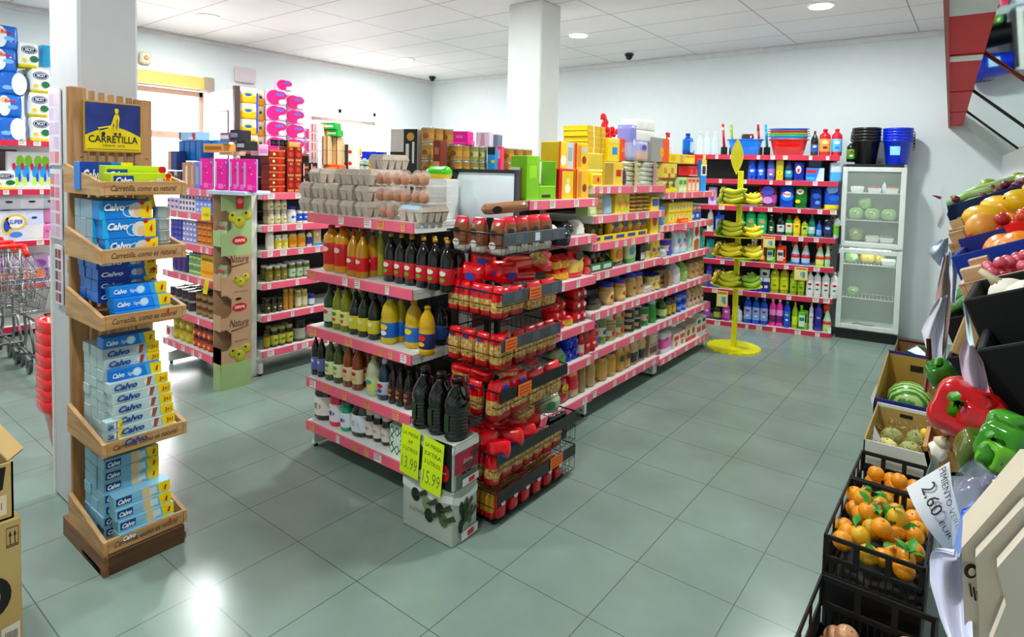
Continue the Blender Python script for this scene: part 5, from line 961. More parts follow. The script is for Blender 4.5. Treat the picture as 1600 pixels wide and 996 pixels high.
inrow(0, 'y', 3, BR(.09, .17), 'brown wholewheat pasta bag, left end of the top basket', 'wholewheat pasta, left end'); inrow(0, 'x', 4, BR(.115, .18, 2), 'brown wholewheat pasta bag facing the aisle in the top basket', 'wholewheat pasta, aisle side', t0=.1, t1=.85)
place(P_bag(.24, .05, .08, [(1, '9a7258')], (.3, .5, .1, '2a2420')), (-1.86, 2.36, 1.50), (.15, -.1, .9), 'long brown pasta packet lying on top of the top basket', 'bag of pasta')
place(P_bag(.16, .06, .1, [(1, 'e0d8cc')], seed=8), (-1.83, 2.66, 1.36), (0, 0, 1.3), 'white paper packet at the right end of the top basket', 'bag of food')
place(P_bag(.14, .09, .1, [(1, '1c2026')], seed=9, rough=.15), (-1.83, 2.80, 1.30), (0, 0, .4), 'crumpled black bag beyond the right end of the top basket', 'bag')
inrow(1, 'y', 5, pasta(.072, .15, .05), 'red pasta bag standing along the left end of the second basket', 'second basket, left end'); inrow(1, 'x', 2, pasta(.13, .14, .05, .5, 1), 'wide red and yellow pasta bag at the front left of the second basket', 'second basket, front', t0=0, t1=.42)
inrow(1, 'x', 2, P_bag(.13, .14, .06, [(.6, 'c89c48'), (1, 'e02440')], seed=2), 'spiral pasta bag at the front right of the second basket', 'second basket, front right', t0=.5, t1=1)
for i, (x, y, z, rz) in enumerate(((-2.0, 2.3, 1.145, .3), (-1.93, 2.36, 1.16, 1.0), (-1.98, 2.34, 1.215, .6), (-1.88, 2.38, 1.15, 1.4))): place(P_bag(.13, .1, .09, [(1, 'e0203c')], (.5, .5, .2, '3c58c0'), seed=i), (x, y, z), (.3, .1, rz), 'red pasta bag heaped at the left of the second basket', 'bag of pasta', 'heap in the second basket')
for i, (x, y, z, w, c, rz) in enumerate(((-1.87, 2.5, 1.14, .2, 'c0182c', 1.35), (-1.88, 2.5, 1.20, .2, 'd81c34', 1.5), (-1.86, 2.68, 1.17, .14, 'd8203c', 1.7))): place(P_bag(w, .065, .1, [(1, c)], seed=i+5), (x, y, z), (0, .05, rz), ['red packet lying flat at the bottom behind the second basket front', 'red packet lying flat on another one in the second basket', 'short red packet lying at the right of the second basket'][i], 'bag of pasta')
place(P_bag(.1, .11, .06, [(.7, 'd8ac58'), (1, 'e02840')], seed=4), (-1.87, 2.62, 1.21), (.5, .6, 1.4), 'tilted yellow pasta bag near the top of the second basket', 'bag of pasta')
inrow(2, 'y', 4, pasta(.085, .165, .055, .72), 'yellow and red pasta bag along the left end of the third basket', 'third basket, left end'); inrow(2, 'x', 1, pasta(.15, .17, .06, .7, 3), 'wide pasta bag at the near corner of the third basket', None, t0=0, t1=.3)
inrow(2, 'x', 4, P_bag(.1, .16, .06, [(.15, 'a81c30'), (.8, 'd0a050'), (1, 'e0203c')], seed=6), 'elbow pasta bag facing the aisle in the third basket', 'third basket, aisle side', t0=.32, t1=1)
inrow(3, 'y', 3, pasta(.09, .17, .06, .5, 4), 'red topped pasta bag along the left end of the fourth basket', 'fourth basket, left end'); inrow(3, 'x', 2, pasta(.16, .19, .07, .55, 5), 'large red and yellow pasta bag at the near corner of the fourth basket', 'fourth basket, near corner', t0=0, t1=.48)
inrow(3, 'x', 2, P_bag(.15, .17, .07, [(.55, 'd8b048'), (1, 'e02440')], (.5, .75, .12, '3c58c0'), seed=7), 'large macaroni bag right of the middle in the fourth basket', 'fourth basket, right', t0=.5, t1=1)
for i, (x, y, z, rz) in enumerate(((-2.03, 2.27, .672, .2), (-1.92, 2.28, .675, .1), (-1.82, 2.34, .70, 1.4), (-1.84, 2.55, .70, 1.6))): place(P_bag(.13, .06, .09, [(.4, 'd8ac50'), (1, 'e0203c')] if i % 2 == 0 else [(1, 'c81830')], seed=i+9), (x, y, z), (.1, .1, rz), 'red packet lying across the bags of the fourth basket', 'bag of pasta', 'packets lying on the fourth basket')
inrow(4, 'y', 3, pasta(.085, .13, .05, .65, 6), 'red and yellow pasta bag along the left end of the fifth basket', 'fifth basket, left end', v=.006)
inrow(4, 'x', 7, P_bag(.095, .13, .06, [(.3, 'b81428'), (.6, 'd8a850'), (1, 'd81c38')], seed=8), 'dark red pasta bag facing the aisle in the fifth basket', 'fifth basket, aisle side', t0=0, t1=.85)
for i in range(11):
    x = -1.98+(i % 3)*.085+random.uniform(-.01, .01); y = 2.27+(i//3)*.125; place(P_bag(.12, .1, .09, [(.25, 'd8a850'), (1, 'e01c3c')], (.5, .6, .18, '4058c8'), seed=20+i), (x, y, .315+.02*(i % 2)), (.5, random.uniform(-.3, .3), random.uniform(.5, 1.5)), 'shiny red pasta bag heaped in the fifth basket', 'bag of pasta', 'heap in the fifth basket')
place(P_bag(.14, .13, .1, [(.85, 'd8a848'), (1, 'e02840')], seed=3), (-1.86, 2.56, .42), (.2, -.5, 1.2), 'big yellow pasta bag tilted on the fifth basket heap', 'bag of pasta')
place(P_bag(.16, .1, .1, [(1, 'b8c8a8')], (.4, .5, .2, '5a9a78'), seed=31), (-1.87, 2.78, .37), (.1, .1, 1.3), 'green and white packet at the right end of the fifth basket', 'bag of food')
for i in range(3): place(P_bag(.07, .16, .05, [(1, '14161a')], (.5, .6, .3, '4a4c50'), seed=i), (-1.80, 2.74+i*.05, .208), (0, 0, 1.4), 'black pasta bag at the right end of the fifth basket', 'bag of pasta', 'black pasta bags')
SP = P_bag(.035, .30, .04, [(.12, 'c81c34'), (.82, 'c08c3c'), (1, 'd8203c')], seed=1)
for i in range(8): place(P_bag(.04, .13, .05, [(.3, 'b81830'), (.85, 'c89848'), (1, 'a87838')], seed=i) if i == 0 else P_bag(.032, .125, .045, [(.25, 'b81830'), (1, 'c89848')], seed=i), (-1.98+i*.028, 2.215, .035), 0, 'slim spaghetti packet standing in the lowest basket, left end', 'spaghetti packet', 'spaghetti packets, left end')
for i in range(6): place(P_bag(.07, .125, .05, [(1, 'd01c38')], (.5, .6, .25, 'e8e0e8'), seed=i), (-1.77, 2.25+i*.1, .035), PI/2, 'red spaghetti packet end facing the aisle in the lowest basket', 'spaghetti packet', 'spaghetti packets, aisle side')
for i in range(10): place(SP, (-1.96+(i % 5)*.037, 2.26+(i//5)*.31, .07+.02*(i % 2)), (-PI/2*.97, 0, 0), 'long amber spaghetti packet lying flat in the lowest basket', 'spaghetti packet', 'spaghetti packets lying flat')

# ------------------------------------------------------------------ olive oil cartons and jugs in front of the end unit
def olive_carton(z0, z1, label, top):
    b = MB(); w, d, h = .32, .17, z1-z0; m = M('b9bfb4', .5); b.box(0, w, 0, d, 0, h, m, .004)
    for f, T in ((0, Matrix()), (1, Matrix.Translation((w, 0, 0)) @ Matrix.Rotation(PI/2, 4, 'Z'))):
        L = w if f == 0 else d; q = lambda pts, c, k: b.add([tuple(T @ Vector((x*L, -.001-.0006*k, z*h))) for x, z in pts], [tuple(range(len(pts)))], M(c, .5))
        q([(0, .78), (.3, .70), (.7, .72), (1, .80), (1, .94), (.7, .86), (.3, .84), (0, .92)], 'e8e8e4', 1)
        rnd = random.Random(f+top)
        for k in range(6 if f else 5):
            cx, cz = rnd.uniform(.25, .85), rnd.uniform(.3, .7); q([(cx+.09*math.cos(t*PI/5), cz+.13*math.sin(t*PI/5)) for t in range(10)], rnd.choice(('2c3a20', '5a6a48', '8c9a78', '1c2418')), 2+k)
            q([(cx, cz), (cx+.2, cz+.18), (cx+.26, cz+.1), (cx+.1, cz)], '3c4a30', 8+k)
        if f: q([(.3, .04), (.98, .06), (.98, .22), (.3, .2)], 'e0dcd8', 15); q([(.55, .07), (.8, .08), (.8, .18), (.55, .17)], 'c83848', 16)
    if top: 
        b.quad((.02, -.002, h*.1), (.17, -.002, h*.02), (.17, -.002, h*.32), (.02, -.002, h*.42), 'e0e0e4'); b.quad((.21, -.0022, h*.0), (.31, -.0022, h*.0), (.31, -.0022, h*.99), (.21, -.0022, h*.99), '17181a')
        for k in range(9): b.quad((.03+k*.014, -.003, h*.2), (.036+k*.014, -.003, h*.2), (.036+k*.014, -.003, h*.36), (.03+k*.014, -.003, h*.36), '303030')
        b.add([(.262+.036*math.cos(t*PI/6), -.0035, h*.35+.042*math.sin(t*PI/6)) for t in range(12)], [tuple(range(12))], 'c02838'); b.text('Masia', .016, .262, h*.35, 'f0e8e8', -.0045, .2)
        T = Matrix.Translation((w, 0, 0)) @ Matrix.Rotation(PI/2, 4, 'Z'); 
        for x0, x1, a, e, c in ((.02, .96, .35, .8, 'a82c48'), (.02, .98, .82, .98, 'd8d8d4'), (.1, .9, 0.02, .3, '5c6a5c')): b.add([tuple(T @ Vector((x*d, -.006, z*h))) for x, z in ((x0, a), (x1, a), (x1, e), (x0, e))], [(0, 1, 2, 3)], c)
        b.text('Extra', .03, .09, h*.58, 'f0d0d8', -.0075, .2, T=T)
    else: b.text('GUSTA EXTRA', .022, .13, h*.42, M('2a2c28'), -.012)
    return tag(obj('carton', b, None, (-2.12, 1.95, z0), (0, 0, .02)), label, 'carton')
olive_carton(.002, .255, 'lower olive oil carton on the floor, printed with olives and a white ribbon', 0); olive_carton(.257, .475, 'upper olive oil carton carrying three big black jugs', 1)
def P_bigjug():
    b = MB(); m = M('070806', .08, coat=.6); pr = [(.045, 0, m), (.052, .012, m)]
    for k in range(7): z = .03+k*.017; pr += [(.052, z, m), (.048, z+.007, m), (.052, z+.014, m)]
    pr += [(.053, .17, m), (.05, .20, m), (.036, .235, m), (.02, .262, m), (.018, .28, m)]; b.lathe(pr, 18); o = [('oil_jug', b.mesh('oil_jug'))]
    c = MB(); c.lathe([(.021, .275, M('101010', .3)), (.021, .3, M('101010', .3)), (.018, .305, M('101010', .3))], 12); o.append(('cap', c.mesh('cap')))
    c = MB(); c.tube([(.02, 0, .27), (.05, 0, .262), (.058, 0, .23), (.05, 0, .2)], .007, M('0c0d0b', .15), 6); o.append(('handle', c.mesh('handle')))
    c = MB(); c.box(-.012, .012, -.056, -.053, .05, .13, M('3a4a30', .4)); o.append(('label_wrap', c.mesh('label_wrap'))); return o
BJ = P_bigjug()
for x, l in ((-2.062, 'big black oil jug on the carton, left'), (-1.957, 'big black oil jug on the carton, middle'), (-1.852, 'big black oil jug on the carton, right')): place(BJ, (x, 2.03, .477), 0, l, 'oil jug', None, (1.0, 1.3, .92))
def sign(x, z, w, h, lines, big, label, rz=0, tilt=0):
    b = MB(); b.box(-w/2, w/2, -.0015, 0, -h, 0, M('dcf018', .5)); k = M('28301c', .6)
    for i, t in enumerate(lines): b.text(t, h*.11, 0, -h*(.14+.16*i), k, -.002, .1, w=w*(.8 if len(t) > 3 else .25))
    b.text(big, h*.36, 0, -h*.76, M('6a8a4a', .6), -.002, .1, w=w*.85, bold=-.005); return tag(obj('price_sign', b, None, (x, 1.938, z), (0, tilt, rz)), label, 'price sign')
sign(-2.055, .492, .125, .235, ['LA MASIA', 'AP', '3 LITROS'], '13.99', "fluorescent yellow handwritten sign for 13.99, left of the pair", tilt=.06); sign(-1.905, .475, .13, .25, ['LA MASIA', 'EXTRA', '3 LITROS'], '15.99', "fluorescent yellow handwritten sign for 15.99, right of the pair", tilt=.08)

# ------------------------------------------------------------------ cardboard olive display
GRN, KR = 'a8bc8c', 'c0a084'
ds = tag(empty('cardboard_display', (-4.43, 2.24, 0)), 'tall cardboard olive display standing at the corner of the left end unit', 'cardboard display')
b = MB(); D, H0 = .235, 1.475; th = .006
notches = [(1.19, 1.36), (.86, 1.02), (.55, .72), (.30, .46)]
def side(x):
    pts = [(0, 0)]
    for a, e in sorted(notches): pts += [(0, a), (.015, a+.015), (.03, a+.05), (.075, a+.06), (.075, e-.05), (.05, e-.01), (.0, e)]
    pts += [(0, 1.42), (.02, H0), (D, H0), (D, 0)]; n = len(pts)
    # fan into strips by height
    zs = sorted({p[1] for p in pts})
    return pts
def strip(y0, y1, z0, z1, c): b.box(-th, 0, y0, y1, z0, z1, c)
cols = lambda z: M(GRN, .7) if (z < .20 or z > 1.02) else M(KR, .7)
edges = [0, .2, .30, .46, .55, .72, .86, 1.02, 1.10, 1.19, 1.36, H0]
for z0, z1 in zip(edges, edges[1:]):
    nt_ = any(abs(z0-a) < 1e-6 for a, e in notches)
    if nt_:
        b.add([(0, .08, z0), (0, D, z0), (0, D, z1), (0, .08, z1)], [(0, 1, 2, 3)], cols(z0+.01)); b.add([(-th, .08, z0), (-th, D, z0), (-th, D, z1), (-th, .08, z1)], [(3, 2, 1, 0)], cols(z0+.01)); b.box(-th, 0, .078, .082, z0, z1, cols(z0+.01))
        for q in (0, 1):
            zz = z0 if q == 0 else z1; s_ = 1 if q == 0 else -1
            b.add([(.0004, .0, zz), (.0004, .04, zz), (.0004, .08, zz+s_*.04), (.0004, .08, zz)], [(0, 1, 2, 3)], cols(z0+.01))
    else: strip(0, D, z0, z1, cols(z0+.01))
obj('side_panel', b, ds)
b = MB(); b.box(-.125, -.12, 0, D, 0, H0, M(KR, .7)); b.box(-.12, -th, D-.005, D, 0, H0, M(KR, .7)); obj('back_panel', b, ds)
for k, (a, e) in enumerate(notches + [(.0, .3)]):
    b = MB(); z0 = a-.10 if k < 4 else 0.0; z1 = a if k < 4 else .30; m_ = M(KR if k else GRN, .7) if k < 4 else M(GRN, .7)
    b.box(-.12, -th, -.004, 0, max(z0, 0), z1+.02, m_); b.box(-.12, -th, 0, D-.005, z1-.06, z1-.055, M(KR, .7)); obj('tray', b, ds)
TX = Matrix.Translation((.0006, 0, 0)) @ Matrix.Rotation(PI/2, 4, 'Z')
def olive(b, y, z, r):
    for dy, dz, k in ((-.6, .1, .8), (.65, .25, .85), (0, -.35, 1)):
        b.ball((.001, y+dy*r, z+dz*r), r*.55*k, skin('a8a41c', 'c8c030', 6), 12, sx=.12)
        b.ball((.001+r*.06*k, y+dy*r-r*.1, z+dz*r+r*.2), r*.12, M('3a3410'), 8, sx=.2)
for a_ in ((.14, 1.30, .085), (.15, .83, .062), (.14, .27, .08)): b = MB(); olive(b, *a_); obj('olive_picture', b, ds)
for z, s_ in ((1.13, .055), (.62, .052)): b = MB(); b.add([tuple(TX @ Vector((.14+s_*1.1*math.cos(t*PI/8), -.001, z+s_*.62*math.sin(t*PI/8)))) for t in range(16)], [tuple(range(16))], M('c82838', .5)); b.text('SERPIS', .03, .14, z, M('f4ece8'), -.003, T=TX, w=.08, bold=.02); obj('oval_logo', b, ds)
for z in (.99, .50): b = MB(); b.text('Nature', .085, .135, z, M('2c241c'), -.002, .35, T=TX, w=.15, bold=-.005); b.add([tuple(TX @ Vector(p)) for p in ((.07, -.002, z-.06), (.21, -.002, z-.035), (.21, -.002, z-.031), (.07, -.002, z-.052))], [(0, 1, 2, 3)], M('2c241c')); obj('wordmark', b, ds)
for z in (.74, .36): b = MB(); b.text('CERO ADITIVOS', .018, .15, z, M('3a3028'), -.002, T=TX, w=.11); obj('small_print', b, ds)
b = MB(); b.add([tuple(TX @ Vector(p)) for p in ((.11, -.001, 1.37), (.17, -.001, 1.37), (.17, -.001, 1.465), (.11, -.001, 1.465))], [(0, 1, 2, 3)], M('d84038')); b.add([tuple(TX @ Vector((.14+.022*math.cos(t*PI/6), -.002, 1.43+.022*math.sin(t*PI/6)))) for t in range(12)], [tuple(range(12))], M('f0a0a0')); obj('red_badge', b, ds)
b = MB(); b.add([tuple(TX @ Vector((.13+.025*math.cos(t*PI/6), -.002, .685+.01*math.sin(t*PI/6)))) for t in range(12)], [tuple(range(12))], M('2a221a')); obj('hand_hole', b, ds)
b = MB(); b.box(-th, 0, .12, D, H0, H0+.2, M('a07c68', .7)); b.add([tuple(TX @ Vector((.18+.045*math.cos(t*PI/8), -.001, H0+.13+.035*math.sin(t*PI/8)))) for t in range(16)], [tuple(range(16))], M('c02c34')); b.text('SERPIS', .025, .18, H0+.13, M('f0e0d8'), -.003, T=TX, w=.06); b.text('Nature', .05, .18, H0+.06, M('4a3428'), -.002, .3, T=TX, w=.09); obj('header_flap', b, ds)
for k, (a, e) in enumerate(notches[:2] + [(1.40, 1.5)]):
    for i in range(2): place(P_bag(.05, .14, .05, [(.5, 'c8ccb0'), (1, '8a9478')], (.5, .7, .25, 'c83850'), seed=k*3+i), (-4.43-.035-.05*i, 2.285, a-.054 if k < 2 else 1.31), (0, 0, .5), ['olive pouch in the second compartment of the cardboard display', 'olive pouch in the third compartment of the cardboard display', 'olive pouch in the top compartment of the cardboard display'][k], 'bag of olives', ['olive pouches, second compartment', 'olive pouches, third compartment', 'olive pouches, top compartment'][k]) if k < 2 else None
b = MB(); b.box(-.04, .04, -.003, 0, -.05, .05, M('f0e048', .5)); b.text('0.80', .035, 0, -.01, 'a08018', -.004, w=.05); tag(obj('price_ticket', b, None, (-4.60, 2.21, 1.33), (0, 0, .4)), 'yellow price ticket on the left end unit beside the cardboard display', 'price ticket')
b = MB(); b.box(-.02, .02, -.003, 0, -.06, .05, M('f0d838', .5)); b.text('1', .035, 0, -.01, 'a08018', -.004); tag(obj('price_ticket', b, None, (-4.60, 2.21, .78), (0, .2, .4)), 'small tilted yellow price ticket on the third rail of the left end unit', 'price ticket')
# ------------------------------------------------------------------ wooden promotional stand with tuna packs
ST = Matrix.Translation((-2.765, .925, 0)) @ Matrix.Rotation(PI/2, 4, 'Z'); SW, SD = .30, .44
st = tag(empty('wooden_display_stand', (-2.765, .925, 0), PI/2), 'tall wooden tiered stand with a blue and yellow sign, beside the grey column', 'display stand')
WV = wood('c2925e', '9c6c3e'); WX = wood('c89a64', 'a4743e', 3, 0)
for x0, x1 in ((.003, .075), (SW-.03, SW+.045)): b = MB(); b.box(x0, x1, SD-.025, SD, .02, 2.03 if x0 < .1 else 2.0, WV, .004); b.lathe([(.006, 0, M('3a2a1c')), (.006, .002, M('3a2a1c'))], 8, (x0+.05, SD-.026, 1.72)); obj('post', b, st)
b = MB()
for i in range(5): x = .088+i*.038; b.box(x, x+.024, SD-.012, SD, .1, 2.02-.004*i, WV, .002)
obj('back_slats', b, st)
b = MB(); b.box(.006, SW+.04, SD, SD+.02, 1.2, 1.26, WX, .002); b.box(.006, SW+.04, SD, SD+.02, .5, .56, WX, .002); obj('cross_rail', b, st)
b = MB(); b.box(.058, SW-.005, SD-.035, SD-.027, 1.745, 1.975, M('c8a050', .4), .002); A_, B2 = .064, SW-.011; b.quad((A_, SD-.036, 1.752), (B2, SD-.036, 1.752), (B2, SD-.036, 1.968), (A_, SD-.036, 1.968), M('f0d818', .35))
n = 14; arc = [(A_+(B2-A_)*i/n, 1.82+.04*math.sin(PI*i/n)) for i in range(n+1)]
b.add([(x, SD-.037, z) for x, z in arc] + [(B2, SD-.037, 1.968), (A_, SD-.037, 1.968)], [tuple(range(n+3))], skin('16286a', '243c90', 8, .35))
b.quad((A_+.008, SD-.038, 1.758), (B2-.008, SD-.038, 1.758), (B2-.008, SD-.038, 1.760), (A_+.008, SD-.038, 1.760), M('20243c'))
b.text('CARRETILLA', .044, (A_+B2)/2, 1.803, M('1c2030'), SD-.039, w=.2, bold=.012); b.text('DESDE 1875', .012, (A_+B2)/2, 1.775, M('2a2c38'), SD-.039, w=SW*.3)
Y_, N_ = M('f0d828', .4), M('1c2444', .4)
def fig(pts, m, k=0): b.add([((A_+B2)/2+x, SD-.0385-.0006*k, 1.84+z) for x, z in pts], [tuple(range(len(pts)))], m)
SC = .78
for k, (pts, m) in enumerate((([(-.002, .0), (.012, .0), (.014, .045), (.022, .0), (.034, .0), (.026, .05), (.032, .09), (.026, .112), (.006, .112), (-.002, .085), (.002, .05)], Y_), ([(.010, .114), (.022, .114), (.025, .126), (.020, .140), (.010, .140), (.006, .126)], Y_), ([(.002, .134), (.03, .134), (.026, .139), (.02, .147), (.010, .147)], Y_), ([(.0, .10), (-.008, .07), (-.02, .035), (-.012, .034), (.0, .06), (.008, .09)], Y_), ([(-.085, .03), (-.02, .045), (.0, .04), (-.03, .008), (-.06, -.004), (-.07, .012)], Y_), ([(-.078, .022), (-.03, .034), (-.03, .028), (-.066, .014)], N_), ([(-.064, .002), (-.052, .010), (-.044, -.002), (-.052, -.018), (-.062, -.012)], N_), ([(.012, .03), (.016, .03), (.02, .08), (.016, .09)], N_), ([(.008, .112), (.024, .112), (.024, .115), (.008, .115)], N_), ([(.0, -.012), (.012, -.012), (.012, .004), (.0, .004)], N_), ([(.024, -.012), (.036, -.012), (.034, .004), (.022, .004)], N_))): fig([(x*SC, z*SC-.008) for x, z in pts], m, k)
obj('sign_board', b, st)
TR = [1.565, 1.29, 1.02, .495, .085]
for k, z in enumerate(TR):
    b = MB(); b.box(0, SW, 0, .016, z, z+.058, WX, .003); b.box(.012, SW-.012, .016, SD-.03, z+.004, z+.016, WX)
    for x in (-.016, SW): b.add([(x+q, y, zz) for q in (0, .016) for y, zz in ((0, z), (SD-.03, z-.0), (SD-.03, z+.125), (.0, z+.055))], [(3,2,1,0),(4,5,6,7),(0,1,5,4),(1,2,6,5),(2,3,7,6),(3,0,4,7)], wood('cc9e6a', 'a87844', 3, 1))
    t = obj('tray', b, st); b = MB(); b.text('Carretilla, como es natural', .033, SW*.5, z+.029, M('3a1c08', .6), -.0008, .35, w=SW*.84, bold=.006); obj('lettering', b, t)
b = MB(); b.box(-.02, SW+.02, .02, SD, 0, .03, wood('8a5a34', '5c3418', 3, 0), .003); b.add([(x+q, y, zz) for x in (-.02,) for q in (0, .02) for y, zz in ((-.01, 0), (SD+.03, 0), (SD+.03, .085), (-.01, .085))], [(3,2,1,0),(4,5,6,7),(0,1,5,4),(1,2,6,5),(2,3,7,6),(3,0,4,7)], wood('8a5a34', '5c3418', 3, 1)); b.box(0, SW, -.01, .01, 0, .084, wood('5c3a20', '3a2010', 3, 0), .003); obj('base', b, st)
def P_tuna(w, h, d, c, kind='big'):
    deco = [('p', [(.80, 0), (1, 0), (1, 1), (.76, 1)], 'f4dc10')]
    if kind == 'big': deco = [('p', [(.0, 0), (.12, 0), (.05, 1), (.0, 1)], '48b8e8'), ('o', .56, .42, .34, 'c8e4f4'), ('o', .56, .42, .28, c), ('o', .70, .45, .42, 'e0dcd4'), ('o', .73, .35, .25, 'e8c8a0'), ('p', [(.78, 0), (1, 0), (1, 1), (.76, .8)], 'f4d818'), ('o', .8, .86, .12, 'c8202c')]
    if kind == 'blue': deco = [('p', [(.0, 0), (.5, 0), (.58, 1), (.0, 1)], '1448a8'), ('o', .6, .5, .3, 'b8e0f4'), ('o', .68, .5, .3, 'c8a898')] + deco + [('o', .93, .6, .2, 'c8302c')]
    if kind == 'light': deco = [('o', .52, .5, .38, 'a8d8f8'), ('o', .52, .5, .3, 'e0f0f8'), ('p', [(.72, 0), (.8, 0), (.75, 1), (.66, 1)], '58b0e8')] + deco
    if kind == 'white': deco = [('o', .58, .5, .3, 'c8d4d8'), ('o', .64, .5, .3, 'e8ece8'), ('p', [(.62, .1), (.68, .1), (.72, .9), (.64, .9)], 'a85c48')] + deco
    if kind == 'nat': deco = [('p', [(.5, 0), (.68, 0), (.64, 1), (.48, 1)], 'e0c8a0'), ('p', [(.62, .2), (.76, .2), (.74, .8), (.6, .8)], 'd8e0e4'), (.03, .3, .2, .85, '20508c')] + deco
    if kind == 'lime': deco = [(.04, .36, .3, .85, '1c4c98'), ('o', .66, .25, .35, 'e8f4f0'), ('o', .66, .25, .28, '48a8e0'), (.74, .88, .3, .7, 'd8dce0')] + [('p', [(.84, 0), (1.0, 0), (1, .95), (.86, .9)], 'f4d010'), ('o', .94, .85, .16, 'c8302c')]
    y = -d/2-.006; tx = []
    nm = dict(big=('f4f8fc', .27, .62, .45, .38), blue=('f4f8fc', .22, .5, .5, .36), light=('f4f8fc', .16, .5, .5, .22), white=('1c4c90', .27, .5, .7, .38), nat=('f4f8fc', .165, .52, .5, .22), lime=('f4f8fc', .2, .58, .4, .26))[kind]
    tx.append(('Calvo', nm[3]*h*1.1, (nm[1]-.5)*w, nm[2]*h, nm[0], y, .25, nm[4]*w, .04))
    if kind == 'light': tx.append(('ligero', .42*h, -.08*w, .5*h, 'e0f0fc', y, 0, .18*w, .01))
    if kind == 'lime': tx.append(('BAJO EN SAL', .28*h, .0, .3*h, '2a8a80', y, 0, .18*w, .01))
    if kind == 'nat': tx.append(('Natural', .3*h, -.13*w, .45*h, '8ab0c8', y, 0, .16*w, .01))
    pr = dict(big="4", blue='3x', light='1', white='3+1', nat='1', lime='3.50')[kind]; tx.append((pr, .6*h, .40*w, .45*h, 'c8281c', y, .1, (.05 if len(pr) == 1 else .12)*w, .03))
    return P_carton(w, h, d, c, deco, bev=.002, texts=tx, name='tuna_carton')
def tuna(kind, c, n, z, h, x, y, label, w=.23, d=.07, dy=0, dx=0, group=None, cols=1):
    P = P_tuna(w, h, d, c, kind)
    for k in range(n):
        for j in range(cols):
            loc = ST @ Vector((x+dx*k+random.uniform(-.004, .004), y+dy*k+j*(d+.004)+random.uniform(-.002, .002), z+k*(h+.001)))
            place(P, loc, PI/2+random.uniform(-.02, .02), label, 'tuna pack', group)
tuna('lime', 'c8dc58', 1, TR[0]+.017, .075, .155, .07, 'pale green tuna pack at the front of the topmost tray', w=.235)
tuna('lime', 'c4d850', 1, TR[0]+.017, .105, .16, .15, 'pale green tuna pack standing behind in the topmost tray', w=.24, d=.06)
tuna('blue', '2c84d0', 1, TR[0]+.017, .118, .08, .24, 'blue tuna pack at the back left of the topmost tray', w=.2)
tuna('big', '2088d0', 3, TR[1]+.017, .078, .115, .07, 'large blue tuna pack stacked at the front of the second tray', w=.2, dy=.012, dx=-.008, group='large blue tuna packs, second tray front')
for j in range(3): tuna('big', '9aacb8', 3, TR[1]+.017, .078, .09, .16+j*.075, 'grey blue tuna pack stacked at the back of the second tray', w=.18, group='tuna packs at the back of the second tray')
for k in range(4):
    b = MB(); m = M('c8d0cc', .3, .6); b.lathe([(.032, 0, m), (.034, .004, m), (.033, .008, m), (.033, .044, m), (.035, .048, m), (.033, .05, m), (.03, .047, m)], 16); place([('tuna_tin', b.mesh('tuna_tin'))], ST @ Vector((.25, .09, TR[1]+.017+k*.051)), 0, 'plain silver tin stacked at the right of the second tray', 'tin', 'silver tins in the second tray')
b = MB(); b.box(-.035, .035, -.002, 0, 0, .09, M('f4d418', .4)); b.text('4', .05, 0, .04, M('c8281c'), -.003, 0, bold=.02); tag(obj('price_card', b, None, ST @ Vector((.225, .16, TR[1]+.2)), (0, -.2, PI/2)), 'yellow price card tilted above the silver tins', 'price card')
tuna('blue', '1c78c8', 4, TR[2]+.09, .046, .135, .16, 'dark blue tuna pack in the upper stack of the third tray', w=.23, group='dark blue tuna packs, third tray', cols=3, dx=-.002)
tuna('light', '1c90e0', 3, TR[2]+.017, .048, .15, .04, 'bright blue tuna pack in the front stack of the third tray', w=.22, d=.07, dy=.03, group='bright blue tuna packs, third tray front')
tuna('light', '1c84d4', 1, TR[3]+.42, .048, .125, .13, 'blue tuna pack on the very top of the fourth tray pile', w=.2); tuna('light', '1c84d4', 1, TR[3]+.285, .05, .135, .10, 'blue tuna pack in the middle of the fourth tray pile', w=.2)
tuna('white', 'c8d8d8', 6, TR[3]+.017, .044, .16, .04, 'white tuna pack in the lower front stack of the fourth tray', w=.23, dy=.008, dx=-.004, group='white tuna packs, fourth tray front', cols=1)
tuna('white', 'bccccc', 9, TR[3]+.017, .044, .13, .13, 'white tuna pack in the taller stack of the fourth tray', w=.22, group='white tuna packs, fourth tray behind', cols=3)
tuna('white', 'b4c8cc', 3, TR[3]+.017, .04, .03, .04, 'white tuna pack end at the left side of the fourth tray', w=.06, d=.05, group='pack ends at the left of the fourth tray')
tuna('nat', '98c8e0', 4, TR[4]+.017, .048, .155, .04, 'pale blue tuna pack in the front stack of the lowest tray', w=.22, dy=.008, dx=-.003, group='pale blue tuna packs, lowest tray front')
tuna('nat', '90bcd4', 7, TR[4]+.017, .048, .125, .13, 'pale blue tuna pack in the taller stack of the lowest tray', w=.215, group='pale blue tuna packs, lowest tray behind', cols=3)

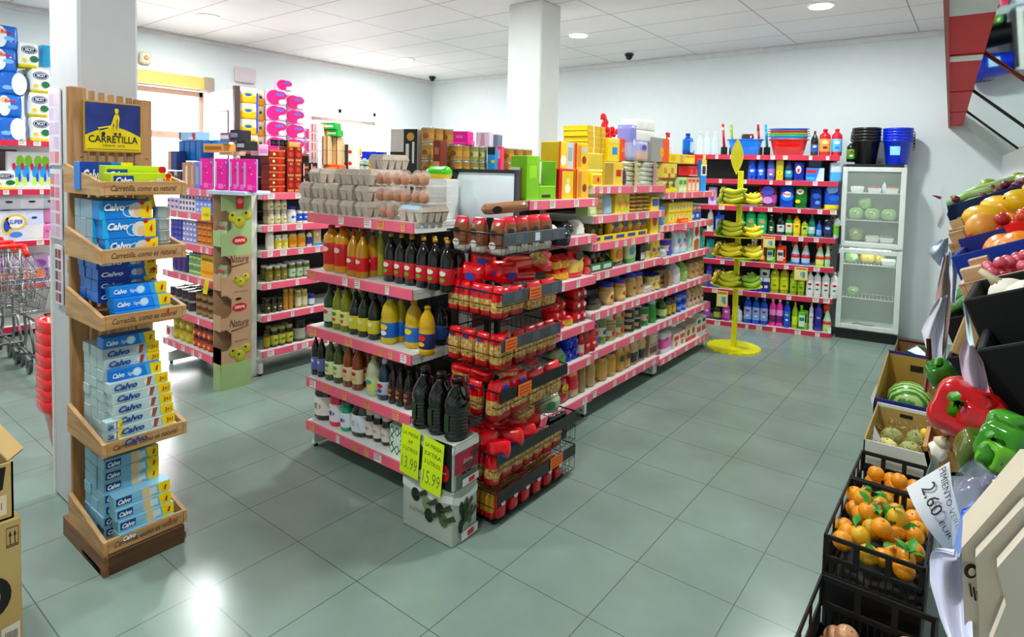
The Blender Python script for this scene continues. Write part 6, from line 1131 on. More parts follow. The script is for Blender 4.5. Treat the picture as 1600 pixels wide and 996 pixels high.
# ------------------------------------------------------------------ far left: rolls, trolleys, baskets, boxes
def wpk(px, z, w, h, maker, label, group=None, v=.06):
    P = maker(w, h); place(P, W1.P(W1.u(px, v, z), v+.1, z), W1.rz, label, 'pack of paper rolls' if 'roll' in label or 'paper' in label else 'pack', group)
ROS = pk(.2, [(1, '2c70c8')], mark=[(.28, .5, .24, .46, 'e8ecf4'), (.3, .75, .2, .14, 'f4c8b0'), (.6, .45, .2, .1, '88b8e8')], text='Rosas', tcol='c83050', tz=.72)
ROW_ = pk(.2, [(1, '2c70c8')], mark=[(.75, .5, .3, .5, 'eceef4'), (.3, .3, .2, .1, '88b8e8')])
NIC = pk(.2, [(.16, 'f0e030'), (1, 'f0f2f0')], mark=[(.5, .72, .38, .17, '141c50'), (.5, .72, .34, .14, 'e8ecf4'), (.5, .72, .31, .12, '141c50'), (.72, .36, .2, .14, '187040'), (.25, .28, .12, .08, 'e8d028')], text='NICKY', tcol='f0f0f8', tz=.72)
for i, (px, mk, l) in enumerate(((18, ROW_, 'blue and white kitchen roll pack, lowest on the left'), (16, ROS, 'blue kitchen roll pack with pink oval, second from the bottom'), (20, ROW_, 'mostly white kitchen roll pack in the middle of the left pile'), (9, ROS, 'blue kitchen roll pack with pink oval, fourth from the bottom'), (10, ROS, 'blue kitchen roll pack with pink oval, top of the left pile'))): wpk(px, 1.891+i*.215, .2, .213, mk, l)
for i, (px, l) in enumerate(((64, 'white and yellow paper roll pack with navy oval, lowest on the right'), (62, 'white and yellow paper roll pack with navy oval, second on the right'), (64, 'white and yellow paper roll pack with navy oval, third on the right'), (46, 'white and yellow paper roll pack with navy oval, top, slightly left'))): wpk(px, 1.891+i*.235, .17, .233, NIC, l, v=.04)
wpk(80, 1.891+.75, .15, .2, pk(.2, [(1, '48a8d8')]), 'light blue roll pack half hidden by the column', v=.1); wpk(46, 1.891+.47, .12, .23, NIC, 'white and yellow paper roll pack set back behind the others', v=.22)
CE_ = lambda w, h: P_roundpack(w, h, .12, [(1, 'ece8ec')], mark=[(.75, .75, .22, .16, '9ad038'), (.6, .45, .2, .18, '28a0d8'), (.55, .2, .16, .12, 'c8f078'), (.4, .6, .1, .1, 'd02868'), (.7, .3, .08, .12, '2858c8')])
for i, px in enumerate((27, 40, 55, 67, 79)): wpk(px, 1.421, .14, .36, CE_, ['tall white roll pack with coloured circles, first from the left', 'tall white roll pack with coloured circles, second', 'tall white roll pack with coloured circles, in the middle', 'tall white roll pack with coloured circles, fourth', 'tall white roll pack with coloured circles, by the column'][i])
wpk(8, 1.421, .18, .17, NIC, 'small yellow based pack at the left of the coloured circle packs'); wpk(10, 1.60, .2, .2, pk(.2, [(1, '4a3c40')]), 'dark pack stacked above the small yellow based pack', v=.15)
for i, (px, z, w, c, l) in enumerate(((14, 1.22, .3, 'd8d8e0', 'grey white napkin pack, upper left of the third wall shelf'), (50, 1.22, .3, 'ece8f0', 'white napkin pack, upper middle of the third wall shelf'), (77, 1.22, .14, 'dce0ec', 'white napkin pack, upper right of the third wall shelf'))): wpk(px, z, w, .15, pk(.2, [(1, c)], mark=[(.5, .5, .1, .08, '3a4048')]), l, v=.08)
wpk(2, .921, .2, .29, pk(.2, [(1, 'dfe2ee')], mark=[(.7, .5, .18, .3, 'f0c830'), (.7, .5, .12, .2, '3858b8')]), 'white and yellow paper pack at the left edge of the picture')
wpk(25, .921, .25, .29, pk(.2, [(1, 'dcdff0')], mark=[(.5, .62, .34, .26, 'f0c830'), (.5, .62, .26, .2, 'f4f0f4'), (.5, .2, .2, .1, '6888c8')], text='SUPER', tcol='2848b8', tz=.62), 'white paper pack with yellow ring and blue lettering')
wpk(54, .921, .2, .29, pk(.2, [(.5, 'ece8e8'), (1, 'd8dcf4')], mark=[(.5, .75, .12, .04, '3a4048')]), 'plain lavender white napkin pack')
wpk(76, .921, .12, .15, pk(.2, [(1, 'e088b8')], text='Rosa', tcol='b02878', tz=.5), 'pink pack with lettering, lower'); wpk(77, 1.08, .12, .13, pk(.2, [(1, 'd890b8')]), 'plain pink pack stacked above the lettered one')
for i, px in enumerate((10, 36, 60)): wpk(px, .501, .22, .26, pk(.2, [(.5, '5c4090'), (1, 'c8a0c8')], mark=[(.5, .3, .3, .2, 'e87838'), (.5, .7, .3, .15, '9a60a8')]), ['violet and orange pack behind the trolley, left', 'violet and orange pack behind the trolley, middle', 'violet and orange pack behind the trolley, right'][i])

ROL = lambda c1, c2, mk, t=None, tc='d01868': pk(.16, [(.45, c1), (1, c2)], mark=mk, text=t, tcol=tc, tz=.6)
YEL = ROL('f4b820', 'f4ead8', [(.5, .55, .24, .2, 'f4d048'), (.5, .55, .16, .1, '2858b0')]); PKP = ROL('ecd4e4', 'ecd0e2', [(.36, .5, .38, .48, 'e8148c'), (.62, .64, .34, .28, 'e01484'), (.62, .7, .22, .1, '7878d0'), (.76, .24, .2, .16, 'f4ecf8')])
def w2(px, z, w, h, mk, label, X=-7.3, group=None):
    lo, hi = 3, 7.2
    for _ in range(40):
        m = (lo+hi)/2
        if proj((X, m, z))[0] < px: lo = m
        else: hi = m
    place(mk(w, h), (X, lo, z), PI/2-.25, label, 'pack of toilet paper', group)
for i in range(4): w2(385, 1.882+i*.195, .26, .193, YEL if i else ROL('f0dcd0', 'f0e4dc', [(.7, .5, .25, .3, 'f4c030'), (.7, .55, .15, .12, '2858b0'), (.1, .7, .06, .12, '28242c')]), ['white and yellow toilet paper pack at the foot of the yellow pile', 'yellow toilet paper pack, second from the bottom', 'yellow toilet paper pack, third from the bottom', 'yellow toilet paper pack on top of the yellow pile'][i])
for i in range(4): w2(404, 1.882+i*.195, .12, .19, YEL, 'yellow toilet paper pack of the narrow pile behind', X=-7.42, group='narrow yellow pile')
b = MB(); b.box(-.01, .01, -.01, .01, 0, .5, M('2c58c0', .4), .003); a = at_y(394, 180, 3.98); tag(obj('carry_strap', b, None, (-7.2, 4.09, 2.1)), 'blue strap hanging down the yellow toilet paper pile', 'strap')
for i in range(4): w2(430, 1.882+i*.2, .26, .198, PKP, ['pink toilet paper pack, bottom of the left pink pile', 'pink toilet paper pack, second in the left pink pile', 'pink toilet paper pack, third in the left pink pile', 'pink toilet paper pack, fourth in the left pink pile'][i])
w2(442, 1.882+.8, .2, .14, PKP, 'small pink toilet paper pack on the very top')
for i in range(4): w2(459, 1.882+i*.19, .24, .188, PKP, ['pink toilet paper pack, bottom of the right pink pile', 'pink toilet paper pack, second in the right pink pile', 'pink toilet paper pack, third in the right pink pile', 'pink toilet paper pack, top of the right pink pile'][i])
w2(480, 2.07, .1, .15, PKP, 'small pink pack beside the right pink pile'); w2(488, 1.882, .24, .18, PKP, 'pink toilet paper pack low beside the right pink pile')
LIL = ROL('f0e0ec', 'f0d8e8', [(.45, .6, .3, .35, 'c078d8'), (.55, .35, .25, .2, 'e0a0e8'), (.6, .5, .15, .08, '3868b8')])
for i, (x, z, l) in enumerate(((512, 2.1, 'lilac roll pack on top, in front of the window'), (516, 1.9, 'lilac roll pack in the middle, in front of the window'))): w2(x, z, .4, .19, LIL, l)
w2(516, 1.70 if False else 1.882-.0, .01, .01, LIL, 'x') if False else None
w2(548, 1.882, .32, .2, ROL('f4b028', 'f0e4d8', [(.6, .55, .2, .25, 'e0b840'), (.6, .55, .12, .1, '2858b0')]), 'orange and white roll pack in front of the window')

# shopping trolleys, nested
CH = M('8f8f90', .25, .9)
def trolley(x0, y0, label):
    T = Matrix.Translation((x0, y0, 0)); r = tag(empty('shopping_trolley', (x0, y0, 0)), label, 'shopping trolley')
    L, Wd = .78, .50; zb, zt_ = .50, .88
    b = MB()
    top = [(0, 0, zt_+.06), (L, .05, zt_-.06), (L, Wd-.05, zt_-.06), (0, Wd, zt_+.06)]; bot = [(.12, .05, zb), (L-.08, .08, zb+.06), (L-.08, Wd-.08, zb+.06), (.12, Wd-.05, zb)]
    def lp(a, c, t): return tuple(a[i]+(c[i]-a[i])*t for i in range(3))
    for t, rr in ((0, .005), (.33, .003), (.66, .003), (1, .005)): b.tube([lp(bot[i % 4], top[i % 4], t) for i in range(5)], rr, CH, 5)
    for s_, n in ((0, 15), (1, 9), (2, 15), (3, 9)):
        for i in range(n+1):
            t = i/n; b.tube([lp(top[s_], top[(s_+1) % 4], t), lp(bot[s_], bot[(s_+1) % 4], t)], .0022, CH, 4)
    for i in range(8): b.tube([lp(bot[0], bot[1], i/7), lp(bot[3], bot[2], i/7)], .0022, CH, 4)
    obj('basket', b, r)
    b = MB()
    for y in (.06, Wd-.06): b.tube([(.02, y, zt_+.08), (.10, y, .5), (.16, y, .28), (.10, y, .14), (L-.02, y+(.03 if y < .2 else -.03), .14)], .011, CH, 8); b.tube([(L-.06, y, .14), (L-.20, y, .42), (.16, y, .42)], .010, CH, 8)
    b.tube([(.10, .06, .2), (.10, Wd-.06, .2)], .009, CH); b.tube([(.2, .08, .16), (.7, .10, .16)], .006, CH); b.tube([(.2, Wd-.08, .16), (.7, Wd-.1, .16)], .006, CH)
    obj('frame', b, r)
    b = MB(); m = M('f0442c', .35); b.tube([(-.05, .02, zt_+.10), (-.05, Wd-.02, zt_+.10)], .02, m, 10); obj('handle', b, r, None)
    for y in (.02, Wd-.02): b = MB(); b.tube([(.06, y, zt_+.03), (-.0, y, zt_+.06), (-.05, y, zt_+.10)], .022, m, 8); obj('handle_bracket', b, r)
    for x, y in ((.12, .08), (.12, Wd-.08), (L-.05, .1), (L-.05, Wd-.1)):
        b = MB(); b.T = Matrix.Translation((x, y, .055)) @ Matrix.Rotation(PI/2, 4, 'X'); b.lathe([(.02, -.012, M('9a9a9c', .3, .6)), (.052, -.012, M('4a4a4c', .5)), (.055, 0, M('4a4a4c', .5)), (.052, .012, M('4a4a4c', .5)), (.02, .012, M('9a9a9c', .3, .6))], 18); b.T = Matrix(); b.box(x-.02, x+.02, y-.022, y-.016, .05, .13, CH, .003); b.box(x-.02, x+.02, y+.016, y+.022, .05, .13, CH, .003); obj('wheel', b, r)
for i, (x, l) in enumerate(((-7.0, 'leftmost nested shopping trolley with a red orange handle'), (-6.66, 'middle nested shopping trolley with a red orange handle'), (-6.32, 'rightmost nested shopping trolley half hidden by the column'))): trolley(x, 1.05+.15*0, l)
# stack of red hand baskets
def P_redbasket():
    b = MB(); m = M('e01428', .25, coat=.4); n = 24
    def rg(k, z): return [(math.copysign(abs(math.cos(2*PI*i/n))**.5, math.cos(2*PI*i/n))*.14*k, math.copysign(abs(math.sin(2*PI*i/n))**.5, math.sin(2*PI*i/n))*.2*k, z) for i in range(n)]
    b.rings([rg(.55, 0), rg(.84, .36), rg(.86, .365), rg(.97, .37), rg(1, .385), rg(1.02, .445), rg(.99, .45), rg(.82, .44), rg(.52, .01)], m)
    h = MB(); h.tube([(-.145, 0, .44), (-.152, 0, .42), (-.15, .02, .40)], .006, '16161a'); h.tube([(-.13, -.12, .452), (-.15, -.13, .455), (-.15, .13, .455), (-.13, .12, .452)], .006, '16161a')
    return [('hand_basket', b.mesh('hand_basket')), ('handle', h.mesh('handle'))]
RB = P_redbasket()
for k in range(8): place(RB, (-4.04, 1.2, .002+k*.063), 0, 'red plastic hand basket in the nested stack behind the column', 'hand basket', 'nested red hand baskets', .85)
# cardboard boxes bottom left
def cbox(x0, x1, y0, y1, z0, z1, label, flap):
    m = skin('c09a5c', 'ccaa6c', 3, .75); b = MB(); t = .006
    if flap: b.box(x0, x1, y0, y0+t, z0, z1, m); b.box(x0, x1, y1-t, y1, z0, z1, m); b.box(x0, x0+t, y0, y1, z0, z1, m); b.box(x1-t, x1, y0, y1, z0, z1, m); b.box(x0, x1, y0, y1, z0, z0+t, m)
    else: b.box(x0, x1, y0, y1, z0, z1, m, .004)
    T = Matrix.Translation((x1+.001, 0, 0)) @ Matrix.Rotation(PI/2, 4, 'Z'); q = lambda p, c, k=0: b.add([tuple(T @ Vector((y, -.0005*k, z))) for y, z in p], [tuple(range(len(p)))], M(c, .6))
    if not flap:
        for (ya, yb, za, zb) in ((y1-.042, y1-.008, .36, .363), (y1-.042, y1-.008, .427, .43), (y1-.042, y1-.0405, .36, .43), (y1-.0095, y1-.008, .36, .43)): q([(ya, za), (yb, za), (yb, zb), (ya, zb)], '1c1408')
        for yc in (y1-.031, y1-.018): q([(yc-.0012, .37), (yc+.0012, .37), (yc+.0012, .4), (yc-.0012, .4)], '1c1408'); q([(yc-.0045, .398), (yc+.0045, .398), (yc, .418)], '1c1408')
        q([(y1-.04, .366), (y1-.01, .366), (y1-.01, .369), (y1-.04, .369)], '1c1408')
        q([(y1-.09+.06*math.cos(t_*PI/10), .20+.075*math.sin(t_*PI/10)) for t_ in range(20)], '14100a', 1); q([(y1-.095+.035*math.cos(t_*PI/10), .20+.042*math.sin(t_*PI/10)) for t_ in range(20)], 'c8a468', 2); pass
        q([(y1-.06, .01), (y1-.008, .012), (y1-.008, .085), (y1-.06, .078)], 'e4dccb', 1)
        for k in range(9): q([(y1-.05+k*.004, .03), (y1-.048+k*.004, .03), (y1-.048+k*.004, .06), (y1-.05+k*.004, .06)], '4a4238', 2)
    else:
        q([(y1-.08, z0+.015), (y1-.02, z0+.02), (y1-.02, z0+.09), (y1-.08, z0+.085)], 'f0dcc0', 1); q([(y1-.08, z0+.10), (y1-.03, z0+.11), (y1-.02, z1-.01), (y1-.08, z1-.01)], '14100a', 1)
        for k in range(6): q([(y1-.06+k*.005, z0+.04), (y1-.058+k*.005, z0+.04), (y1-.058+k*.005, z0+.065), (y1-.06+k*.005, z0+.065)], '5a4a38', 2)
    r = tag(obj('cardboard_box', b), label, 'cardboard box')
    if flap:
        b = MB(); b.add([(x1-.02, y1-.01, z1), (x0, y1-.01, z1), (x0, y1+.035, z1+.035), (x1-.02, y1+.035, z1+.03)], [(0, 1, 2, 3)], m); b.add([(x1-.02, y1-.01, z1-.005), (x0, y1-.01, z1-.005), (x0, y1+.035, z1+.03), (x1-.02, y1+.035, z1+.025)], [(3, 2, 1, 0)], m); obj('flap', b, r)
        place(P_carton(.2, .14, .2, '2850a8', [(.1, .9, .3, .6, 'c8d8f0')]), ((x0+x1)/2, (y0+y1)/2, z0+.008), .1, 'blue and white goods inside the open cardboard box', 'carton')
cbox(-3.0, -2.6, .22, .605, .002, .455, 'lower closed cardboard box at the bottom left, with two printed arrows', 0); cbox(-2.99, -2.61, .24, .588, .457, .655, 'upper open cardboard box at the bottom left, flap sticking out', 1)

# ------------------------------------------------------------------ banana stand
BX, BY = -1.87, 6.09; YL = M('e8e410', .35)
bs = tag(empty('banana_stand', (BX, BY, 0)), 'yellow metal banana stand with scalloped round base and four tiers', 'banana stand')
def scal(b, r, z0, z1, n=20):
    k = 80; rg = lambda z, q: [((r+.012*abs(math.sin(n/2*2*PI*i/k))-q)*math.cos(2*PI*i/k), (r+.012*abs(math.sin(n/2*2*PI*i/k))-q)*math.sin(2*PI*i/k), z) for i in range(k)]
    b.rings([rg(z0, 0), rg(z1, 0)], YL, smooth=False)
b = MB(); scal(b, .245, .0, .018); obj('base', b, bs)
b = MB(); b.box(-.022, .022, -.022, .022, .018, 1.76, YL, .004); obj('pole', b, bs)
TI = [(1.44, .2), (1.125, .22), (.93, .235), (.64, .235)]
for z, r in TI: b = MB(); scal(b, r, z-.006, z); obj('tier', b, bs)
b = MB(); pts = [(.06*math.sin(PI*t)*1.0, 1.72+.36*t) for t in [i/10 for i in range(11)]]
lf = [(x, -.03, z) for x, z in pts] + [(-x, -.03, z) for x, z in reversed(pts[1:-1])]; lf2 = [(x, -.024, z) for x, y, z in lf]
b.add([(x-.035, y, z) for x, y, z in lf]+[(x-.035, y, z) for x, y, z in lf2], [tuple(range(len(lf))), tuple(reversed(range(len(lf), 2*len(lf))))] + [(i, (i+1) % len(lf), len(lf)+(i+1) % len(lf), len(lf)+i)[::-1] for i in range(len(lf))], M('dcd828', .45)); obj('leaf_sign', b, bs)
def banana_mesh(c1, c2, bend=.9):
    b = MB(); R = .105; pa = []; rr = []
    for i in range(13):
        t = i/12; a = (t-.5)*1.5; pa.append((R*math.sin(a)*1.15, 0, R*(1-math.cos(a)))); rr.append(.005 if i in (0, 12) else .0205*(math.sin(PI*(.08+t*.84)))**.45)
    b.tube(pa, 0, skin(c1, c2, 5, .45), 8, rr); b.tube([pa[0], (pa[0][0]-.02, 0, pa[0][2]+.016)], .005, M('6a6a20')); return b.mesh('banana')
BN = [banana_mesh('a8c028', 'dcd830'), banana_mesh('e8d020', 'f4e838'), banana_mesh('6ca01c', '9cc430')]
def bunch(ang, z, r, kind, n, label, ti=0.0):
    c = Vector((BX+math.cos(ang)*r, BY+math.sin(ang)*r, z)); e = tag(empty('banana_bunch', c, ang+PI/2), label, 'bunch of bananas'); e.scale = (1.2, 1.2, 1.2)
    for i in range(n):
        ly = i//4; k = i % 4 - 1.5 + (.5 if ly else 0); o = obj('banana', BN[kind], e); o.location = (random.uniform(-.008, .008), k*.036, .021+ly*.036); o.rotation_euler = (k*.1, .06*k, .06*k+random.uniform(-.08, .08))
    b = MB(); b.ball((-.1, 0, .07), .015, M('6a6a28'), 8); obj('stem', b, e)
lvl = ['top tier', 'second tier', 'third tier', 'lowest tier']; sd_ = {-PI*.5: 'at the front', -PI*.85: 'at the front left', -PI*.15: 'at the front right', PI*.2: 'at the back right', PI*.8: 'at the back left'}
for k, (z, r) in enumerate(TI):
    for j, (a, nm) in enumerate(sd_.items()):
        kind = [[0, 0, 1, 1, 0], [0, 2, 1, 0, 2], [1, 1, 1, 1, 1], [0, 1, 2, 2, 1]][k][j]; n = [8, 7, 7, 6, 6][j] + (2 if k in (0, 1) and j < 2 else 0)
        bunch(a, z+.001, r*.62, kind, n, f'{["yellow green", "ripe yellow", "green"][kind]} banana bunch {nm} of the {lvl[k]} of the stand')

# ------------------------------------------------------------------ glass door fridge with buckets on top
FT = Matrix.Translation((-1.172, 7.27, 0)) @ Matrix.Rotation(.13, 4, 'Z'); FW_, FD, FH = .575, .44, 1.865
fr = tag(empty('fridge', (-1.172, 7.27, 0), .13), 'upright white fridge with two glass doors, black buckets on its top', 'fridge')
WH = M('dde2df', .3)
b = MB(); b.box(0, .03, .03, FD, .1, FH, WH, .003); b.box(FW_-.03, FW_, .03, FD, .1, FH, WH, .003); b.box(0, FW_, FD-.03, FD, .1, FH, M('a2b0a6', .4)); b.box(0, FW_, .03, FD, FH-.04, FH, M('1c1c20', .4), .003); b.box(.03, FW_-.03, .04, FD-.03, .1, .14, WH); b.box(.0, FW_, .035, FD-.03, .975, 1.0, WH); obj('cabinet', b, fr)
b = MB(); b.box(.005, FW_-.005, .02, FD, 0, .1, M('0c0c0e', .5), .004); obj('plinth', b, fr)
for z0, z1, l in ((.115, .968, 0), (.992, 1.835, 1)):
    b = MB(); f = .048
    b.box(0, f, 0, .028, z0, z1, WH, .004); b.box(FW_-f, FW_, 0, .028, z0, z1, WH, .004); b.box(f, FW_-f, 0, .028, z0, z0+f, WH, .004); b.box(f, FW_-f, 0, .028, z1-f, z1, WH, .004); d = obj('door', b, fr)
    b = MB(); b.box(f-.004, FW_-f+.004, .012, .016, z0+f-.004, z1-f+.004, M('dfe8e4', .03, alpha=.13)); obj('glass', b, d)
    b = MB(); zz = z0+.02 if l else z1-.25; b.box(-.012, .012, -.03, -.012, zz, zz+.2, M('101012', .3), .005); b.box(-.008, .008, -.014, 0, zz+.01, zz+.03, '101012'); b.box(-.008, .008, -.014, 0, zz+.17, zz+.19, '101012'); obj('handle', b, d)
SH = [1.56, 1.27, 1.04, .80, .44]
for z in SH:
    b = MB(); b.tube([(.04, .06, z), (FW_-.04, .06, z), (FW_-.04, FD-.05, z), (.04, FD-.05, z), (.04, .06, z)], .005, M('e8ecea', .3), 6)
    for i in range(14): x = .04+(FW_-.08)*(i+.5)/14; b.tube([(x, .06, z), (x, FD-.05, z)], .0025, M('e8ecea', .3), 4)
    obj('wire_shelf', b, fr)
b = MB(); b.box(.03, .034, .05, .07, .15, 1.8, M('f4fff8', .4, emit=1.2)); b.box(.1, FW_-.1, .05, .08, 1.79, 1.80, M('f4fff8', .4, emit=5)); b.box(.1, FW_-.1, .05, .08, .955, .965, M('f4fff8', .4, emit=9)); obj('light_strip', b, fr)
LET = skin('7cb04c', 'b8d890', 8, .5)
def P_lettuce(r, c=LET, lab='e8f0f4'):
    b = MB(); n, m_ = 16, 10; rs = []; rnd = random.Random(int(r*1000))
    for j in range(m_+1):
        t = j/m_; rr = max(.02, math.sin(PI*t)**.7); rs.append([(r*rr*(1+rnd.uniform(-.09, .09))*math.cos(2*PI*i/n), r*rr*(1+rnd.uniform(-.09, .09))*math.sin(2*PI*i/n), r*.9*(1-math.cos(PI*t))) for i in range(n)])
    b.rings(rs, c); out = [('lettuce', b.mesh('lettuce'))]; l = MB(); l.ball((0, -r*.75, r), r*.42, M(lab, .3), 10, sy=.55); l.ball((0, -r*.93, r), r*.18, M('4890c8', .3), 8, sy=.5); out.append(('label_sticker', l.mesh('label_sticker'))); return out
def inf(P, x, z, label, cat, y=.16, rz=0, group=None): place(P, FT @ Vector((x, y, z+.006)), .13+rz, label, cat, group)
for x, l in ((.14, 'left'), (.29, 'middle'), (.44, 'right')): inf(P_lettuce(.07), x, SH[1], f'bagged green lettuce at the {l} of the second fridge shelf', 'lettuce')
inf(P_lettuce(.065), .22, SH[1]+.115, 'bagged green lettuce stacked on the others', 'lettuce', y=.2)
inf(P_lettuce(.075, skin('5c8c3c', '98b870', 8), 'e8b858'), .15, SH[2]-.0, 'dark green bagged lettuce behind the middle of the fridge', 'lettuce'); inf(P_lettuce(.055), .15, SH[4], 'single pale lettuce alone on a lower fridge shelf', 'lettuce')
inf(P_lettuce(.06), .12, SH[3], 'green lettuce at the left of the fourth fridge shelf', 'lettuce'); inf(P_lettuce(.07, skin('d8b020', 'e8c838', 8), 'e8d890'), .27, SH[3], 'yellow melon on the fourth fridge shelf', 'melon', y=.2); inf(P_lettuce(.06, skin('d8b828', 'e8d048', 8), 'e8d890'), .38, SH[3], 'smaller yellow melon at the back of the fourth fridge shelf', 'melon', y=.25)
def P_punnet(c, h=.05, w=.13): 
    b = MB(); b.rings([[(sx*w/2*k, sy*w*.35*k, z) for sx, sy in ((-1, -1), (1, -1), (1, 1), (-1, 1))] for k, z in ((.8, 0), (1, h))], M('e8f0ec', .3), smooth=False)
    l = MB()
    for i in range(5): l.ball((-w*.35+i*w*.175, 0, h), .02, M(c, .4), 8)
    return [('food_tray', b.mesh('food_tray')), ('contents', l.mesh('contents'))]
for x, z, c, l in ((.14, SH[0], 'e8e8e0', 'white tray at the left of the top fridge shelf'), (.30, SH[0], 'b84038', 'tray of red meat in the middle of the top fridge shelf'), (.45, SH[0], 'c86848', 'tray of reddish food at the right of the top fridge shelf'), (.30, SH[2], 'b8c8a0', 'white tray in the middle above the fridge divide'), (.43, SH[2], '8a8a80', 'white tray at the right above the fridge divide'), (.46, SH[3], 'e0e8e0', 'white tray at the right of the fourth fridge shelf')): inf(P_punnet(c), x, z, l, 'food tray', y=.14)
inf(P_bottle(.04, .12, 'dce8f0', 'e8e8f0', 'c8dcf0'), .385, SH[0]+.0, 'small white bottle between the trays on the top fridge shelf', 'bottle', y=.12)
place([('cable', (lambda b: (b.tube([(0, 0, 0), (.05, .02, .01), (.09, -.02, .004), (.2, .0, .004)], .005, '28302c'), b.mesh('cable'))[1])(MB()))], FT @ Vector((.16, .12, .147)), .13, 'short dark cable lying in the bottom of the fridge', 'cable')
def P_bucket(c, hnd):
    b = MB(); m = M(c, .3, coat=.3); b.lathe([(.098, 0, m), (.10, .005, m), (.128, .235, m), (.138, .24, m), (.139, .262, m), (.13, .264, m), (.122, .24, m), (.09, .01, m)], 28); h = MB(); h.tube([(-.137, 0, .235), (-.148, 0, .20), (-.138, -.03, .14)] if hnd < 0 else [(.135, 0, .235), (.152, 0, .21), (.15, -.01, .17), (.135, -.02, .15)], .004, '16161a'); return [('bucket', b.mesh('bucket')), ('handle', h.mesh('handle'))]
BKB, BKL = P_bucket('101012', -1), P_bucket('1c3cc8', 1)
for k in range(5): place(BKB, FT @ Vector((.20, .22, FH+.001+k*.032)), .1*k, 'black plastic bucket in the nested stack on the fridge', 'bucket', 'nested black buckets')
for k in range(5): place(BKL, FT @ Vector((.485, .22, FH+.001+k*.03)), 0, 'blue plastic bucket in the nested stack on the fridge', 'bucket', 'nested blue buckets')
b = MB(); b.lathe([(.112, .10, M('d8ecf4')), (.118, .15, M('d8ecf4'))], 10, (0, 0, 0)) if False else b.sheet(lambda u, v: (.1185*math.sin((u-.5)*.75)+.002*0+(v*.010)*math.sin((u-.5)*.75), -.1165*math.cos((u-.5)*.75)-.011*v, .10+.09*v), 6, 2, M('a8dcf4', .4))
tag(obj('sticker', b, None, FT @ Vector((.485, .22, FH+.001)), (0, 0, .13-.2)), 'light blue sticker on the front of the blue bucket stack', 'sticker')
for i, (x, l) in enumerate(((.46, 'crumpled clear plastic bag poking out of the blue buckets, left'), (.53, 'crumpled clear plastic bag poking out of the blue buckets, right'))): 
    P = P_lettuce(.06+.005*i, M('e8f0f0', .1, alpha=.35)); place([('plastic_bag', P[0][1])], FT @ Vector((x, .22, FH+.27)), 0, l, 'plastic bag')
# ------------------------------------------------------------------ mirrored canopy over the produce
def cl(y): return -.303+.033*(YB-y), -.185+.038*(YB-y)
ZS = 2.28; seams = [YB-.005, 6.23, 4.83, 3.45, 2.05, .65, -.75]
cn = tag(empty('produce_canopy', (0, YB, ZS)), 'red and white canopy with tilted mirror panels high above the produce', 'canopy'); cn.location = (0, 0, 0)
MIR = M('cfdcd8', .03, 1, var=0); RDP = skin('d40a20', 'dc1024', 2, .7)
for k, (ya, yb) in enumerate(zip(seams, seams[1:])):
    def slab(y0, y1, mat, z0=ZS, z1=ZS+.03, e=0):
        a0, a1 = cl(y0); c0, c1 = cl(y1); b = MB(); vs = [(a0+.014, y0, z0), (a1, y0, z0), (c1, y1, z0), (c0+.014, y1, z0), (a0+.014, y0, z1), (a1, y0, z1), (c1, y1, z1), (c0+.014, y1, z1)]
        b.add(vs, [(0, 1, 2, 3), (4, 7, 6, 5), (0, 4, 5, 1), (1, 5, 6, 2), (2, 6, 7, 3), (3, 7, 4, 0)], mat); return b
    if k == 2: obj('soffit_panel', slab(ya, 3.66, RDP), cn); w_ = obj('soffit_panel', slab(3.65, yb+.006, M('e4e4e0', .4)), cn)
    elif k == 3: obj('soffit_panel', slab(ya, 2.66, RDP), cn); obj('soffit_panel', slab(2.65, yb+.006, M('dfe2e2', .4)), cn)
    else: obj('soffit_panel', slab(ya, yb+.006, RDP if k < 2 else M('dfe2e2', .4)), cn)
    a0, a1 = cl(ya); c0, c1 = cl(yb+.008); b = MB(); dx, dz = .338, -.305; n_ = Vector((.305, 0, .338)).normalized()*.012
    P0 = [Vector((a1, ya, ZS)), Vector((c1, yb+.008, ZS)), Vector((c1+dx, yb+.008, ZS+dz)), Vector((a1+dx, ya, ZS+dz))]; b.add(P0+[p+n_ for p in P0], [(0, 1, 2, 3), (7, 6, 5, 4), (0, 4, 5, 1), (2, 6, 7, 3), (1, 5, 6, 2), (3, 7, 4, 0)], [MIR]*6)
    obj('mirror_panel', b, cn)
    b = MB(); b.tube([(c1, yb, ZS-.003), (c1+dx, yb, ZS+dz-.003)], .007, M('8a3a30' if k == 3 or k == 2 else '3c3430', .4), 5); b.tube([(c0, yb, ZS-.002), (c1, yb, ZS-.002)], .006, M('b85048', .4), 5); obj('seam_strip', b, cn)
a0, _ = cl(YB-.005); c0, _ = cl(-.75); b = MB(); b.add([(a0, YB-.005, ZS-.02), (a0+.014, YB-.005, ZS-.02), (c0+.014, -.75, ZS-.02), (c0, -.75, ZS-.02), (a0, YB-.005, HC), (a0+.014, YB-.005, HC), (c0+.014, -.75, HC), (c0, -.75, HC)], [(0, 1, 2, 3), (4, 7, 6, 5), (0, 4, 5, 1), (1, 5, 6, 2), (2, 6, 7, 3), (3, 7, 4, 0)], M('a8483a', .5)); 
obj('fascia', b, cn) if False else None
b = MB(); b.add([(a0, YB-.005, ZS-.02), (a0+.014, YB-.005, ZS-.02), (c0+.014, -.75, ZS-.02), (c0, -.75, ZS-.02), (a0, YB-.005, ZS+.12), (a0+.014, YB-.005, ZS+.12), (c0+.014, -.75, ZS+.12), (c0, -.75, ZS+.12)], [(0, 1, 2, 3), (4, 7, 6, 5), (0, 4, 5, 1), (1, 5, 6, 2), (2, 6, 7, 3), (3, 7, 4, 0)], M('a8483a', .5)); obj('edge_strip', b, cn)

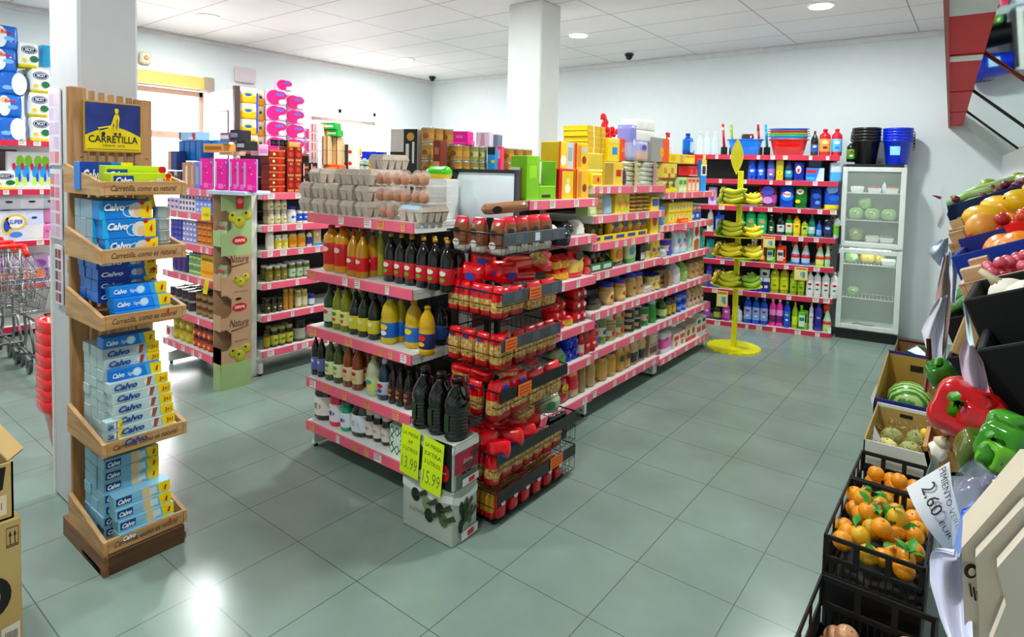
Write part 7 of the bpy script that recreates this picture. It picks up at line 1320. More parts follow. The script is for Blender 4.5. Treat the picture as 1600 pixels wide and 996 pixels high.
# ------------------------------------------------------------------ fruit and vegetable prototypes
def lobed(r, h, n_l, depth, mat, top=.25, bot=.15, n=24, m_=12, name='pepper'):
    b = MB(); rs = []
    for j in range(m_+1):
        t = j/m_; pr = math.sin(PI*(.06+.9*t))**.55*(1-.25*(1-t)) ; z = h*t
        if j == m_: pr *= .35; z = h*(1-top*.6)
        if j == 0: pr *= .4; z = h*bot*.5
        rs.append([(r*pr*(1-depth*abs(math.cos(n_l*PI*i/n*1.0))**2)*math.cos(2*PI*i/n), r*pr*(1-depth*abs(math.cos(n_l*PI*i/n))**2)*math.sin(2*PI*i/n), z) for i in range(n)])
    b.rings(rs, mat); return b
def P_pepper(c1, c2, r=.03, h=.066):
    b = lobed(r, h, 4, .2, skin(c1, c2, 4, .12), top=.35); s = MB(); s.tube([(0, 0, h*.78), (.002, 0, h*.88), (.006, .003, h*1.0)], .005, M('4c8c20'), 6, [.012, .0045, .005]); return [('pepper', b.mesh('pepper')), ('stem', s.mesh('stem'))]
def P_ball(name, r, mat, sz=1, stem='5a7a2a', leaf=False):
    b = MB(); pr = [(max(r*math.sin(PI*k/12)**.95, 1e-4), -r*sz*math.cos(PI*k/12)*(1 if k < 11 else .96), mat) for k in range(13)]; pr[-1] = (.0001, r*sz*.88, mat); b.lathe(pr, 20, (0, 0, r*sz)); out = [(name, b.mesh(name))]
    if stem: s = MB(); s.lathe([(r*.1, r*sz*1.84, M(stem)), (r*.06, r*sz*2.0, M(stem))], 6); out.append(('stem', s.mesh('stem')))
    if leaf: s = MB(); L = .05; s.sheet(lambda u, v: ((v-.5)*.022*math.sin(PI*min(.98, max(.02, u)))*1.6, u*L*1.2, r*sz*1.95+.02*math.sin(u*2)+.006*abs(v-.5)), 7, 4, M('3c8c30', .5)); out.append(('leaf', s.mesh('leaf')))
    return out
ORG = skin('f08c08', 'f8b014', 5, .35, bump=.4); ORG2 = skin('d8a818', 'f0b820', 5, .4, bump=.4)
def P_garlic(r=.03):
    b = lobed(r, r*1.7, 7, .12, skin('e8dcc8', 'f4ece0', 12, .5), top=-.1, m_=9); s = MB(); s.tube([(0, 0, r*1.5), (.003, 0, r*2.0), (.006, .002, r*2.5)], .005, M('d8ccb0'), 6, [.010, .005, .004]); s.lathe([(.007, -.002, M('5a4c3c')), (.006, .004, M('5a4c3c'))], 8); return [('garlic_bulb', b.mesh('garlic_bulb')), ('stalk', s.mesh('stalk'))]
def P_crate(w, d, h, col, kind='wood', t=.008):
    b = MB(); m = wood(col, '9a6c40', 3, 0) if kind == 'wood' else M(col, .85)
    if kind == 'black':
        m = M(col, .7)
        for (x0, x1, y0, y1) in ((0, w, 0, t), (0, w, d-t, d), (0, t, 0, d), (w-t, w, 0, d)):
            b.box(x0, x1, y0, y1, 0, h*.16, m, .002); b.box(x0, x1, y0, y1, h*.46, h*.56, m, .002); b.box(x0, x1, y0, y1, h*.9, h, m, .002)
            L = max(x1-x0, y1-y0); n = max(3, int(L/.022)); ax = (x1-x0) > (y1-y0)
            for i in range(n+1):
                p = (L-.006)*i/n; wd = .006
                if ax: b.box(x0+p, x0+p+wd, y0+.001, y1-.001, h*.1, h*.5, m)
                else: b.box(x0+.001, x1-.001, y0+p, y0+p+wd, h*.1, h*.5, m)
            for i in range(4):
                p = (L-.02)*i/3
                if ax: b.box(x0+p, x0+p+.02, y0+.001, y1-.001, h*.5, h*.95, m)
                else: b.box(x0+.001, x1-.001, y0+p, y0+p+.02, h*.5, h*.95, m)
        b.box(0, w, 0, d, 0, .006, m)
        return [('crate', b.mesh('crate'))]
    if kind == 'solid' or kind == 'card':
        b.box(0, w, 0, t, 0, h, m, .002); b.box(0, w, d-t, d, 0, h, m, .002); b.box(0, t, t, d-t, 0, h, m, .002); b.box(w-t, w, t, d-t, 0, h, m, .002); b.box(0, w, 0, d, 0, .006, m)
        return [('crate', b.mesh('crate'))]
    for y in (0, d-t): b.box(t, w-t, y, y+t, .01, h*.45, m, .001); b.box(t, w-t, y, y+t, h*.52, h*.82, m, .001)
    for x in (0, w-t): b.box(x, x+t, 0, d, .01, h*.45, m, .001); b.box(x, x+t, 0, d, h*.52, h*.82, m, .001)
    for x in (t, w-.028-t):
        for y in (t, d-.028-t): b.box(x, x+.028, y, y+.028, 0, h*1.08, m, .001)
    b.box(0, w, 0, d, 0, .006, m); out = [('crate', b.mesh('crate'))]
    return out
def fill(T, P, spots, label, cat, group, rnd, rots=.5):
    for i, (x, y, z) in enumerate(spots):
        p = T @ Vector((x, y, z)); place(P[i % len(P)] if isinstance(P[0], list) else P, p, (rnd.uniform(-rots, rots), rnd.uniform(-rots, rots), rnd.uniform(0, 6)), label if isinstance(label, str) else label[i], cat, group)
def grid(nx, ny, w, d, z, rnd, m=.02, jz=.0, j=.006): return [(m+(w-2*m)*(i+.5)/nx+rnd.uniform(-j, j), m+(d-2*m)*(k+.5)/ny+rnd.uniform(-j, j), z+rnd.uniform(0, jz)) for k in range(ny) for i in range(nx)]

# ------------------------------------------------------------------ crates on the floor along the produce stand
rnd = random.Random(11)
T = Matrix.Translation((-.405, 2.50, .19)); place(P_crate(.32, .56, .175, '0c0d0e', 'black'), T.translation, 0, 'black slatted crate of leafy oranges, second from the camera', 'crate')
b = MB(); b.box(.005, .315, .01, .55, 0, .183, M('101214', .5), .004); tag(obj('crate', b, None, (-.405, 2.50, .003)), 'upturned black crate carrying the crate of leafy oranges', 'crate')
OP = [P_ball('orange', .036, ORG), P_ball('orange', .037, ORG2, leaf=True), P_ball('orange', .034, ORG, leaf=True), P_ball('orange', .036, ORG)]
fill(T, OP, grid(4, 6, .32, .56, .07, rnd, .02, .03), 'orange lying in the slatted crate of leafy oranges', 'orange', 'oranges in the leafy crate', rnd, .6)
fill(T, OP, [(.16, .20, .135), (.22, .33, .13), (.1, .31, .13), (.07, .42, .12)], ['large orange resting on top at the front of the leafy crate', 'orange resting on top at the middle right of the leafy crate', 'leafy orange resting on top at the middle left', 'leafy orange resting on top near the back left'], 'orange', None, rnd, .3)
b = MB(); 
def leafy(loc, n, label, s=1):
    b = MB(); r_ = random.Random(n)
    for i in range(n):
        a = r_.uniform(0, 6.28); L = r_.uniform(.04, .07)*s; M4 = Matrix.Rotation(a, 4, 'Z') @ Matrix.Rotation(r_.uniform(-.6, .2), 4, 'Y'); b.T = M4
        b.sheet(lambda u, v: (u*L, (v-.5)*.026*s*math.sin(PI*min(.98, max(.02, u))), .01*math.sin(u*3)+.004*abs(v-.5)), 6, 4, M('2c7428' if i % 2 else '4c9838', .45))
    b.T = Matrix(); b.tube([(0, 0, -.02), (.0, .0, .01)], .002, '4a5a28'); tag(obj('orange_leaves', b, None, loc), label, 'leaves')
leafy((-.14, 2.60, .345), 8, 'sprig of green leaves at the right of the leafy orange crate'); leafy((-.27, 2.83, .36), 6, 'sprig of green leaves in the middle of the leafy orange crate'); leafy((-.30, 2.98, .36), 5, 'sprig of green leaves at the back of the leafy orange crate')
T = Matrix.Translation((-.40, 1.93, .02)); place(P_crate(.36, .52, .22, '0b0c0d', 'black'), T.translation, 0, 'nearest black crate on the floor with onions', 'crate')
ON = P_ball('onion', .04, skin('c8885c', 'e0b088', 6, .3), .95, 'c8a070'); fill(T, ON, grid(4, 5, .36, .52, .01, rnd, .02), 'onion lying in the nearest black crate', 'onion', 'onions in the nearest crate', rnd, .5)
fill(T, ON, [(.29, .42, .09), (.2, .3, .10), (.10, .38, .08)], ['onion on top at the right of the nearest crate', 'onion on top at the front of the nearest crate', 'onion on top at the left of the nearest crate'], 'onion', None, rnd, .4)
T = Matrix.Translation((-.425, 3.22, .10)); place(P_crate(.29, .36, .2, '0e0f14', 'black'), T.translation, 0, 'tall black crate of oranges in front of the melon box', 'crate')
b = MB(); b.box(.0, .285, .0, .35, 0, .095, M('1c4890', .5), .004); b.quad((.02, -.001, .01), (.27, -.001, .01), (.27, -.001, .04), (.02, -.001, .04), 'c8ccd4'); tag(obj('crate', b, None, (-.425, 3.22, .003)), 'blue crate under the tall black crate of oranges', 'crate')
fill(T, P_ball('orange', .036, ORG), grid(3, 4, .29, .36, .07, rnd, .02), 'orange in the tall black crate', 'orange', 'oranges in the tall black crate', rnd, .4); fill(T, P_ball('orange', .036, ORG), [(.09, .16, .14), (.18, .15, .14)], ['left orange of the two on top in the tall black crate', 'right orange of the two on top in the tall black crate'], 'orange', None, rnd, .2)
def cardbox(x, y, z, w, d, h, hb, cin, cout, label, slot=None, z0=None):
    b = MB(); mi, mo = M(cin, .7), M(cout, .5); t = .007
    b.box(0, w, 0, t, 0, h, mo, .001); b.box(0, w, d-t, d, 0, hb, mi, .001); b.box(0, w, 0, d, 0, .006, mi)
    for xx in (0, w-t): b.add([(xx+q, yy, zz) for q in (0, t) for yy, zz in ((0, 0), (d, 0), (d, hb), (0, h))], [(3,2,1,0),(4,5,6,7),(0,1,5,4),(1,2,6,5),(2,3,7,6),(3,0,4,7)], mi)
    b.box(0, w, d-t-.001, d+.001, hb-.015, hb+.004, mo); b.quad((w*.4, d-t-.0015, hb*.68), (w*.62, d-t-.0015, hb*.68), (w*.62, d-t-.0015, hb*.8), (w*.4, d-t-.0015, hb*.8), '14100c')
    if slot: b.add([(w*.62+.04*math.cos(t_*PI/8), -.0012, h*.5+.018*math.sin(t_*PI/8)) for t_ in range(16)], [tuple(range(16))], M(slot, .6))
    r = tag(obj('fruit_box', b, None, (x, y, z)), label, 'fruit box'); return r
def plinth(x, y, w, d, h, c, label): b = MB(); b.box(0, w, 0, d, 0, h, M(c, .5), .004); b.quad((.02, -.001, h*.3), (w-.02, -.001, h*.3), (w-.02, -.001, h*.4), (.02, -.001, h*.4), '8a9098'); tag(obj('crate', b, None, (x, y, .003)), label, 'crate')
plinth(-.42, 3.66, .29, .50, .20, '20264c', 'dark blue crate on the floor under the melon box'); cardbox(-.425, 3.64, .205, .29, .52, .13, .175, 'b09868', 'd8dcd4', 'white fronted cardboard box of melons in straw', None)
ML = P_ball('melon', .055, skin('8c9858', 'a8b070', 6, .5), .85, '8a7a4a'); fill(Matrix.Translation((-.425, 3.64, .215)), ML, [(.19, .2, 0), (.1, .34, 0), (.21, .4, 0)], ['green grey melon at the front of the straw box', 'green melon at the left back of the straw box', 'green melon at the right back of the straw box'], 'melon', None, rnd, .2)
place(P_ball('melon', .055, skin('d8c860', 'e8e0a8', 6, .5), .8), (-.335, 3.80, .22), 0, 'cut yellow melon at the left of the straw box', 'melon'); place(P_ball('lemon', .025, M('f0c828', .3)), (-.175, 3.98, .30), 0, 'small yellow fruit at the back right of the straw box', 'fruit')
b = MB(); rs_ = random.Random(4)
for i in range(70):
    x, y, a = rs_.uniform(.02, .27), rs_.uniform(.02, .48), rs_.uniform(0, 3.1); L = rs_.uniform(.02, .05); b.tube([(x, y, .09+rs_.uniform(0, .02)), (x+L*math.cos(a)*.5, y+L*math.sin(a)*.5, .105+rs_.uniform(0, .02)), (x+L*math.cos(a), y+L*math.sin(a), .09)], .0018, M('c8b078'), 3)
o = tag(obj('straw', b, None, (-.425, 3.64, .205)), 'straw packing around the melons', 'straw'); o['kind'] = 'stuff'
plinth(-.45, 4.22, .33, .6, .17, '1c1c3c', 'dark crate on the floor under the watermelon box'); cardbox(-.45, 4.20, .175, .33, .66, .22, .36, 'a88c50', '242a78', 'navy blue cardboard box holding a striped watermelon', 'd8d040')
place([('watermelon', (lambda b: (b.ball((0, 0, .12), .13, skin('3c7c34', 'a8d070', 9, .25, wave='Y'), 28, sz=.9, sy=1.15), b.mesh('watermelon'))[1])(MB())), ('stem', (lambda b: (b.tube([(0, -.14, .14), (0, -.165, .15)], .005, '7a7a3a'), b.mesh('stem'))[1])(MB()))], (-.29, 4.55, .19), 0, 'striped green watermelon in the navy box', 'watermelon')
plinth(-.47, 5.3, .3, .45, .25, '28181c', 'dark crate on the floor at the far end of the row'); cardbox(-.475, 5.28, .255, .3, .48, .1, .17, '8a6a48', '5c1828', 'dark red fruit box at the far end of the floor row', 'b89858')
place([('watermelon', (lambda b: (b.ball((0, 0, .1), .11, skin('143c1c', '1c5028', 5, .25), 24, sz=.85), b.mesh('watermelon'))[1])(MB()))], (-.30, 5.5, .265), 0, 'dark green watermelon in the far dark red box', 'watermelon')
def sheetcard(pts, label, lines=(), cat='price sign', col='e4e4e8', curl=.0, th=.0012, ink='28282c'):
    # pts: four world corners (top-left, top-right, bottom-right, bottom-left)
    a, b_, c, d = [Vector(p) for p in pts]; n = (b_-a).cross(d-a).normalized()
    def f(u, v, k=0): return a.lerp(b_, u).lerp(d.lerp(c, u), v) + n*(curl*math.sin(PI*u)*(1+.5*v)+k)
    m = MB(); m.sheet(lambda u, v: tuple(f(u, v)), 8, 6, M(col, .6)); m.sheet(lambda u, v: tuple(f(1-u, v, th)), 8, 6, M(col, .6))
    o = obj('paper_sign' if lines else 'paper_sheet', m); tag(o, label, cat)
    if lines:
        ex = (b_-a); ez = (a-d); 
        for t, u, v, s in lines:
            q = MB(); q.text(t, 1, 0, 0, M(ink, .6), 0, 0, w=1, bold=-.0)
            vs = [Vector(p) for p in q.v]; x0 = min(p.x for p in vs); x1 = max(p.x for p in vs); z0 = min(p.z for p in vs); z1 = max(p.z for p in vs); wz = s[1]
            q.v = [tuple(f(u+((p.x-x0)/(x1-x0)-.5)*s[0], v-((p.z-z0)/(z1-z0)-.5)*wz, -.002 if (n.dot(EYE-a) < 0) else .0035)) for p in vs]; obj('handwriting', q, o)
    return o
def qat(pts, Y): return [at_y(x, y, Y) for x, y in pts]
sheetcard(qat([(1366, 665), (1383, 700), (1368, 706), (1363, 690)], 3.72), 'small white price paper stuck in the melon box', cat='paper')
sheetcard(qat([(1370, 600), (1370, 608), (1363, 636), (1360, 622)], 4.15), 'small bluish paper hanging on the corner of the navy box', cat='paper')
sheetcard([at_y(1418, 548, 5.2), at_y(1433, 541, 5.3), at_y(1446, 552, 5.2), at_y(1446, 560, 5.1)], 'white price paper lying on the far dark red box', cat='paper')

# ------------------------------------------------------------------ the long produce stand and its tilted crates
SB = -.40   # roll that lifts the wall side
def crate_at(px, py, Y, w, d, h, col, kind, label, rz=-.05):
    p = at_y(px, py, Y); T = Matrix.Translation(p) @ Matrix.Rotation(rz, 4, 'Z') @ Matrix.Rotation(SB, 4, 'Y') @ Matrix.Translation((0, 0, -h))
    r = tag(obj('crate', P_crate(w, d, h, col, kind)[0][1]), label, 'crate'); r.matrix_world = T; return T
b = MB()
for Y, z in ((.35, 1.33), (2.45, 1.38)):
    pass
sd2 = tag(empty('produce_stand', (.12, .4, 0)), 'dark stepped stand along the right wall carrying the tilted produce crates', 'produce stand')
b = MB(); b.box(-.03, .25, 0, 2.1, 1.24, 1.27, M('1a1c1e', .5), .004); obj('top_board', b, sd2)
for y in (.03, 1.0, 2.04):
    for x in (0, .22): b = MB(); b.box(x, x+.025, y, y+.025, 0, 1.24, M('1a1c1e', .5), .003); obj('post', b, sd2)
b = MB(); b.box(-.02, .24, 0.02, 2.08, .6, .62, M('1a1c1e', .5), .003); obj('lower_board', b, sd2)
CR = {}
T6 = crate_at(1504, 470, .92, .30, .19, .10, '050506', 'solid', 'black crate of white garlic heads')
T5 = crate_at(1491, 432, 1.14, .32, .20, .075, 'dcb088', 'wood', 'pale wooden crate of pink radishes')
T4 = crate_at(1485, 402, 1.37, .34, .24, .085, '1c3c98', 'card', 'blue cardboard crate of big oranges')
T3 = crate_at(1476, 372, 1.65, .34, .27, .085, 'c89c68', 'wood', 'wooden crate of tomatoes and peaches')
T3b = crate_at(1478, 352, 1.95, .36, .26, .08, 'd0a878', 'wood', 'wooden crate of yellow mangoes behind the tomatoes')
T2 = crate_at(1474, 324, 2.25, .38, .30, .07, '18305c', 'card', 'dark blue crate of grapes and celery at the far end of the stand')
rnd = random.Random(5)
fill(T6, P_garlic(.027), grid(4, 3, .2, .19, .05, rnd, .03, .02), 'white garlic head in the black crate', 'garlic', 'garlic heads in the black crate', rnd, .7); fill(T6, P_garlic(.029), [(.06, .02, .05), (.09, .05, .07), (.05, .09, .055)], ['large white garlic head at the front left on top', 'large white garlic head at the front right on top', 'large garlic head further back on top'], 'garlic', None, rnd, .9)
RAD = P_ball('radish', .009, skin('c83850', 'e87888', 30, .35), 1.1, 'e8c8b8'); fill(T5, RAD, grid(11, 7, .28, .19, .04, rnd, .015, .012), 'pinkish red radish in the wooden crate', 'radish', 'radishes in the wooden crate', rnd, 1); fill(T5, RAD, grid(8, 5, .24, .17, .056, rnd, .03, .012), 'pinkish red radish heaped on top in the wooden crate', 'radish', 'radishes heaped on top', rnd, 1)
BO = P_ball('orange', .042, skin('f08008', 'f89c14', 4, .3, bump=.5), .92); fill(T4, BO, [(.06, .10, .02), (.075, .05, .03), (.165, .06, .03), (.175, .14, .05), (.26, .08, .035), (.06, .18, .02), (.26, .17, .04)], ['big orange at the left behind another in the blue crate', 'big orange at the front left of the blue crate', 'big orange at the front middle of the blue crate', 'big orange heaped behind the middle one', 'big orange at the right of the blue crate', 'big orange at the back left of the blue crate', 'big orange at the back right of the blue crate'], 'orange', None, rnd, .4)
TM = [P_ball('tomato', .013, skin('d83820', 'e85c30', 5, .2)), P_ball('tomato', .0125, skin('e89c20', 'f0b030', 5, .2)), P_ball('tomato', .0135, skin('b82828', 'd04030', 5, .2))]
fill(T3, TM, grid(10, 7, .32, .26, .05, rnd, .03, .012), 'small red and orange tomato in the wooden crate', 'tomato', 'tomatoes in the wooden crate', rnd, .5); fill(T3, TM, grid(7, 5, .28, .22, .07, rnd, .04, .01), 'tomato heaped on top in the wooden crate', 'tomato', 'tomatoes heaped on top', rnd, .5)
PE = P_ball('peach', .034, skin('e88838', 'e0b030', 5, .4)); fill(T3, PE, [(.07, .05, .05), (.2, .08, .06)], ['orange red peach at the left of the tomato crate', 'orange peach at the middle of the tomato crate'], 'peach', None, rnd, .5)
MG = [('mango', (lambda b: (b.ball((0, 0, .035), .04, skin('f0c010', 'e8a818', 6, .3), 16, sx=1.35, sz=.85), b.mesh('mango'))[1])(MB())), ('stem', (lambda b: (b.ball((.05, 0, .036), .005, '5a4a20', 6), b.mesh('stem'))[1])(MB()))]
fill(T3b, MG, [(.06, .08, .04), (.15, .1, .05), (.24, .1, .05), (.31, .12, .05), (.2, .2, .06), (.1, .19, .05), (.3, .22, .06)], ['yellow mango at the left of its crate', 'yellow mango, second from the left', 'yellow mango, third from the left', 'yellow mango at the right of its crate', 'yellow mango behind in the middle', 'yellow mango behind at the left', 'yellow mango behind at the right'], 'mango', None, rnd, .3)
GR = P_ball('grape', .011, skin('5c1c38', '8c3048', 9, .3), 1, None); GG = P_ball('pear', .03, skin('7c8c28', 'a8a838', 6, .4), 1.2)
fill(T2, GR, grid(12, 6, .26, .16, .055, rnd, .03, .02), 'dark red grape at the far end of the stand', 'grape', 'dark red grapes', rnd, 1)
fill(T2, GG, [(.16, .22, .05), (.22, .24, .055), (.28, .25, .06), (.34, .25, .06), (.1, .24, .05)], ['olive green pear in the far crate, second', 'olive green pear in the far crate, middle', 'olive green pear in the far crate, fourth', 'olive green pear in the far crate, right', 'olive green pear in the far crate, left'], 'pear', None, rnd, .5)
def leek(T, x, y, z, L, label, c='58a038', rz=.2):
    b = MB(); b.tube([(0, 0, 0), (L*.4, 0, .006), (L, 0, .0)], .01, skin(c, 'c8dc98', 8, .4), 8, [.009, .012, .014]); b.tube([(L, 0, 0), (L*1.02, 0, 0)], .012, 'e8e8c8'); p = T @ Vector((x, y, z)); o = tag(obj('celery', b, None, p, (0, SB, rz)), label, 'celery')
leek(T2, .0, .03, .075, .15, 'light green celery stalk at the front of the far crate'); leek(T2, .02, .01, .055, .12, 'green celery stalk below the first one', '3c9048'); leek(T2, .03, .08, .085, .16, 'pale celery stalk wrapped in clear film')
place(P_bag(.12, .03, .09, [(1, 'b8bc98')], seed=3), T2 @ Vector((.24, .1, .07)), (0, SB, 0), 'loose clear bag of green pods in the far crate', 'bag of vegetables'); place(P_bag(.12, .03, .1, [(1, '3c78d8')], seed=6), T2 @ Vector((.36, .2, .09)), (0, SB, 0), 'bright blue tissue at the far right of the stand', 'tissue')
b = MB(); b.box(0, .35, .0, .01, 0, .05, wood('c8a060', '8a5c30', 3, 0), .002); o = obj('wooden_lath', b); o.matrix_world = T2 @ Matrix.Translation((0, .31, .05)); tag(o, 'thin wooden slat edging the far crate', 'slat')
# labels on crate fronts
def front(T, w, h, quads, label, dz=0):
    b = MB()
    for x0, x1, z0, z1, c in quads: b.box(x0*w, x1*w, -.003, -.001, z0*h, z1*h, M(c, .5))
    o = obj('front_print', b); o.matrix_world = T; return o
def parent_keep(o, p): bpy.context.view_layer.update(); o.parent = p; o.matrix_parent_inverse = p.matrix_world.inverted()
crs = [o for o in bpy.data.objects if o.name.startswith('crate') and o.get('label')]
def find(s): return next(o for o in crs if s in o['label'])
parent_keep(front(T4, .34, .085, [(.28, .98, .1, .5, 'c8c4c0'), (.4, .75, .27, .33, '4a4a4c')], ''), find('blue cardboard crate of big'))
parent_keep(front(T4 @ Matrix.Translation((0, .225, 0)), .34, .085, [(.24, 1, .95, 1.25, 'e01828'), (.24, 1, .45, .7, 'e01828'), (.0, .24, .5, 1.2, '1c2c80')], ''), find('blue cardboard crate of big'))
# near vegetables
def gput(P, px, py, Y, rot, label, cat, s=None): return place(P, at_y(px, py, Y), rot, label, cat, None, s)
RP, GP = P_pepper('b80c14', 'e01c20'), P_pepper('2c7818', '4ca428')
gput(RP, 1532, 660, .84, (.5, -1.1, .75), 'shiny red pepper with its green stem facing the shop', 'pepper', 1.4)
gput(RP, 1562, 645, .97, (.3, -1.3, .6), 'red pepper behind the first one', 'pepper', 1.4); gput(RP, 1530, 705, .78, (.1, -.15, 1.2), 'red pepper standing below, partly behind the white paper', 'pepper', .9)
gput(P_pepper('1c5c14', '3c8c28', .024, .05), 1486, 612, 1.0, (.3, -.5, .2), 'dark green pepper behind the red peppers', 'pepper'); gput(P_pepper('5c3c18', '4c8c28', .024, .05), 1518, 745, .72, (.2, .1, .2), 'green pepper turning brown red, left of the bright green ones', 'pepper')
gput(GP, 1612, 715, .70, (.3, -1.2, .7), 'bright green pepper lying at the right edge', 'pepper', .95); gput(P_pepper('50a018', '80c828', .018, .036), 1588, 730, .66, (.2, -1.2, .6), 'light green pepper in front of the bright one', 'pepper'); gput(P_pepper('3c9020', '60b030', .022, .05), 1612, 680, .74, (.1, -1.3, .8), 'green pepper behind at the right edge', 'pepper')
gput(P_garlic(.014), 1466, 722, .80, (.1, .1, 0), 'single white garlic head in the small cardboard box', 'garlic')
b = MB(); t = .004; m = M('b08858', .7); b.box(0, .035, 0, t, 0, .025, m); b.box(0, t, 0, .07, 0, .03, m); b.box(0, .035, .07, .07+t, 0, .035, m); b.box(0, .035, 0, .07, 0, t, m); p = at_y(1452, 742, .79); o = tag(obj('small_box', b, None, p, (0, -.25, 0)), 'small brown cardboard box with one garlic head', 'box')
for x, y, l in ((1452, 745, 'small white garlic clove at the box corner'),): pass
T = crate_at(1523, 548, .80, .25, .13, .12, '050506', 'solid', 'empty black crate wall in front of the garlic')
T7 = crate_at(1512, 735, .66, .25, .2, .035, '14100c', 'solid', 'shallow dark tray under the peppers')
# lower black crates with cucumbers between the stand and the wall
T = crate_at(1472, 500, 1.75, .2, .3, .10, '050506', 'solid', 'lower black crate with cucumbers')
for i in range(4):
    b = MB(); b.tube([(0, 0, 0), (.05, .0, .01), (.1, 0, .012), (.15, 0, .0)], .012, skin('2c6c20', '5ca038', 9, .35), 8, [.008, .014, .014, .008]); b.tube([(-.01, 0, 0), (0, 0, 0)], .004, '6a8a3a'); p = T @ Vector((.01, .04+.05*i, .11+.01*(i % 2))); tag(obj('cucumber', b, None, p, (0, -.5, .3+.1*i)), ['green cucumber at the front of the lower black crate', 'green cucumber, second in the lower black crate', 'green cucumber, third in the lower black crate', 'green cucumber at the back of the lower black crate'][i], 'cucumber')
T = crate_at(1478, 560, 1.45, .2, .26, .12, '050506', 'solid', 'black crate below the cucumbers'); b = MB(); b.box(0, .03, 0, .006, 0, .085, wood('d8b078', 'a87c48', 3, 2), .002); p = at_y(1484, 550, 1.25); tag(obj('wooden_lath', b, None, p, (0, .25, 0)), 'pale wooden slat sticking up behind the green pepper', 'slat')
# hanging bags and papers along the edge of the stand
def hang(pl, pr, Y, label, col, alpha=1, cat='plastic bag', wav=.012):
    n = len(pl)-1; seed = random.Random(len(label))
    def f(u, v, k=0):
        j = v*n; i = min(int(j), n-1); t = j-i; a = at_y(*pl[i], Y).lerp(at_y(*pl[i+1], Y), t); c = at_y(*pr[i], Y).lerp(at_y(*pr[i+1], Y), t); p = a.lerp(c, u); p.y += wav*math.sin(u*9+v*3)+k+.02*math.sin(v*4); return tuple(p)
    b = MB(); mt = M(col, .35, alpha=alpha); b.sheet(f, 10, 14, mt); b.sheet(lambda u, v: f(1-u, v, .003), 10, 14, mt); return tag(obj(cat.replace(' ', '_'), b), label, cat)
hang([(1475, 400), (1466, 440), (1460, 470), (1460, 500), (1462, 540)], [(1484, 398), (1482, 430), (1488, 460), (1482, 520), (1472, 600)], 1.62, 'long brownish translucent bag hanging from the stand edge', 'b8988c', .8)
hang([(1470, 375), (1455, 388), (1452, 392)], [(1482, 372), (1480, 400), (1476, 430)], 1.68, 'crumpled bluish white bag tied at the upper stand corner', 'd4e0f0')
hang([(1482, 395), (1484, 430), (1486, 470)], [(1492, 395), (1496, 430), (1494, 475)], 1.5, 'narrow white bag strip hanging below the blue crate', 'e4e6f4', .9)
hang([(1466, 468), (1450, 492), (1438, 522), (1446, 545), (1458, 570)], [(1480, 462), (1476, 500), (1472, 540), (1472, 570), (1464, 596)], 1.55, 'large white plastic bag hanging in the middle of the stand edge', 'e4e2ea')
hang([(1447, 530), (1447, 560), (1445, 590), (1444, 610)], [(1454, 530), (1455, 560), (1455, 590), (1453, 610)], 1.4, 'dark red strap hanging above the red pepper', '6c2418', 1, 'strap', .002)
hang([(1502, 470), (1506, 500), (1512, 540), (1518, 560)], [(1510, 470), (1514, 500), (1520, 530), (1524, 545)], .93, 'white strip of paper down the side of the garlic crate', 'c8dce4', 1, 'paper', .001)
hang([(1508, 532), (1497, 560), (1500, 590), (1512, 625), (1535, 655), (1552, 668)], [(1522, 545), (1536, 570), (1543, 600), (1548, 625), (1552, 645), (1556, 666)], .78, 'curved white paper sign hanging over the red peppers', 'dcd4e4', 1, 'paper', .008)
hang([(1468, 600-20), (1462, 590), (1458, 602)], [(1478, 545), (1474, 560), (1466, 605)], 1.1, 'small white paper in front of the dark green pepper', 'e4e4e8', 1, 'paper', .001)
hang([(1472, 290), (1468, 335), (1464, 352)], [(1481, 330), (1476, 345), (1470, 358)], 2.2, 'white paper tag hanging from the far crate', 'dfe4ea', 1, 'paper', .001)
hang([(1456, 305), (1462, 306), (1470, 307)], [(1458, 307), (1468, 312), (1474, 309)], 2.24, 'small dark pink flag at the far crate corner', 'a82850', 1, 'tag', .001)
# handwritten sign 'pimiento verde 2.60'
sheetcard([at_y(1483, 722, .62), at_y(1510, 838, .60), at_y(1478, 862, .60), at_y(1416, 762, .62)], 'white handwritten sign for green peppers at 2.60', [('PIMIENTO VERDE', .50, .14, (.92, .16)), ("2.60", .36, .52, (.44, .34)), ('EUR', .80, .55, (.24, .16))], curl=-.006)
sheetcard([at_y(1452, 735, .68), at_y(1460, 712, .70), at_y(1468, 722, .70), at_y(1440, 770, .66)], 'small white paper corner behind the handwritten sign', cat='paper')
hang([(1490, 868), (1458, 880), (1448, 900), (1450, 935), (1470, 975), (1492, 998)], [(1504, 872), (1508, 900), (1514, 930), (1518, 960), (1520, 980), (1522, 998)], .50, 'large curled white paper at the bottom right', 'd8d8ec', 1, 'paper', .006)
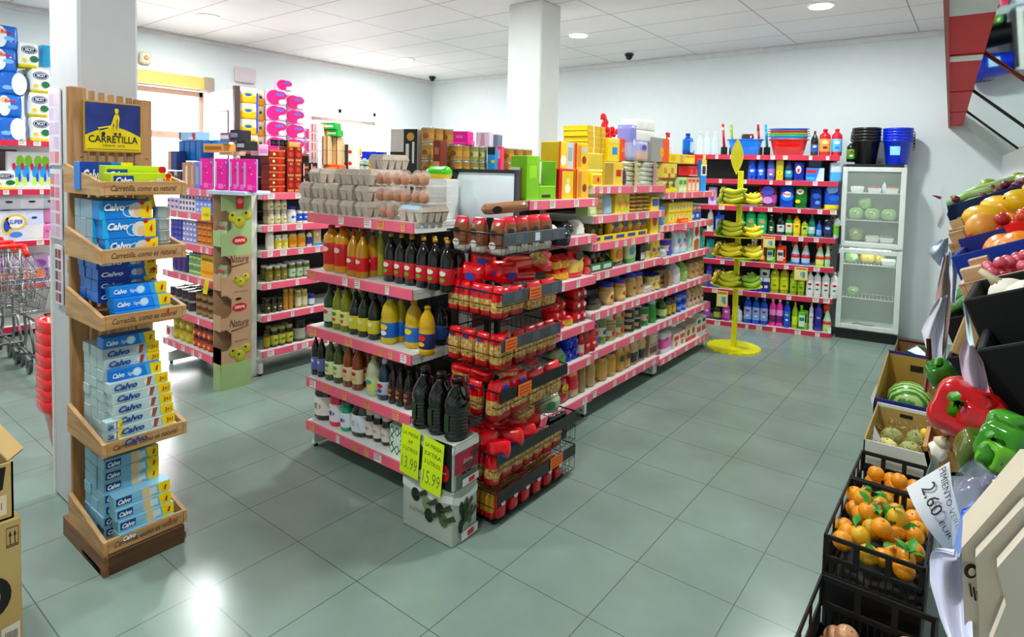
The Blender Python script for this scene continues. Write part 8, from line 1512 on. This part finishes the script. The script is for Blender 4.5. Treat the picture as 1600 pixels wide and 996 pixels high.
# bag with purple vegetables and stack of folded pale bags
hang([(1500, 738), (1488, 775), (1484, 820), (1490, 870)], [(1620, 722), (1616, 770), (1590, 800), (1530, 850)], .56, 'clear plastic bag over the purple aubergines', 'd8ecf8', .14, 'plastic bag', .02)
for x, y, l in ((1550, 790, 'purple aubergine at the back inside the clear bag'), (1540, 830, 'purple aubergine at the left inside the clear bag'), (1590, 780, 'purple aubergine at the right inside the clear bag')):
    q = MB(); q.ball((0, 0, 0), .02, skin('3c1c48', '5c3c70', 8, .15), 14, sx=1.5); q.T = Matrix(); c_ = MB(); c_.ball((.03, 0, 0), .008, '5a8a3a', 8); place([('aubergine', q.mesh('aubergine')), ('cap', c_.mesh('cap'))], at_y(x, y, .64), (0, .4, .5), l, 'aubergine')
q = MB(); q.box(0, .03, 0, .02, 0, .06, M('2870d8', .3), .008); place([('blue_bag', q.mesh('blue_bag'))], at_y(1482, 905, .56), (0, .1, 0), 'bright blue plastic behind the curled white paper', 'plastic bag')
def slabpack(pts, Y, d, label, col='cfc4b4', mark=False):
    b = MB(); f = [at_y(x, y, Y) for x, y in pts]; g = [at_y(x, y, Y)+Vector((.0, d, 0)) for x, y in pts]; n = len(pts)
    b.add(f+g, [tuple(range(n))[::-1], tuple(range(n, 2*n))] + [(i, (i+1) % n, n+(i+1) % n, n+i) for i in range(n)], M(col, .6)); o = tag(obj('folded_paper_bags', b), label, 'paper bags')
    if mark:
        b = MB(); c = at_y(1517, 893, Y-.002); rx = (RX*.0042); rz = -DN*.0045
        b.add([tuple(c+rx*1.1*math.cos(t*PI/8)+rz*1.1*math.sin(t*PI/8)) for t in range(16)], [tuple(range(16))], '2a2018'); c2 = c+FW*-.001; b.add([tuple(c2+rx*.6*math.cos(t*PI/8)+rz*.6*math.sin(t*PI/8)) for t in range(16)], [tuple(range(16))], col)
        for k in range(3): c3 = at_y(1515+k*6, 912+k*6, Y-.002); b.add([tuple(c3-rx*.15), tuple(c3+rx*.15), tuple(c3+rx*.5-rz*2), tuple(c3+rx*.2-rz*2)], [(0, 1, 2, 3)], '3a2a20')
        obj('print', b, o)
slabpack([(1502, 858), (1600, 745), (1640, 745), (1640, 996), (1625, 1010), (1508, 1010)], .50, .05, 'bundle of folded pale paper bags with a small dark round print', mark=True)
slabpack([(1524, 872), (1600, 790), (1640, 800), (1640, 1010), (1532, 1010)], .485, .012, 'second bundle of folded pale paper bags, nearer the camera', 'd0c6b8'); slabpack([(1558, 888), (1608, 830), (1640, 840), (1640, 1010), (1546, 1010), (1572, 945)], .47, .012, 'third bundle of folded pale paper bags, at the right edge', 'd6ccbe')
bpy.context.view_layer.update()
